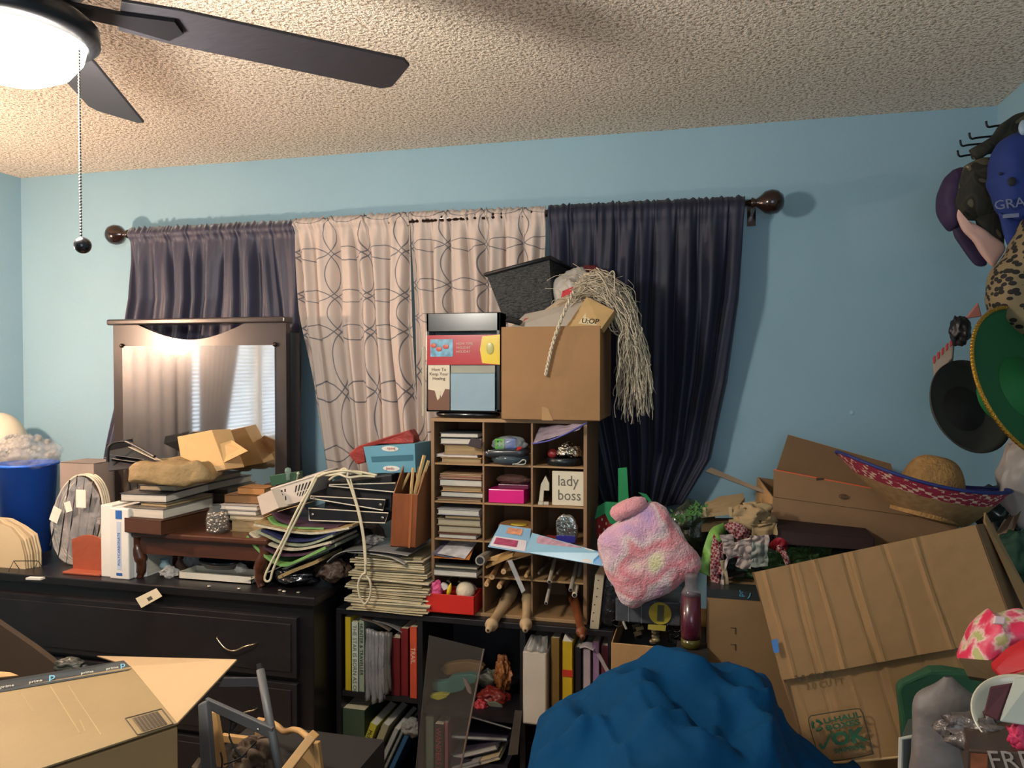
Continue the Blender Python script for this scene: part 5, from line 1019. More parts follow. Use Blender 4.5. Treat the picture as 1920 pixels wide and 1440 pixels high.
# acrylic display pane leaning on the front
e = T('acrylic_panel', W(*Z4(850, 1040), 2.38), 'clear acrylic panel leaning on the front of the centre bay', 'panel')
q = [W(*Z4(545, 1060), 2.30), W(*Z4(830, 1060), 2.30), W(*Z4(985, 262), 2.44), W(*Z4(635, 175), 2.44)]
MB().slab(q, .003).build('pane', M('#6a645c', .06, alpha=.16, var=0), e)
MB().tube([q[1], q[2]], .0035, 6).build('edge', M('#7a6a60', .15, alpha=.8), e); MB().tube([q[0], q[3]], .0012, 6).build('edge', M('#4a4440', .15), e)
e = T('metal_bracket', W(*Z4(1180, 940), 2.42), 'grey metal bookend standing at the right of the centre bay', 'bookend')
MB().slab([W(*Z4(1140, 945), 2.43), W(*Z4(1205, 940), 2.43), W(*Z4(1232, 660), 2.44), W(*Z4(1188, 655), 2.44)], .003).build('upright_plate', M('#7a7268', .3, metal=.7), e)
MB().tube([W(*Z4(905, 700), 2.43), W(*Z4(1162, 776), 2.43)], .003).build('rod', M('#a09a94', .2, metal=.8), e)
# right bay
a, c_ = W(*Z4(1235, 500), 2.44), W(*Z4(1388, 500), 2.44); zt = W(*Z4(1300, 285), 2.44).z
e = T('white_album', ((a.x + c_.x) / 2, 2.52, s1), 'thick white album wrapped in clear film standing in the right bay', 'album')
MB().box((a.x, 2.44, s1), (c_.x, 2.68, zt)).build('album_body', M('#b5a998', .6, var=.08), e, bevel=.004)
MB().box((a.x + .004, 2.4388, s1 + .006), (c_.x - .004, 2.4400, zt - .006)).build('spine_panel', M('#c2b7a6', .6), e)
MB().grid(lambda u, v: (a.x + (c_.x - a.x) * (u * (1 - .3 * v) + .25 * v), 2.445 + .03 * v + .006 * math.sin(u * 14), zt + v * .045), 12, 6).build('film', M('#a8a49c', .1, alpha=.45), e, smooth=True, solid=.001)
gr = 'things standing upright in the right bay of the bookcase'
upright(1415, 1472, 190, 700, 2.47, .18, 'golden brown book right of the white album', '#7a5c28', zb=s1, group=gr)
e = upright(1488, 1556, 215, 700, 2.46, .18, 'yellow packet with red band, in the middle of the right bay', '#c2a01c', zb=s1, group=gr)
p_ = W(*Z4(1490, 395), 2.4585); p2_ = W(*Z4(1556, 445), 2.4585); MB().box((p_.x, 2.4575, p2_.z), (p2_.x, 2.459, p_.z)).build('red_band', M('#b8301e', .5), e)
MB().poly([W(*Z4(1490, 216), 2.47), W(*Z4(1556, 216), 2.47), W(*Z4(1530, 195), 2.47), W(*Z4(1508, 165), 2.47)], (0, .02, 0)).build('torn_tip', M('#d0cabc', .5), e)
upright(1566, 1612, 250, 700, 2.475, .16, 'black speckled book right of the yellow packet', '#1f1e20', zb=s1, group=gr)
upright(1622, 1672, 262, 700, 2.465, .16, 'white and lilac patterned tube-like book', '#a89aa0', zb=s1, group=gr)
upright(1684, 1728, 215, 700, 2.47, .16, 'pale purple packet standing near the right end', '#8f7090', zb=s1, group=gr)
upright(1736, 1790, 240, 700, 2.475, .16, 'dark pink book at the right end of the right bay', '#6a3040', zb=s1, group=gr)
bent('white_paper', [Z4(1600, 255), Z4(1640, 248), Z4(1690, 270)], 2.455, .003, .05, M('#b8aeb0', .6), 'white paper scrap over the lilac book', 'paper')
tag(MB().slab([W(*Z4(1710, 300), 2.45), W(*Z4(1730, 290), 2.45), W(*Z4(1790, 400), 2.45), W(*Z4(1772, 415), 2.45)], .003).build('white_strip', M('#a09698', .6)), 'white strip slanting across the dark pink book', 'strip')
# ---------------------------------------------------------------- right of the bookcase
def Z(x, y): return (1080 + x / 3.79, 850 + y / 3.79)
def Z6(x, y): return (1280 + x / 3, 780 + y / 3)
# supporting cartons
bxa, bxb = W(1146, 1208, 2.36).x, W(1330, 1208, 2.36).x; bh1 = W(1215, 1211, 2.36).z
carton((bxa, 2.36, 0), (bxb - bxa, 0, 0), (0, .42, 0), (0, 0, bh1), 'tan open carton between the bookcase and the taped carton, full of trinkets', CARD)
cta, ctb = W(1326, 1120, 2.26).x, W(1690, 1120, 2.26).x; ch2 = W(1390, 1108, 2.26).z
e = carton((cta, 2.26, 0), (ctb - cta, 0, 0), (0, .42, 0), (0, 0, ch2), 'brown carton with dark printed tape band under the ribbons', M('#8a6c48', .85, var=.08), open_=False)
tb0 = W(1390, 1124, 2.26).z
MB().box((cta - .001, 2.2585, tb0), (ctb, 2.26, ch2)).build('tape_band', M('#2c3030', .35), e); MB().box((cta - .001, 2.258, ch2), (ctb, 2.33, ch2 + .001)).build('tape_top', M('#2c3030', .35), e)
tbm = M('#4f9ab8', .4); text('pr', .022, tbm, e, (W(1393, 1116, 2.26).x, 2.2578, tb0 + .008), (0, 0, 1), (-1, 0, 0)); MB().tube([W(1402, 1122, 2.257), W(1406, 1118, 2.257), W(1407, 1112, 2.257)], .0012).build('print_arc', tbm, e)
mb = MB()
for px, pyz in ((1378, 1181), (1378, 1212)): p = W(px, pyz, 2.259); mb.box((p.x, 2.2585, p.z - .012), (p.x + .003, 2.2598, p.z + .006)); mb.box((p.x - .012, 2.2585, p.z + .004), (p.x + .003, 2.2598, p.z + .006))
mb.build('print_marks', M('#4a3a26', .6), e)
# trinkets jumble
base = bh1 - .14
solo(MB().box((bxa + .008, 2.37, .01), (bxb - .008, 2.76, bh1 - .06)), 'dark_case', M('#15161a', .4), 'dark case filling the tan open carton', 'case')
random.seed(12); tcols = ['#1a1a1c', '#2a2620', '#8a7d5a', '#3a3a3e', '#6a5f48', '#b0a890']
TCN = ['black', 'dark brown', 'olive tan', 'charcoal', 'brown', 'beige']; TRK = sorted(k * 37 % 112 for k in range(26)); ORDL = ['leftmost'] + [w + ' from the left' for w in 'second third fourth fifth sixth seventh eighth ninth tenth eleventh twelfth thirteenth'.split()] + [w + ' from the right' for w in 'thirteenth twelfth eleventh tenth ninth eighth seventh sixth fifth fourth third second'.split()][1:] + ['rightmost', 'rightmost']
for i in range(26):
    px, py = 1158 + (i * 37 % 112), 1168 + (i * 23 % 38); p = W(px, py, 2.39 + .02 * (i % 4)); c_ = tcols[i % 6]
    if i % 3 == 0: mb = MB().tube([p + V((.018 * math.cos(a * .5), .004 * math.sin(a), .011 * math.sin(a * .5))) for a in range(13)], .0022, 6, cap=False); nm, lb, ct_ = 'bangle', 'ring-like bangle', 'bangle'
    elif i % 3 == 1: mb = MB().obox(p, (.022, .004, .008), (-.002, .012, 0), (-.004, 0, .010)); nm, lb, ct_ = 'trinket_box', 'box-like trinket', 'trinket'
    else: mb = MB().ball(p, (.014, .01, .009), 10, 6); nm, lb, ct_ = 'bead_lump', 'rounded bead', 'trinket'
    tag(mb.build(nm, M(c_, .25, metal=.4), smooth=(i % 3 != 1)), 'small %s %s, %s in the trinket jumble under the organiser' % (TCN[i % 6], lb, ORDL[TRK.index(i * 37 % 112)]), ct_, 'trinkets under the grey organiser')
# organiser case
oa, ob = W(*Z(280, 1190), 2.37), W(*Z(742, 1230), 2.37); oz1 = W(*Z(500, 1045), 2.37).z
e = T('organiser_case', ((oa.x + ob.x) / 2, 2.42, oa.z), 'grey translucent organiser case with a round yellow sticker, under the fluffy pillow', 'case')
MB().box((oa.x, 2.37, ob.z), (ob.x, 2.55, oz1)).build('case_body', M('#5c6066', .15, alpha=.75, var=.2, scale=25), e, bevel=.004)
MB().box((oa.x + .006, 2.38, ob.z + .006), (ob.x - .006, 2.54, oz1 - .02)).build('contents', M('#3c4048', .4, var=.5, scale=30), e)
for t in (.2, .4, .6, .8): MB().box((oa.x + (ob.x - oa.x) * t, 2.3692, ob.z), (oa.x + (ob.x - oa.x) * t + .002, 2.370, oz1)).build('rib', M('#7a7d82', .2), e)
sc_ = W(*Z(597, 1137), 2.366); MB().lathe([(.034, 0), (.034, .0015), (0, .0015)], sc_, (0, -1, 0), n=32).build('round_sticker', M('#b8a83c', .35), e)
MB().obox(sc_ + V((-.009, -.0018, -.024)), (.02, 0, 0), (0, -.0006, 0), (.002, 0, .05)).build('sticker_print', M('#57583a', .5), e)
solo(MB().slab([W(*Z(510, 1250), 2.36), W(*Z(636, 1262), 2.36), W(*Z(640, 1222), 2.36), W(*Z(512, 1215), 2.36)], .002), 'yellow_card', M('#a89c40', .5), 'small dull yellow card below the round sticker', 'card')
solo(MB().tube([W(*Z(335, 1195), 2.362), W(*Z(358, 1248), 2.362)], .004), 'white_peg', M('#a8a49c', .5), 'small white peg slanting below the organiser left side', 'peg')
# white ruled stack and shiny pack right of the pigeonholes
a, c_ = W(*Z(95, 1210), 2.46), W(*Z(160, 1215), 2.46); zt = W(*Z(150, 865), 2.46).z
e = T('white_block', ((a.x + c_.x) / 2, 2.5, BH), 'narrow off-white block with dark notches standing beside the pigeonholes', 'block')
MB().obox((a.x, 2.465, BH + .0005), (c_.x - a.x, 0, 0), (0, .12, 0), (.018, 0, zt - BH)).build('block_body', M('#b3a68c', .6, var=.1), e, bevel=.002)
for t in (.15, .3, .45, .6, .75, .9): MB().ball((a.x + .008 + .018 * t + .004 * (t > .5), 2.4645, BH + (zt - BH) * t), (.0025, .0012, .002), 8, 5).build('notch', BLKM, e)
pillow('shiny_pack', (c_.x + .035, 2.50, BH + .095), .028, .03, .092, M('#1d1f24', .1, var=.4, scale=30, coat=1, bump=.8, bscale=40), 'shiny dark wrapped pack right of the narrow off-white block', 'pack', amp=.006, tilt=.1)
# strawberry tote
fr = M('#9a1c1e', .7, var=.08); fg = M('#1e8a52', .7, var=.05)
e = T('strawberry_bag', W(1140, 1000, 2.60), 'red felt strawberry bag with green leaf top and green handle behind the pillow', 'bag')
P = [W(*Z(x, y), 2.60) for x, y in ((140, 470), (180, 400), (300, 400), (420, 420), (430, 560), (380, 700), (260, 790), (170, 720), (145, 600))]; MB().poly(P, (0, .04, 0)).build('bag_body', fr, e, bevel=.006)
P = [W(*Z(x, y), 2.585) for x, y in ((132, 470), (150, 380), (210, 345), (290, 350), (420, 350), (440, 420), (400, 500), (330, 440), (290, 510), (240, 500), (205, 430), (170, 450))]; MB().poly(P, (0, .012, 0)).build('leaf_top', fg, e, bevel=.002)
P = [W(*Z(x, y), 2.59) for x, y in ((300, 330), (296, 108), (330, 98), (364, 104), (378, 330), (350, 330), (340, 130), (325, 130), (330, 330))]; MB().poly([W(*Z(x, y), 2.592) for x, y in ((300, 350), (298, 106), (362, 100), (376, 350))], (0, .006, 0)).build('handle', fg, e, bevel=.001)
P = [W(*Z(x, y), 2.63) for x, y in ((440, 276), (500, 290), (535, 335), (530, 370), (505, 330), (470, 300))]; MB().poly(P, (0, .004, 0)).build('handle', fg, e)
mb = MB()
for x, y in ((165, 520), (185, 470), (200, 540), (170, 580), (215, 500), (160, 630), (190, 610)): mb.ball(W(*Z(x, y), 2.598), (.0028, .001, .005), 8, 5)
mb.build('seeds', M('#d8cdb8', .5), e)
# fluffy pastel pillow
pm = bpy.data.materials.new('pastel_fur'); pm.use_nodes = True; nt = pm.node_tree; b = nt.nodes['Principled BSDF']
tc = nt.nodes.new('ShaderNodeTexCoord'); n1 = nt.nodes.new('ShaderNodeTexNoise'); n1.inputs['Scale'].default_value = 7.5; n1.inputs['Detail'].default_value = 1.0; n1.inputs['Distortion'].default_value = .25
nt.links.new(tc.outputs['Object'], n1.inputs['Vector'])
r = nt.nodes.new('ShaderNodeValToRGB'); el = r.color_ramp.elements; el[0].position = .28; el[0].color = hexc('#a68cc0'); el[1].position = .74; el[1].color = hexc('#d8d48e')
for p_, c_ in ((.40, '#cfa2b8'), (.47, '#dcc6c6'), (.53, '#d9838c'), (.60, '#dfae b2'.replace(' ', '')), (.66, '#ded2b2')): q_ = el.new(p_); q_.color = hexc(c_)
nt.links.new(n1.outputs[0], r.inputs[0]); nt.links.new(r.outputs[0], b.inputs['Base Color']); b.inputs['Roughness'].default_value = .95; b.inputs['Sheen Weight'].default_value = .4
n2 = nt.nodes.new('ShaderNodeTexNoise'); n2.inputs['Scale'].default_value = 180; n2.inputs['Detail'].default_value = 2; nt.links.new(tc.outputs['Object'], n2.inputs['Vector'])
bp = nt.nodes.new('ShaderNodeBump'); bp.inputs['Strength'].default_value = .8; bp.inputs['Distance'].default_value = .006; nt.links.new(n2.outputs[0], bp.inputs['Height']); nt.links.new(bp.outputs[0], b.inputs['Normal'])
e = T('fluffy_pillow', W(1215, 1120, 2.30), 'fluffy pink, lilac and yellow tie-dye plush leaning right of the pigeonholes', 'plush')
cp = W(*Z(520, 715), 2.33); s_ = 2.30 / FPX / 3.79
out = [(155, 610), (205, 548), (340, 450), (470, 375), (560, 352), (640, 400), (700, 485), (790, 610), (880, 750), (885, 820), (800, 890), (640, 985), (470, 1068), (380, 1078), (310, 1030), (230, 880), (170, 720)]
O = catmull([V((x, 0, y)) for x, y in out + [out[0]]], 5)[:-1]
def fur(u, v):
    k = u * len(O); i = int(k) % len(O); f = k - int(k); q_ = O[i].lerp(O[(i + 1) % len(O)], f)
    ph = (v - .5) * math.pi; rr = abs(math.cos(ph)) ** .42
    x = 520 + (q_.x - 520) * rr; y = 715 + (q_.z - 715) * rr
    p = W(*Z(x, y), 2.33); yy = p.y + .062 * math.sin(ph) * (1 if v > .5 else 1); p.y = yy
    return p + noise.noise_vector(p * 22) * .007 + noise.noise_vector(p * 110) * .0022
MB().grid(fur, 170, 70).build('plush_body', pm, e, smooth=True)
pe = [W(*Z(275, 440), 2.31), W(*Z(330, 405), 2.30), W(*Z(420, 370), 2.30), W(*Z(480, 350), 2.32)]
def ear(path, r0):
    mb = MB(); pts = catmull(path, 8); n = len(pts); mb.tube(pts, [r0 * (.35 + .65 * math.sin(math.pi * min(1, max(0, (i / (n - 1)) * .8 + .12))) ** .5) for i in range(n)], 24); mb.v = [p + noise.noise_vector(p * 90) * .0025 for p in mb.v]; return mb
ear(pe, .026).build('plush_ear', M('#d9959c', .95, var=.15, scale=14, bump=.6, bscale=180, sheen=.4), e, smooth=True)
# greenery bag
crumple('green_garland_bag', W(*Z(820, 545), 2.52), (.075, .06, .085), M('#26301f', .4, var=.5, scale=25, bump=.8, bscale=40, coat=.3), 'dark translucent bag with green foliage behind the pillow', 'bag', 4, .35)
mb = MB(); random.seed(8)
for i in range(90):
    t = random.random(); p = W(*Z(690 + 210 * t + random.uniform(-25, 25), 425 + 40 * math.sin(t * 5) + random.uniform(-30, 40)), 2.44 + random.uniform(-.02, .05)); a = random.random() * 6.28
    d = V((math.cos(a), -.2, math.sin(a))) * .016; s2 = V((-d.z, 0, d.x)) * .22
    mb.poly([p, p + d * .5 + s2, p + d, p + d * .5 - s2], (0, .0012, 0))
tag(mb.build('garland', M('#4a7a3a', .6, var=.3)), 'bright green leafy garland over the dark bag', 'garland', None, 'stuff')
# lath
solo(MB().hexa([W(*Z(920, 128), 2.70), W(*Z(960, 100), 2.70), W(*Z(1405, 290), 2.60), W(*Z(1390, 305), 2.60)], [p + V((0, .02, -.004)) for p in (W(*Z(920, 128), 2.70), W(*Z(960, 100), 2.70), W(*Z(1405, 290), 2.60), W(*Z(1390, 305), 2.60))]), 'wooden_lath', M('#7d6c58', .8, var=.2), 'thin grey-brown wooden lath leaning on the back wall left of the carton', 'lath')
# kraft things
kf = M('#9c8560', .8, var=.12, bump=.4, bscale=20)
e = T('kraft_tray', W(*Z(1010, 430), 2.50), 'small kraft cardboard tray with pale tabs left of the crumpled kraft paper', 'tray')
MB().hexa([W(*Z(890, 460), 2.46), W(*Z(1130, 430), 2.46), W(*Z(1200, 340), 2.56), W(*Z(920, 370), 2.56)], [p + V((0, 0, .012)) for p in (W(*Z(890, 460), 2.46), W(*Z(1130, 430), 2.46), W(*Z(1200, 340), 2.56), W(*Z(920, 370), 2.56))]).build('tray_body', kf, e)
MB().slab([W(*Z(900, 385), 2.52), W(*Z(1190, 345), 2.54), W(*Z(1190, 290), 2.60), W(*Z(1010, 315), 2.60)], .003).build('lid', kf, e)
for x in (905, 1090): MB().obox(W(*Z(x, 450), 2.455), (.010, 0, 0), (0, .003, 0), (-.003, 0, .030)).build('tab', M('#b8a67c', .8), e)
solo(MB().hexa([W(*Z(890, 560), 2.44), W(*Z(1180, 540), 2.44), W(*Z(1180, 465), 2.50), W(*Z(890, 465), 2.50)], [p + V((0, .12, -.02)) for p in (W(*Z(890, 560), 2.44), W(*Z(1180, 540), 2.44), W(*Z(1180, 465), 2.50), W(*Z(890, 465), 2.50))]), 'brown_parcel', M('#54452c', .8, var=.2), 'dark olive-brown parcel under the kraft tray', 'parcel')
def paper(name, px, py, Y, w_, h, mat, label, cat, seed, rot=0, amp=.014, fr_=26, group=None, th=.0012, curl=0.0):
    """crumpled sheet facing the camera"""
    c0 = W(px, py, Y); ux = V((math.cos(rot), 0, math.sin(rot))); uz = V((-math.sin(rot), -.25, math.cos(rot)))
    def fn(u, v):
        p = c0 + ux * (u - .5) * w_ + uz * (v - .5) * h
        d = noise.noise_vector(p * fr_ + V((seed * 3.1, 0, 0))); e_ = abs(noise.noise(p * fr_ * 1.8 + V((0, seed, 0))))
        return p + d * amp + V((0, -amp * 2 * e_ + curl * (u - .5) ** 2, 0))
    o = MB().grid(fn, 22, 22).build(name, mat, solid=th); return tag(o, label, cat, group)
crumple('kraft_paper', W(*Z(1255, 455), 2.42), (.062, .05, .042), kf, 'crumpled kraft paper beside the long open carton', 'paper', 6, .6, 22)
paper('kraft_paper', 1080 + 1330 / 3.79, 850 + 540 / 3.79, 2.36, .07, .03, kf, 'flat torn kraft scrap hanging at the carton corner', 'paper', 9)
# gingham ribbons: procedural checks
def checks(name, a_, b_, s):
    m = bpy.data.materials.new(name); m.use_nodes = True; nt = m.node_tree; b = nt.nodes['Principled BSDF']; b.inputs['Roughness'].default_value = .7
    tc = nt.nodes.new('ShaderNodeTexCoord'); ck = nt.nodes.new('ShaderNodeTexChecker'); ck.inputs['Scale'].default_value = s
    mp = nt.nodes.new('ShaderNodeMapping'); mp.inputs['Rotation'].default_value = (.2, .3, .2)
    nt.links.new(tc.outputs['Object'], mp.inputs[0]); nt.links.new(mp.outputs[0], ck.inputs[0]); ck.inputs[1].default_value = hexc(a_); ck.inputs[2].default_value = hexc(b_); nt.links.new(ck.outputs[0], b.inputs['Base Color']); return m
gm = checks('red_gingham', '#7a1420', '#a88a86', 130)
def ribbon(pts, w_, mat, label, group=None, name='ribbon', dy=.02, cat='ribbon'):
    P = catmull([W(*Z(x, y), Y) for x, y, Y in pts], 7); n = len(P); vs = []
    for i, p in enumerate(P):
        t = (P[min(i + 1, n - 1)] - P[max(i - 1, 0)]).normalized(); s2 = t.cross(V((0, 1, 0))).normalized() * w_ / 2 + V((0, dy * math.sin(i * .6) * .5, 0)); vs += [p - s2, p + s2]
    fs = [(i * 2, i * 2 + 1, i * 2 + 3, i * 2 + 2) for i in range(n - 1)]
    o = MB().add(vs, fs).build(name, mat, smooth=True, solid=.001); return tag(o, label, cat, group)
ribbon([(1060, 535, 2.40), (1000, 570, 2.37), (960, 660, 2.35), (940, 760, 2.34), (915, 860, 2.34)], .040, M('#7fae52', .5), 'wide lime green ribbon hanging right of the pillow')
ribbon([(1010, 560, 2.38), (990, 700, 2.335), (985, 850, 2.33), (990, 960, 2.33)], .026, gm, 'long red gingham ribbon hanging beside the lime green one')
ribbon([(1085, 560, 2.38), (1130, 540, 2.37), (1190, 580, 2.37), (1200, 640, 2.38)], .045, gm, 'red gingham ribbon bunched under the kraft paper')
ribbon([(1060, 640, 2.35), (1020, 700, 2.34), (1030, 780, 2.335), (1020, 860, 2.33)], .02, gm, 'short red gingham ribbon next to the white strands')
wp = M('#b5a49c', .7, var=.1)
for i, (x, y, w_, h, r_, lab) in enumerate(((1075, 640, .035, .06, .2, 'white crumpled paper strip above the lime ribbon'), (1200, 660, .055, .05, .5, 'white crumpled tissue in the middle of the ribbon pile'), (1195, 740, .045, .065, -.1, 'white paper scrap hanging at the ribbon pile centre'), (1300, 620, .055, .035, .1, 'white folded paper loop at the top right of the ribbons'), (1305, 720, .045, .07, .05, 'pale translucent folded sheet in the right of the ribbon pile'), (1110, 700, .04, .04, .3, 'small white crumple with red specks by the gingham'))):
    paper('tissue_paper', *Z(x, y), 2.335 - .004 * i, w_, h, wp if i != 4 else M('#8f958c', .4), lab, 'paper', i + 2, r_, .009)
ribbon([(1110, 700, 2.33), (1060, 790, 2.32), (1045, 880, 2.315), (1035, 940, 2.31), (1030, 970, 2.31)], .009, wp, 'thin white torn strand dangling in front of the gingham ribbon')
ribbon([(1040, 760, 2.32), (1060, 860, 2.315), (1075, 985, 2.31)], .014, M('#9c8c6c', .7), 'beige twisted strip dangling over the taped carton')
ribbon([(1120, 730, 2.36), (1160, 700, 2.35), (1200, 760, 2.35)], .03, M('#a8283a', .5), 'crimson ribbon between the white papers')
ribbon([(1390, 680, 2.36), (1440, 620, 2.33), (1480, 660, 2.33), (1440, 700, 2.33)], .022, M('#9c1c2a', .5), 'crimson bow left under the long open carton')
ribbon([(1440, 650, 2.33), (1480, 720, 2.32), (1510, 790, 2.32)], .016, gm, 'gingham ribbon end sloping to the big leaning box')
gx = M('#2c5238', .6, var=.35, scale=14)
for i, (x, y, w_, h, c2_, lab) in enumerate(((1130, 800, .10, .04, '#223a30', 'dark green fabric behind the white strands'), (1420, 760, .09, .05, '#3f6a3c', 'green striped wrapping fabric right of the white papers'), (1560, 720, .10, .05, '#4a7038', 'green leafy fabric under the long open carton'), (1690, 700, .10, .05, '#39562c', 'green leafy fabric at the right under the open carton'), (1200, 870, .06, .05, '#2f4a26', 'olive green fabric fold above the taped carton'))):
    paper('green_fabric', *Z(x, y), 2.40, w_, h, M(c2_, .6, var=.4, scale=20), lab, 'fabric', i + 11, .1, .012)
for i, (x0, y0, x1, y1, lab) in enumerate(((1060, 850, 1200, 880, 'black zipped pouch on the taped carton'), (1070, 910, 1240, 965, 'brown kraft envelope edge on the taped carton'))):
    P = [W(*Z(x0, y1), 2.33), W(*Z(x1, y1), 2.33), W(*Z(x1, y0), 2.36), W(*Z(x0, y0), 2.36)]
    solo(MB().hexa(P, [p + V((0, .06, 0)) for p in P]), ['black_pouch', 'kraft_envelope'][i], [BLKM, M('#7a6340', .8)][i], lab, ['pouch', 'envelope'][i], bevel=.003)
solo(MB().box((cta + .002, 2.40, ch2 + .0015), (ctb - .02, 2.66, ch2 + .10)), 'dark_fabric_box', M('#20281f', .8, var=.4, scale=10), 'dark green fabric covered box under the ribbons', 'box', bevel=.01)
P = [W(*Z6(520, 720), 2.34), W(*Z6(1080, 760), 2.34), W(*Z6(1080, 690), 2.36), W(*Z6(525, 640), 2.36)]
solo(MB().hexa(P, [p + V((0, .2, .01)) for p in P]), 'dark_red_case', M('#22090c', .7), 'dark red case directly under the long open carton', 'case', bevel=.003)
# tumbler with pink content
jx = W(*Z(815, 1390), 2.24); jr = .028; jz0 = W(*Z(815, 1388), 2.24).z; jz1 = W(*Z(830, 1010), 2.24).z; jz2 = W(*Z(850, 865), 2.24).z
e = T('tumbler', (jx.x, 2.25, jz0), 'tall clear tumbler with dark pink contents and yellow base left of the taped carton', 'tumbler')
MB().lathe([(0, 0), (.8 * jr, 0), (jr, .01), (jr, .028), (0, .028)], (jx.x, 2.25, jz0), n=28).build('yellow_base', M('#4a4718', .2, coat=.5), e, smooth=True)
MB().lathe([(0, .0285), (jr, .0285), (jr * 1.02, .05), (jr * .98, jz1 - jz0), (0, jz1 - jz0)], (jx.x, 2.25, jz0), n=28).build('pink_contents', M('#4c1428', .3, var=.25, scale=30, coat=.6), e, smooth=True)
MB().lathe([(jr * 1.03, jz1 - jz0), (jr * .9, jz1 - jz0 + .01), (jr * .62, jz1 - jz0 + .022), (jr * .62, jz2 - jz0 - .01), (jr * .7, jz2 - jz0), (0, jz2 - jz0)], (jx.x, 2.25, jz0), n=28).build('clear_cap', M('#8c8488', .08, alpha=.4), e, smooth=True)
solo(MB().box((jx.x - .04, 2.225, 0), (jx.x + .05, 2.30, jz0 - .0005)), 'dark_carton', M('#2a2420', .8), 'narrow dark box under the tumbler', 'box')
# long open carton
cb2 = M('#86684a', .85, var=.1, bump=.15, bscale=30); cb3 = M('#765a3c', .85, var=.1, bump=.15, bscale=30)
e = T('long_carton', W(1600, 1000, 2.4), 'long open brown carton tipped toward the left with an orange-edged flap, under the woven sombrero', 'box')
FL, FR = W(*Z6(497, 612), 2.50), W(*Z6(1480, 840), 2.46); TR_, TL_ = W(*Z6(1560, 602), 2.46), W(*Z6(510, 456), 2.50)
bkv = V((-.03, .22, .03))
MB().slab([FL, FR, TR_, TL_], -.004).build('front_wall', cb2, e)
MB().slab([FL, TL_, TL_ + bkv, FL + bkv], .004).build('side_wall', CARD, e)
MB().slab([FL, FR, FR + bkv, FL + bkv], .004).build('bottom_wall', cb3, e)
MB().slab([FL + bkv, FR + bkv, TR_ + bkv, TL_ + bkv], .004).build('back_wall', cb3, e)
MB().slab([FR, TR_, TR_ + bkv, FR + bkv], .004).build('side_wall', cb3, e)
U0, U1 = W(*Z6(512, 306), 2.54), W(*Z6(1100, 418), 2.50)
MB().slab([TL_, TL_.lerp(TR_, .90), U1, U0], .004).build('front_flap', M('#7d6042', .85, var=.1), e)
MB().tube([U0, U1], .0045, 6).build('orange_edge', M('#e0562a', .6), e)
pm0 = U0.lerp(U1, .45); MB().box((pm0.x - .01, pm0.y - .006, pm0.z - .014), (pm0.x + .012, pm0.y - .001, pm0.z + .004)).build('flap_notch', M('#3a2c1c', .8), e)
for t in (0, 1): pass
g0_ = TL_.lerp(TR_, .46).lerp(U0.lerp(U1, .52), .45) + V((0, -.012, 0))
mb = MB()
for k in range(2): mb.tube([g0_ + V(((.012 - .005 * k) * math.cos(a * .524), -.002, (.007 - .003 * k) * math.sin(a * .524))) for a in range(13)], .0012, 5, cap=False)
mb.build('printed_mark', M('#4c3a26', .8), e)
B0, B1, B2, B3 = W(*Z6(528, 302), 2.72), W(*Z6(1220, 460), 2.68), W(*Z6(1170, 272), 2.74), W(*Z6(592, 108), 2.78)
MB().slab([B0, B1, B2, B3], .004).build('back_flap', cb3, e)
MB().tube([B3, B2], .003, 6).build('flap_edge', M('#a88a60', .8), e)
# woven sombrero
sm = bpy.data.materials.new('woven_straw'); sm.use_nodes = True; nt = sm.node_tree; b = nt.nodes['Principled BSDF']; b.inputs['Roughness'].default_value = .8; L = nt.links.new
uv = nt.nodes.new('ShaderNodeTexCoord'); sp = nt.nodes.new('ShaderNodeSeparateXYZ'); L(uv.outputs['UV'], sp.inputs[0])
ck = nt.nodes.new('ShaderNodeTexChecker'); ck.inputs['Scale'].default_value = 1; mp = nt.nodes.new('ShaderNodeMapping'); mp.inputs['Scale'].default_value = (90, 34, 1); mp.inputs['Rotation'].default_value = (0, 0, .78)
L(uv.outputs['UV'], mp.inputs[0]); mp.inputs['Scale'].default_value = (80, 26, 1); mp.inputs['Rotation'].default_value = (0, 0, 0); L(mp.outputs[0], ck.inputs[0]); ck.inputs[1].default_value = hexc('#8c1f38'); ck.inputs[2].default_value = hexc('#c9ad94')
nz = nt.nodes.new('ShaderNodeTexNoise'); nz.inputs['Scale'].default_value = 14; mpn = nt.nodes.new('ShaderNodeMapping'); mpn.inputs['Scale'].default_value = (2.2, 1.2, 1); L(uv.outputs['UV'], mpn.inputs[0]); L(mpn.outputs[0], nz.inputs['Vector'])
gt = nt.nodes.new('ShaderNodeMath'); gt.operation = 'GREATER_THAN'; L(nz.outputs[0], gt.inputs[0]); gt.inputs[1].default_value = .50
m1 = nt.nodes.new('ShaderNodeMix'); m1.data_type = 'RGBA'; L(gt.outputs[0], m1.inputs[0]); L(ck.outputs[0], m1.inputs[6]); m1.inputs[7].default_value = hexc('#8c1f38')
lt = nt.nodes.new('ShaderNodeMath'); lt.operation = 'GREATER_THAN'; L(sp.outputs[1], lt.inputs[0]); lt.inputs[1].default_value = .80
st = nt.nodes.new('ShaderNodeTexNoise'); st.inputs['Scale'].default_value = 60; L(uv.outputs['Object'], st.inputs['Vector']); rr = nt.nodes.new('ShaderNodeValToRGB'); rr.color_ramp.elements[0].color = hexc('#6e5232'); rr.color_ramp.elements[1].color = hexc('#a88556'); L(st.outputs[0], rr.inputs[0])
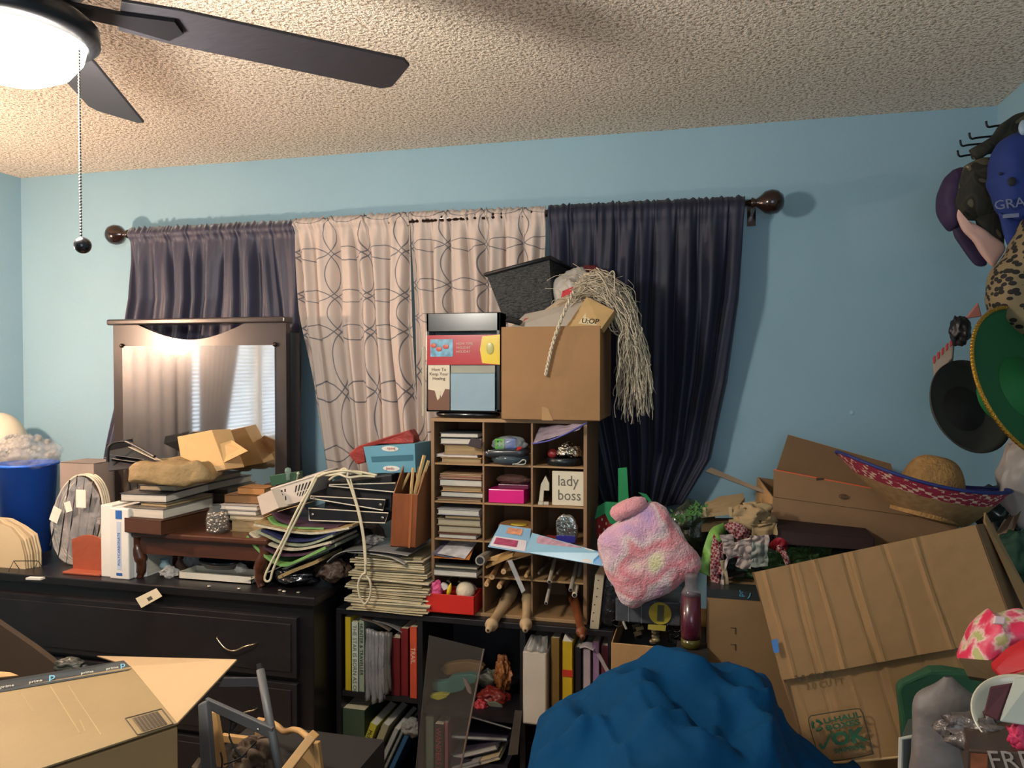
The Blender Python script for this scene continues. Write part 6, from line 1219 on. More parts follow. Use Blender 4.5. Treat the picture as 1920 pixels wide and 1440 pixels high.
m2 = nt.nodes.new('ShaderNodeMix'); m2.data_type = 'RGBA'; L(lt.outputs[0], m2.inputs[0]); L(rr.outputs[0], m2.inputs[6]); L(m1.outputs[2], m2.inputs[7]); L(m2.outputs[2], b.inputs['Base Color'])
strawm = M('#97713f', .8, var=.25, scale=40, bump=.6, bscale=150)
e = T('straw_sombrero', W(1730, 950, 2.40), 'wide straw sombrero with red and blue woven brim lying on the long open carton', 'hat')
sc0 = W(1716, 928, 2.26); R_ = .215; tilt = Matrix.Rotation(math.radians(12), 4, 'Y') @ Matrix.Rotation(math.radians(-5), 4, 'X')
def brim(u, v, off=0, r0=.30):
    th = u * 6.2832 + 1.57; r = r0 + (1 - r0) * v; h = .105 * max(0, (r - .35) / .65) ** 1.25 + .016 * math.cos(2 * th) * r * r
    p = V((R_ * r * math.cos(th) + .085 * (1 - r), R_ * .78 * r * math.sin(th), h - .055)); return sc0 + tilt @ (p + V((0, 0, off)))
MB().grid(lambda u, v: brim(u, v), 90, 20, lambda u, v: (u, .3 + .7 * v)).build('brim', sm, e, smooth=True)
MB().grid(lambda u, v: brim(u, v, .004), 90, 16).build('blue_brim_top', M('#23307c', .7, var=.15), e, smooth=True)
MB().tube([brim(i / 60, 1, .002) for i in range(61)], .0045, 8, cap=False).build('brim_edge', M('#1c2866', .7), e, smooth=True)
MB().grid(lambda u, v: sc0 + tilt @ V((.035 + .088 * math.cos(u * 6.2832) * math.cos(v * 1.57) ** .6, .088 * math.sin(u * 6.2832) * math.cos(v * 1.57) ** .6, -.05 + .165 * math.sin(v * 1.57))), 40, 14).build('crown', strawm, e, smooth=True)

# ---------------------------------------------------------------- big leaning moving box
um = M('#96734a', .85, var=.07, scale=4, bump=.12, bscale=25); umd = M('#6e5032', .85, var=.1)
e = T('moving_box', W(1640, 1420, 1.88), 'big creased brown moving box with green OK stamp, leaning right of the blue comforter', 'box')
TLu, TRu = W(1414, 1073, 1.98), W(1828, 984, 1.98); BLu, BRu = W(1466, 1275, 1.93), W(1905, 1195, 1.92)
ft = (TRu - TLu).cross(BLu - TLu).normalized();  ft = ft if ft.y < 0 else -ft
creases = [(.055, .003), (.165, -.003), (.20, .002), (.285, .0035), (.42, -.0035), (.455, .0025), (.60, -.003), (.74, .0035), (.76, -.002)]
def face(q, k=1.0, nz=1):
    def fn(u, v):
        p = q[0].lerp(q[1], u).lerp(q[3].lerp(q[2], u), v); d = 0
        for c_, a_ in creases: d += a_ * max(0, 1 - abs(u - c_ - .006 * math.sin(v * 4 + c_ * 20)) / .014)
        d += .003 * noise.noise(p * 7) + .001 * noise.noise(p * 30)
        return p + ft * (d * k)
    return fn
MB().grid(face([BLu, BRu, TRu, TLu]), 120, 30).build('front_flap', um, e, solid=.005)
off = ft * -.012
L0_, L1_, L2_, L3_ = W(1462, 1262, 1.94) + off, W(1512, 1412, 1.89) + off, W(1960, 1395, 1.88) + off, W(1910, 1170, 1.93) + off
L1_ = W(1520, 1438, 1.88) + off
MB().grid(face([L1_, L2_, L3_, L0_], .5), 120, 20).build('lower_panel', um, e, solid=.005)
MB().tube([L1_ + ft * .002, L1_.lerp(L2_, .5) + ft * .002, L2_ + ft * .002], .003, 6).build('bottom_edge', CARDL, e)
bk2 = V((.05, .22, -.16))
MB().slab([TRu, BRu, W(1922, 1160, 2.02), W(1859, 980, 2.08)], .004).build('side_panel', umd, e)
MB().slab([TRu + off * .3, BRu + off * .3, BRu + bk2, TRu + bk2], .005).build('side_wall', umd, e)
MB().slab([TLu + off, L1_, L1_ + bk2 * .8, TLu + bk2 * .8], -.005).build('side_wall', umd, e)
fu = W(1860, 978, 1.98); MB().slab([TRu + V((.03, .04, 0)), BRu + V((.04, .03, .02)), BRu + V((.075, .06, .02)), TRu + V((.05, .10, .012))], .004).build('side_flap', um, e)
q = [L1_, L2_, L3_, L0_]
n_ = ft * .014
def LP(px, py): return W(px, py, 1.655)
def onplane(px, py, lift=.004):                                   # photo point dropped on the lower panel
    d = ray(px, py); nn = ft; t = (L1_ + ft * (.006 + lift) - CAM).dot(nn) / d.dot(nn); return CAM + d * t
gp = M('#23583a', .7, var=.3, scale=40); gd = M('#3c3a22', .7, var=.3, scale=40)
def on6(x, y, l=.0085): return onplane(1380 + x / 3.556, 1100 + y / 3.556, l)
rr_ = [(500, 860), (790, 815), (835, 830), (855, 880), (905, 1080), (890, 1120), (640, 1160), (560, 1120), (530, 1060), (485, 900)]
MB().tube(catmull([on6(x, y) for x, y in rr_ + [rr_[0]]], 5), .0013, 5).build('stamp_border', gd, e)
ux = (on6(820, 880) - on6(590, 925)).normalized(); uz = (on6(590, 880) - on6(605, 950)).normalized(); uz = ft.cross(ux) * -1; uz = uz if uz.z > 0 else -uz
text('U-HAUL', .0158, gp, e, on6(590, 915), ux, uz, ext=.0008, cond=1.45, bold=.035); text('BOXES', .0158, gp, e, on6(604, 960), ux, uz, ext=.0008, cond=1.6, bold=.035)
text('OK', .038, gp, e, on6(652, 1062), ux, uz, ext=.0012, cond=1.3, bold=.05); text('SHIPPING', .013, gp, e, on6(660, 1112), ux, uz, ext=.0008, cond=1.25, bold=.03)
MB().poly([on6(550, 1055), on6(570, 1045), on6(580, 1065), on6(635, 965), on6(645, 970), on6(590, 1085), on6(570, 1080)], ft * .001).build('check_mark', gp, e)
ck_ = on6(540, 925)
mb = MB()
for k in range(3):
    a0 = k * 2.094; mb.tube([ck_ + (ux * math.cos(a0 + t * .3) + uz * math.sin(a0 + t * .3)) * .010 for t in range(6)], .0035, 5)
mb.build('recycle_mark', gp, e)
text('3.0 CU FT', .022, gd, e, on6(398, 640, .003), (on6(700, 590) - on6(398, 632)), uz, ext=.0008, cond=.95)
tp = [W(1446, 1200, 1.94), W(1458, 1197, 1.94), W(1461, 1222, 1.93), W(1451, 1224, 1.93)]; MB().slab([p + ft * .006 for p in tp], .001).build('blue_tape', M('#2f6aa8', .5), e)

# ---------------------------------------------------------------- bed and comforter
e = T('bed', (.3, 1.0, 0), 'bed with white sheet under the blue comforter, bottom of the view', 'bed')
BL_, BN = HH(1012, 1378, .60), HH(935, 1440, .60)
MB().box((BL_.x, .2, .28), (.93, BL_.y, .60)).build('mattress', M('#b8b0a6', .8, var=.04, scale=2), e, bevel=.03)
MB().box((BL_.x + .02, .22, .0), (.92, BL_.y - .02, .27)).build('bed_base', M('#3a3030', .8), e)
sil = [(1004, 1480), (1010, 1400), (1014, 1355), (1050, 1312), (1080, 1296), (1130, 1266), (1180, 1240), (1225, 1225), (1275, 1221), (1330, 1232), (1380, 1244), (1425, 1259), (1444, 1290), (1458, 1330), (1492, 1380), (1530, 1408), (1585, 1442), (1630, 1475)]
cr = catmull([W(x, y, 1.70) for x, y in sil], 6)
cm2 = M('#00385e', .85, var=.1, scale=5, bump=.15, bscale=300); cm2.node_tree.nodes['Principled BSDF'].inputs['Specular IOR Level'].default_value = .12
def comf(u, v):
    k = u * (len(cr) - 1); i = min(int(k), len(cr) - 2); p = cr[i].lerp(cr[i + 1], k - i)
    top = p.z
    if v < .35:      # behind the crest
        t = v / .35; y = 1.88 - .18 * t; z = .62 + (top - .62) * math.sin(t * 1.57) ** .7
        x = p.x
    else:
        t = (v - .35) / .65; y = 1.70 - .68 * t; z = .62 + (top - .62) * (1 - .45 * t ** 1.5); x = p.x * (1 - .10 * t) + .012 * t
    q_ = V((x, y, z))
    am = .055 * (.35 + .65 * min(1, abs(v - .35) * 4))
    rot_ = V((q_.x * .9 + q_.y * .5, q_.y * .9 - q_.x * .5, q_.z))
    n_ = 1 - 2 * abs(noise.noise(V((rot_.x * 7.5, rot_.y * 3.2, 1.3)))); n3 = 1 - 2 * abs(noise.noise(V((rot_.x * 4 + 9, rot_.y * 9 + q_.z * 6, 4.3))))
    n5 = 1 - 2 * abs(noise.noise(V((rot_.x * 13 + 3, rot_.y * 6, q_.z * 9)))); q_.z += am * (n_ * .9 + n3 * .55 + n5 * .4 - .95) + .012 * noise.noise(q_ * 16)
    q_.y += .02 * noise.noise(V((q_.x * 9, q_.z * 9, 7)))
    q_.z = max(q_.z, .612)
    return q_
o = MB().grid(comf, 190, 110).build('comforter', cm2, smooth=True, solid=.006); tag(o, 'rumpled peacock blue comforter heaped on the bed', 'comforter')

# ---------------------------------------------------------------- bottom right corner heap
def Z8(x, y): return (1380 + x / 3.556, 1100 + y / 3.556)
solo(MB().box((.50, 1.00, .60), (.94, 1.50, .66)), 'folded_blanket', M('#2a2a30', .8), 'dark folded blanket under the heap at the lower right of the bed', 'blanket', bevel=.02)
fl = bpy.data.materials.new('pink_floral'); fl.use_nodes = True; nt = fl.node_tree; b = nt.nodes['Principled BSDF']; b.inputs['Roughness'].default_value = .5
tc = nt.nodes.new('ShaderNodeTexCoord'); vn = nt.nodes.new('ShaderNodeTexNoise'); vn.inputs['Scale'].default_value = 34; vn.inputs['Detail'].default_value = 3; nt.links.new(tc.outputs['Object'], vn.inputs['Vector'])
r = nt.nodes.new('ShaderNodeValToRGB'); el = r.color_ramp.elements; el[0].position = .36; el[0].color = hexc('#a8a868'); el[1].position = .56; el[1].color = hexc('#d0284e')
q_ = el.new(.41); q_.color = hexc('#dcb8b0'); q_ = el.new(.49); q_.color = hexc('#d0506a'); nt.links.new(vn.outputs[0], r.inputs[0]); nt.links.new(r.outputs[0], b.inputs['Base Color'])
e = T('floral_bag', W(1870, 1240, 1.40), 'pink floral fabric bag on the corner of the moving box', 'bag')
ob_ = [(1480, 480), (1560, 330), (1620, 235), (1700, 165), (1730, 195), (1800, 190), (1960, 180), (2060, 300), (2000, 470), (1760, 515), (1600, 505)]
O2 = catmull([V((x, 0, y)) for x, y in ob_ + [ob_[0]]], 4)[:-1]
def bagf(u, v):
    k = u * len(O2); i = int(k) % len(O2); q_ = O2[i].lerp(O2[(i + 1) % len(O2)], k - int(k)); ph = (v - .5) * math.pi; rr = abs(math.cos(ph)) ** .5
    p = W(*Z8(1760 + (q_.x - 1760) * rr, 350 + (q_.z - 350) * rr), 1.42); p.y += .05 * math.sin(ph); return p + noise.noise_vector(p * 26) * .006
MB().grid(bagf, 80, 30).build('bag_body', fl, e, smooth=True)
MB().slab([W(*Z8(1705, 250), 1.355), W(*Z8(1780, 255), 1.355), W(*Z8(1790, 205), 1.36), W(*Z8(1715, 195), 1.36)], .008).build('white_label', M('#d8b8b8', .6), e, bevel=.002)
q = [W(*Z8(1720, 560), 1.34), W(*Z8(1770, 635), 1.33), W(*Z8(1990, 560), 1.30), W(*Z8(1990, 380), 1.33), W(*Z8(1850, 440), 1.34)]
solo(MB().poly(q, (0, .03, 0)).jitter(.004, 30), 'red_cloth', M('#b3121f', .6, var=.08), 'plain bright red cloth below the pink floral bag', 'cloth', bevel=.006)
q = [W(*Z8(1500, 500), 1.40), W(*Z8(1560, 620), 1.38), W(*Z8(1760, 650), 1.37), W(*Z8(1740, 520), 1.38)]
solo(MB().slab(q, .02), 'olive_card', M('#5c4a2c', .8), 'dark tan cardboard piece just under the pink floral bag', 'cardboard')
q = [Z8(*p) for p in ((1080, 700), (1100, 660), (1200, 610), (1310, 565), (1400, 560), (1560, 570), (1700, 640), (1600, 760), (1560, 1450), (1300, 1450), (1150, 1450), (1110, 860))]
solo(MB().poly([W(x, y, 1.74) for x, y in q], (0, .03, 0)).jitter(.006, 18), 'green_felt', M('#1c4a2e', .8, var=.15), 'dark green felt cloth over the lower right of the moving box', 'cloth', bevel=.006)
# translucent bag
cb_ = W(*Z8(1395, 960), 1.36)
def tb(u, v):
    th = u * 6.2832; h = v; r = .050 * (1 - .08 * h) * (1 if h < .72 else math.cos((h - .72) / .28 * 1.45)); p = V((cb_.x + r * math.cos(th) + .010 * (h - .5), cb_.y + r * .7 * math.sin(th), cb_.z - .10 + .188 * h))
    return p + noise.noise_vector(p * 16) * .009 + noise.noise_vector(p * 45) * .002
tag(MB().grid(tb, 60, 40).build('plastic_bag', M('#7f7672', .5, alpha=.7, var=.2, scale=14, bump=.5, bscale=25), smooth=True), 'tall frosted grey plastic bag standing in front of the green felt', 'bag')
# white dish with striped cloth
cd_ = W(*Z8(1915, 850), 1.22)
e = T('white_bowl', cd_ - V((0, 0, .05)), 'white rimmed bowl tipped at the right edge of the view', 'bowl')
MB().lathe([(r_ * .74, h_ * .74) for r_, h_ in ((0, -.045), (.05, -.042), (.075, -.01), (.084, .0), (.087, .0), (.084, -.004), (.078, -.016), (.052, -.048), (0, -.051))], cd_, (-.25, -.6, .85), n=44).build('bowl_body', M('#c9c4b0', .3, coat=.3), e, smooth=True)
q = [W(*Z8(1655, 850), 1.165), W(*Z8(1755, 895), 1.155), W(*Z8(1850, 640), 1.165), W(*Z8(1700, 665), 1.17)]; solo(MB().slab(q, .006), 'maroon_cloth', M('#42141c', .7), 'dark maroon cloth folded in the tipped white bowl', 'cloth', bevel=.002)
q = [W(*Z8(1758, 898), 1.15), W(*Z8(1960, 930), 1.14), W(*Z8(1990, 600), 1.15), W(*Z8(1855, 610), 1.165)]; solo(MB().slab(q, .008), 'pale_cloth', M('#9fa59a', .7), 'pale grey-green card in the tipped white bowl', 'card', bevel=.002)
crumple('pink_flower', W(*Z8(1905, 1000), 1.15), (.018, .012, .02), M('#b82a50', .6, var=.3, scale=60), 'deep pink fabric flower under the tipped white bowl', 'flower', 3, .5)
# dark box with FREE lettering
q = [W(*Z8(1545, 1330), 1.16), W(*Z8(2060, 1350), 1.12), W(*Z8(2060, 1115), 1.12), W(*Z8(1550, 1085), 1.16)]
e = T('brown_package', (q[0] + q[1]) / 2, 'dark brown printed package lettered FREE at the bottom right corner', 'package')
MB().hexa(q, [p + V((.02, .10, .0)) for p in q]).build('package_body', M('#3a2a20', .4, var=.3, scale=20), e, bevel=.002)
n_ = V((0, -.0012, 0)); MB().slab(sub(q, .03, .42, .26, .92), .0008).build('picture', M('#6a3a20', .4, var=.4, scale=60), e)
text('FREE', .034, M('#8a8078', .5), e, sub(q, .30, .52, .5, .6, 1.5)[0], q[1] - q[0], q[3] - q[0], ext=.0006)
crumple('grey_film', W(*Z8(1740, 990), 1.24), (.07, .035, .03), M('#5c5450', .3, var=.4, scale=30, bump=.8, bscale=50), 'crumpled grey-brown wrap between the frosted bag and the bowl', 'film', 7, .5)
# white bin corner
q = [W(*Z8(1092, 1330), 1.38), W(*Z8(1225, 1330), 1.38), W(*Z8(1225, 990), 1.40), W(*Z8(1098, 1010), 1.40)]
e = T('storage_tub', (q[0] + q[1]) / 2, 'grey-green plastic tub with white rim left of the frosted bag', 'tub')
MB().hexa(q, [p + V((.03, .08, 0)) for p in q]).build('tub_body', M('#39423c', .5), e, bevel=.002)
MB().tube([q[0] + V((0, -.002, 0)), q[3] + V((0, -.002, 0)), q[2] + V((0, -.002, 0))], .0042).build('rim', M('#a8a89c', .4), e)
q = [W(*Z8(1165, 1330), 1.36), W(*Z8(1215, 1330), 1.36), W(*Z8(1215, 1060), 1.36), W(*Z8(1168, 1115), 1.36)]; solo(MB().slab(q, .01), 'wood_piece', M('#8a6c4c', .7), 'small tan angled piece in front of the grey-green tub', 'wood')
# heap at right edge, mid height
q = [Z6(*p) for p in ((1870, 330), (1850, 450), (1835, 560), (1800, 640), (1830, 700), (1960, 640), (2000, 300), (1900, 200))]
crumple('white_bag', W(1925, 900, 2.30), (.07, .05, .13), M('#9a9088', .5, var=.1), 'tall white crumpled bag at the right edge beside the sombrero', 'bag', 15, .25)
crumple('dark_bag', W(1872, 960, 2.34), (.05, .06, .075), M('#26302c', .25, var=.4, scale=30, coat=.4), 'dark shiny bag between the sombrero brim and the white bag', 'bag', 16, .4)
solo(MB().hexa([W(*Z6(1800, 690), 2.2), W(*Z6(1840, 700), 2.2), W(*Z6(1940, 440), 2.3), W(*Z6(1880, 520), 2.3)], [p + V((0, .05, 0)) for p in (W(*Z6(1800, 690), 2.2), W(*Z6(1840, 700), 2.2), W(*Z6(1940, 440), 2.3), W(*Z6(1880, 520), 2.3))]), 'tan_board', M('#9a8068', .7), 'narrow tan board leaning below the white bag at the right edge', 'board')
crumple('green_cloth', W(1905, 1040, 2.2), (.05, .05, .065), M('#153a28', .8), 'dark green cloth bundle at the right edge above the floral bag', 'cloth', 18, .3)
solo(MB().box((.66, 2.26, 0), (.93, 2.60, W(1880, 1060, 2.1).z - .03)), 'tall_dark_box', M('#2c2a28', .8), 'large dark box behind the big moving box carrying the right-hand heap', 'box')

# ---------------------------------------------------------------- hats on the right wall
def Z7(x, y): return (1640 + x / 2.057, 180 + y / 2.057)
iron = M('#15171c', .35, metal=.6)
e = T('hat_rack', (XR - .01, 2.5, 2.12), 'black iron wall rack with double hooks holding the hats on the right wall', 'hat rack')
HY = [2.72, 2.60, 2.48, 2.36]
zr = 2.13
MB().box((XR - .012, 2.2, zr - .02), (XR - .001, 2.80, zr + .02)).build('back_strip', iron, e, bevel=.002)
for (tx, ty), Y in zip(((430, 97), (365, 142), (330, 170), (320, 210)), (2.50, 2.56, 2.62, 2.68)):
    tip = W(*Z7(tx, ty), Y); s2 = W(*Z7(tx + 8, ty + 22), Y)
    MB().tube(catmull([tip, s2, s2 + V((.03, 0, .002)), V((XR - .02, Y, s2.z + .006))], 5), .0032, 8).build('hook', iron, e, smooth=True)
def outline_blob(name, pts, Y, th, mat, label, cat='hat', seed=0, amp=.005, power=.55, parent=None):
    OO = catmull([V((x, 0, y)) for x, y in pts + [pts[0]]], 4)[:-1]; cx_ = sum(p.x for p in OO) / len(OO); cy_ = sum(p.z for p in OO) / len(OO)
    def fn(u, v):
        k = u * len(OO); i = int(k) % len(OO); q_ = OO[i].lerp(OO[(i + 1) % len(OO)], k - int(k)); ph = (v - .5) * math.pi; rr = abs(math.cos(ph)) ** power
        p = W(*Z7(cx_ + (q_.x - cx_) * rr, cy_ + (q_.z - cy_) * rr), Y); p.y += th * math.sin(ph); return p + noise.noise_vector(p * 24 + V((seed, 0, 0))) * amp
    o = MB().grid(fn, 64, 28).build(name, mat, parent, smooth=True); return tag(o, label, cat) if label else o
def camo(name, c, s):
    m = bpy.data.materials.new(name); m.use_nodes = True; nt = m.node_tree; b = nt.nodes['Principled BSDF']; b.inputs['Roughness'].default_value = .85
    tc = nt.nodes.new('ShaderNodeTexCoord'); n1 = nt.nodes.new('ShaderNodeTexNoise'); n1.inputs['Scale'].default_value = s; n1.inputs['Detail'].default_value = 1.2; n1.inputs['Distortion'].default_value = 1.0; nt.links.new(tc.outputs['Object'], n1.inputs['Vector'])
    r = nt.nodes.new('ShaderNodeValToRGB'); r.color_ramp.interpolation = 'CONSTANT'; el = r.color_ramp.elements; el[0].position = 0; el[0].color = hexc(c[0]); el[1].position = .42; el[1].color = hexc(c[1])
    for p_, cc in zip((.5, .57, .63), c[2:]): q_ = el.new(p_); q_.color = hexc(cc)
    nt.links.new(n1.outputs[0], r.inputs[0]); nt.links.new(r.outputs[0], b.inputs['Base Color']); return m
cam_ = camo('camouflage', ['#1c1d17', '#25261c', '#16160f', '#4a4636', '#8a8062'], 13)
leo = bpy.data.materials.new('leopard'); leo.use_nodes = True; nt = leo.node_tree; b = nt.nodes['Principled BSDF']; b.inputs['Roughness'].default_value = .8
tc = nt.nodes.new('ShaderNodeTexCoord'); vn = nt.nodes.new('ShaderNodeTexVoronoi'); vn.inputs['Scale'].default_value = 48; mp = nt.nodes.new('ShaderNodeMapping'); mp.inputs['Scale'].default_value = (1, 1, 1.5); nt.links.new(tc.outputs['Object'], mp.inputs[0]); nt.links.new(mp.outputs[0], vn.inputs['Vector'])
r = nt.nodes.new('ShaderNodeValToRGB'); r.color_ramp.interpolation = 'CONSTANT'; el = r.color_ramp.elements; el[0].color = hexc('#14110d'); el[1].position = .46; el[1].color = hexc('#7c6c4e')
nt.links.new(vn.outputs['Distance'], r.inputs[0]); nt.links.new(r.outputs[0], b.inputs['Base Color'])
e = T('purple_cap', W(*Z7(320, 460), 2.50), 'dark purple cap, leftmost of the hats on the wall rack', 'hat')
outline_blob('crown', [(300, 282), (345, 275), (370, 330), (350, 420), (320, 500), (290, 520), (252, 478), (238, 400), (262, 330)], 2.50, .05, M('#2e1c40', .75, var=.1), None, parent=e)
outline_blob('visor', [(300, 510), (325, 480), (360, 540), (420, 610), (432, 650), (390, 652), (345, 600), (312, 548)], 2.49, .012, M('#2a1a3c', .75), None, parent=e, amp=.002)
outline_blob('camouflage_hat', [(345, 270), (440, 235), (470, 330), (478, 440), (430, 480), (350, 468), (318, 420), (330, 340)], 2.42, .05, cam_, 'dark camouflage cap between the purple cap and blue cap', seed=3)
outline_blob('camouflage_hat', [(360, 215), (400, 190), (450, 150), (500, 100), (576, 60), (620, 60), (620, 140), (520, 170), (450, 215), (400, 245), (365, 245)], 2.46, .025, cam_, 'camouflage hat draped over the top hooks', seed=8, amp=.010)
outline_blob('camouflage_hat', [(390, 475), (470, 440), (500, 500), (500, 580), (440, 560), (400, 520)], 2.40, .02, cam_, 'camouflage visor under the dark camouflage cap, beside the pink one', seed=5)
outline_blob('pink_visor', [(322, 440), (345, 475), (400, 500), (450, 535), (503, 580), (480, 630), (455, 660), (425, 630), (385, 570), (340, 520), (318, 470)], 2.385, .012, M('#c09a8e', .6, var=.05), 'pale pink sun visor hanging below the camouflage cap', amp=.003)
e = T('baseball_cap', W(*Z7(520, 350), 2.30), 'royal blue baseball cap with grey lettering near the right edge', 'hat')
outline_blob('crown', [(440, 300), (455, 215), (500, 165), (560, 140), (640, 150), (700, 260), (700, 420), (640, 480), (540, 490), (480, 455), (448, 380), (434, 340)], 2.30, .06, M('#122a6c', .8, var=.08, scale=20), None, parent=e, amp=.004)
outline_blob('visor', [(478, 450), (560, 480), (640, 470), (620, 560), (560, 590), (520, 592), (498, 540)], 2.285, .014, M('#122a6c', .8), None, parent=e, amp=.002)
lg = M('#6a7088', .6); text('GRAND', .036, lg, e, W(*Z7(462, 440), 2.232), (1, 0, .10), (-.05, .2, 1), ext=.001); MB().obox(W(*Z7(495, 472), 2.232), (.036, 0, .002), (0, .002, 0), (0, 0, .010)).build('patch', lg, e)
mb = MB(); mb.ball(W(*Z7(485, 300), 2.248), .004, 8, 6); mb.ball(W(*Z7(530, 330), 2.236), (.010, .003, .012), 10, 6); mb.build('eyelets', BLKM, e)
MB().ball(W(*Z7(574, 122), 2.26), (.012, .008, .02), 12, 8).build('top_button', M('#8aa0b0', .5), e, smooth=True)
outline_blob('leopard_hat', [(576, 480), (530, 560), (500, 620), (455, 670), (438, 740), (440, 810), (470, 870), (520, 905), (580, 930), (680, 900), (700, 600), (640, 480)], 2.24, .07, leo, 'leopard print hat hanging under the blue cap', amp=.004)
def dischat(name, c, ax, R, cr_, chh, bm_, cm_, label, curl=.02, n=48, trim=None):
    e = T(name, c, label, 'hat'); ax = V(ax).normalized()
    MB().lathe([(cr_, .002), (R * .7, -.002), (R * .9, -curl * .5), (R, -curl), (R, -curl + .005), (R * .9, -curl * .5 + .006), (R * .7, .004), (cr_, .008)], c, ax, n=n).build('brim', bm_, e, smooth=True)
    MB().lathe([(cr_, 0), (cr_ * .92, chh * .5), (cr_ * .7, chh * .9), (cr_ * .3, chh), (0, chh), ], c, ax, n=n).build('crown', cm_, e, smooth=True)
    return e, ax
gc = W(*Z7(345, 1205), 2.42)
dischat('grey_hat', gc, (-.45, .85, -.30), .135, .065, .07, M('#3a3a34', .8, var=.1), M('#2c2c28', .8), 'olive grey wide-brim hat left of the green sombrero', .03)
gcc = W(*Z7(585, 1125), 2.16)
grn = M('#0e5228', .75, var=.1); e, ax = dischat('green_sombrero', gcc, (-.52, .76, -.36), .205, .085, .10, grn, M('#12692f', .7, var=.08), 'green felt sombrero with gold sequin trim near the right edge', .035)
tmp = MB().lathe([(.205, -.033), (.206, -.030)], gcc, ax, n=64)
mb = MB(); [mb.ball(tmp.v[i] + (tmp.v[(i + 1) % 64] - tmp.v[i]) * k * .5, .0055, 7, 5) for i in range(64) for k in range(2)]; mb.build('sequin_trim', M('#b0842a', .2, metal=.9, var=.4, scale=120), e)
MB().tube([tmp.v[i % 64] for i in range(65)], .005, 6, cap=False).build('gold_band', M('#9a7428', .4, metal=.6), e)
e = T('striped_hat', W(*Z7(262, 1000), 2.47), 'red and white striped small hat behind the grey hat', 'hat')
q = [W(*Z7(228, 1095), 2.47), W(*Z7(300, 1010), 2.47), W(*Z7(305, 930), 2.49), W(*Z7(222, 1010), 2.49)]; MB().slab(q, -.03).build('hat_body', M('#8a8074', .7), e, bevel=.004)
n_ = V((0, -.0015, 0))
for k in range(5): MB().slab(sub(q, .02 + k * .2, .70, .12 + k * .2, 1.0), .001).build('red_stripe', M('#a82a3c', .6), e)
crumple('black_hat', W(*Z7(330, 905), 2.44), (.028, .03, .042), BLK, 'small black shiny hat above the striped hat', 'hat', 5, .3)
solo(MB().poly([W(*Z7(350, 860), 2.43), W(*Z7(400, 795), 2.43), W(*Z7(415, 850), 2.43)], (0, .012, 0)), 'pink_triangle', M('#a86a60', .6), 'small pinkish pointed hat tip above the green sombrero', 'hat', bevel=.003)
# small wall mark
solo(MB().lathe([(.009, 0), (.007, .002), (0, .003)], (W(1597, 774, DW).x, DW - .0005, W(1597, 774, DW).z), (0, -1, 0), n=16), 'wall_anchor', M('#9cc0cc', .5), 'small pale plug on the blue wall right of the curtain', 'wall plug')

# ---------------------------------------------------------------- foreground left
def Z1(x, y): return (x / 3, 1060 + y / 3)
kb = M('#86704a', .6, var=.08, scale=5, bump=.1, bscale=30); kbd = M('#a88c60', .75, var=.1)
fh = .90
A, B, C, D = HH(-140, 1321, fh), HH(246, 1253, fh), HH(333, 1359, fh), HH(-140, 1517, fh)
e = T('shipping_carton', (B + C + D + A) / 4 - V((0, 0, .35)), 'light brown shipping carton with black tape and a barcode, nearest at the lower left', 'box')
MB().hexa([p - V((0, 0, .34)) for p in (D, C, B, A)], [p - V((0, 0, .004)) for p in (D, C, B, A)]).build('box_body', M('#9a7c52', .8, var=.08), e, bevel=.002)
MB().slab([D, C, B, A], .004).build('top_flap', kb, e, bevel=.001)
n_ = V((0, 0, .0048))
def on(px, py, z=.0048): return HH(px, py, fh + z)
MB().poly([on(-20, 1296), on(245, 1240 + 14), on(247, 1253), on(240, 1257), on(0, 1298), on(-60, 1308), on(-60, 1304)], (0, 0, .0005)).build('tape_edge', M('#26282a', .35), e)
bkl = V((0, .0, 0))
P0, P1, P2, P3 = HH(-60, 1308, fh + .001), HH(247, 1254, fh + .001), W(232, 1240, B.y + .03), W(-60, 1288, A.y + .06)
MB().slab([P0, P1, P2, P3], .003).build('tape_band', M('#26282a', .35, var=.05), e)
tw = M('#c8c4b4', .5); tbl = M('#6ab0d0', .4)
dv = (P1 - P0).normalized(); uv_ = (P3 - P0).normalized()
for px, s_, mt_, sz in ((-4, 'prime', tw, .010), (48, 'prime', tw, .010), (84, 'p', tbl, .026), (146, 'prime', tw, .010), (196, 'prime', tw, .010), (224, 'p', tbl, .022)):
    t = (px + 60) / 307; text(s_, sz, mt_, e, P0.lerp(P1, t) + uv_ * .006 + (P1 - P0).cross(P3 - P0).normalized() * .0034, dv, uv_, name='tape_print', ext=.0003)
# flap
F1, F2 = W(445, 1239, C.y + .20), W(182, 1232, B.y + .22)
MB().slab([C, F1, F2, B], .004).build('open_flap', M('#a98c66', .85, var=.05), e, bevel=.001)
# barcode
bc = [on(235, 1347), on(303, 1329), on(325, 1357), on(258, 1378)]
mb = MB(); 
for i in range(4): mb.tube([bc[i], bc[(i + 1) % 4]], .0011, 4)
for i in range(22):
    t = .15 + i * .033; wq = (.5 + (i * 7 % 3)) * .0011; a = bc[0].lerp(bc[1], t); c_ = bc[3].lerp(bc[2], t); a, c_ = a.lerp(c_, .1), a.lerp(c_, .92); dd = (bc[1] - bc[0]).normalized() * wq; z_ = V((0, 0, .0005)); mb.slab([a + z_, a + dd + z_, c_ + dd + z_, c_ + z_], .0004)
mb.build('barcode', M('#3a2e20', .6), e)
mb = MB()
for x0_, y0_, x1_, y1_ in ((40, 1300, 62, 1335), (95, 1287, 150, 1375), (128, 1285, 190, 1378), (150, 1350, 160, 1372)): mb.tube([on(x0_, y0_, .004), on(x1_, y1_, .004)], .0009, 5)
mb.build('creases', M('#a08a62', .6), e)
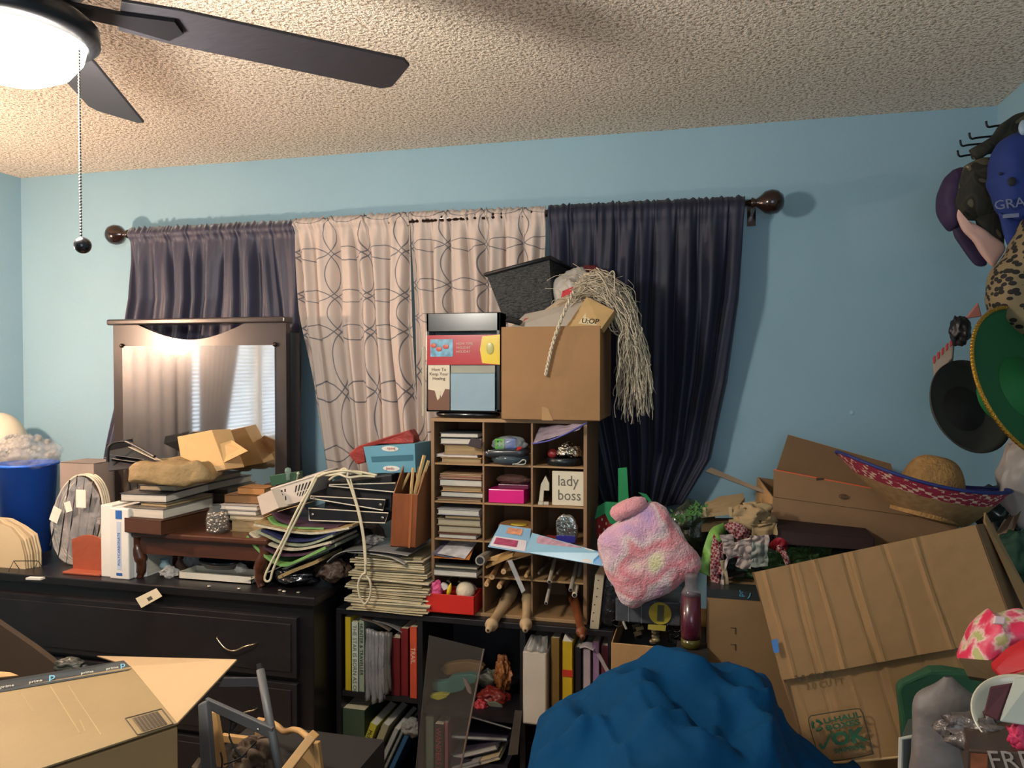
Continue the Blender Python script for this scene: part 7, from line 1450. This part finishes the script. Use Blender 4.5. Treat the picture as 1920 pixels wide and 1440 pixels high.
solo(MB().box((-2.2, .5, 0), (-.75, 1.35, fh - .343)), 'low_table', M('#2a2624', .7), 'dark low table under the nearest shipping carton', 'table')
# carton behind on the left
q = [W(-60, 1330, 1.95), W(112, 1300, 1.95), W(104, 1246, 1.96), W(-60, 1120, 1.98)]
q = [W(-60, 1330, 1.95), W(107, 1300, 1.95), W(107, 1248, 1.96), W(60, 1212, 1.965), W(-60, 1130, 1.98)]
solo(MB().poly(q, (0, .02, 0)), 'slanted_board', M('#3c2f22', .8, var=.15), 'shaded brown cardboard sheet leaning behind the nearest carton at the left', 'cardboard')  # brown darkened so the base colour carries the shade
solo(MB().slab([W(-40, 1275, 1.75), W(36, 1268, 1.75), W(20, 1262, 1.78), W(-40, 1258, 1.78)], .004), 'pale_flap', CARDL, 'pale carton flap edge at the left edge of the view', 'cardboard')
crumple('grey_packet', W(130, 1248, 1.98), (.055, .03, .022), M('#3c403a', .4, var=.3), 'dark grey crumpled packet behind the tape band', 'packet', 4, .4)
# metal frame
gm_ = M('#585a5c', .55, metal=.3, var=.1)
e = T('folding_frame', W(450, 1440, 1.6), 'folding frame of dull grey metal tubes in front of the dresser', 'frame')
MB().tube([W(488, 1256, 1.60), W(524, 1450, 1.50)], .0098, 14).build('tube', gm_, e, smooth=True)
MB().tube([W(486.5, 1244, 1.605), W(488.5, 1258, 1.60)], .0075, 12).build('end_cap', BLKM, e)
MB().hexa([W(384, 1310, 1.55), W(384, 1328, 1.55), W(510, 1388, 1.53), W(510, 1366, 1.53)], [p + V((0, .012, 0)) for p in (W(384, 1310, 1.55), W(384, 1328, 1.55), W(510, 1388, 1.53), W(510, 1366, 1.53))]).build('cross_bar', gm_, e, bevel=.002)
MB().hexa([W(370, 1322, 1.54), W(386, 1315, 1.54), W(397, 1450, 1.48), W(376, 1450, 1.48)], [p + V((0, .02, 0)) for p in (W(370, 1322, 1.54), W(386, 1315, 1.54), W(397, 1450, 1.48), W(376, 1450, 1.48))]).build('upright', gm_, e, bevel=.003)
MB().ball(W(484, 1368, 1.525), .0035, 10, 6).build('rivet', M('#c8c4b8', .2, metal=1), e, smooth=True)
(lambda mb_, n_, m_, *a, **k: mb_.build('back_strip', m_, bpy.data.objects['folding_frame']))(MB().hexa([W(410, 1288, 1.9), W(492, 1287, 1.9), W(492, 1272, 1.9), W(418, 1272, 1.9)], [p + V((0, .01, 0)) for p in (W(410, 1288, 1.9), W(492, 1287, 1.9), W(492, 1272, 1.9), W(418, 1272, 1.9))]), 'grey_strip', M('#3a3c42', .5), 'dark grey horizontal strip behind the metal frame', 'slat')  # grey strip before the drawers, grouped with the frame but no bar of it
# wooden doll cradle
dwm = M('#b48c58', .6, var=.12, scale=10)
e = T('doll_cradle', W(500, 1440, 1.62), 'small light wooden cradle with curved rail behind the grey metal frame', 'cradle')
def bar(a, b_, w_, Y0, Y1=None, name='post', d_=.014):
    p0, p1 = W(*Z1(*a), Y0), W(*Z1(*b_), Y1 or Y0); t = (p1 - p0).normalized(); s2 = t.cross(V((0, 1, 0))).normalized() * w_ / 2; q_ = [p0 - s2, p1 - s2, p1 + s2, p0 + s2]; MB().hexa(q_, [p + V((0, d_, 0)) for p in q_]).build(name, dwm, e, bevel=.0015)
bar((1190, 830), (1245, 1160), .022, 1.60, 1.58); bar((1240, 975), (1435, 1000), .018, 1.66, 1.66, 'rail'); bar((1460, 870), (1455, 990), .024, 1.66); bar((1480, 870), (1530, 985), .012, 1.68)
bar((1755, 960), (1600, 1160), .020, 1.56, 1.50, 'side_board', .02); bar((1770, 1000), (1790, 1160), .016, 1.60)
MB().tube(catmull([W(*Z1(1520, 880), 1.68), W(*Z1(1560, 905), 1.67), W(*Z1(1600, 935), 1.66), W(*Z1(1650, 925), 1.64), W(*Z1(1690, 935), 1.62), W(*Z1(1735, 970), 1.58)], 6), .0075, 8).build('curved_rail', dwm, e, smooth=True)
MB().slab([W(*Z1(1760, 985), 1.6), W(*Z1(1770, 1150), 1.6), W(*Z1(1640, 1160), 1.62), W(*Z1(1700, 1080), 1.6)], .008).build('end_board', dwm, e)
crumple('brown_cloth', W(*Z1(1440, 1090), 1.58), (.055, .04, .05), M('#4a3826', .7, var=.2), 'brown crumpled cloth inside the small wooden cradle', 'cloth', 6, .5)
mb = MB()
for pts in (((1300, 880), (1290, 960), (1330, 1040), (1380, 1080), (1440, 1020)), ((1440, 990), (1380, 1060), (1340, 1090), (1260, 1120)), ((1290, 870), (1330, 890), (1300, 930), (1320, 900)), ((1240, 1050), (1250, 1100), (1245, 1150))):
    mb.tube(catmull([W(*Z1(*p), 1.55) for p in pts], 6), .0022, 6)
tag(mb.build('thin_cable', BLKM, smooth=True), 'thin dark tangled cable hanging in the wooden cradle', 'cable')
solo(MB().slab([W(*Z1(1080, 1140), 1.5), W(*Z1(1110, 1150), 1.5), W(*Z1(1140, 1095), 1.52), W(*Z1(1120, 1085), 1.52)], .005), 'cream_scrap', M('#a89c84', .6), 'small cream scrap between the carton and the metal frame', 'scrap')
solo(MB().box((W(370, 1440, 1.5).x - .05, 1.45, 0), (W(600, 1440, 1.5).x + .02, 1.80, .60)), 'dark_crate', M('#171412', .8), 'dark crate supporting the wooden cradle and metal frame', 'crate')
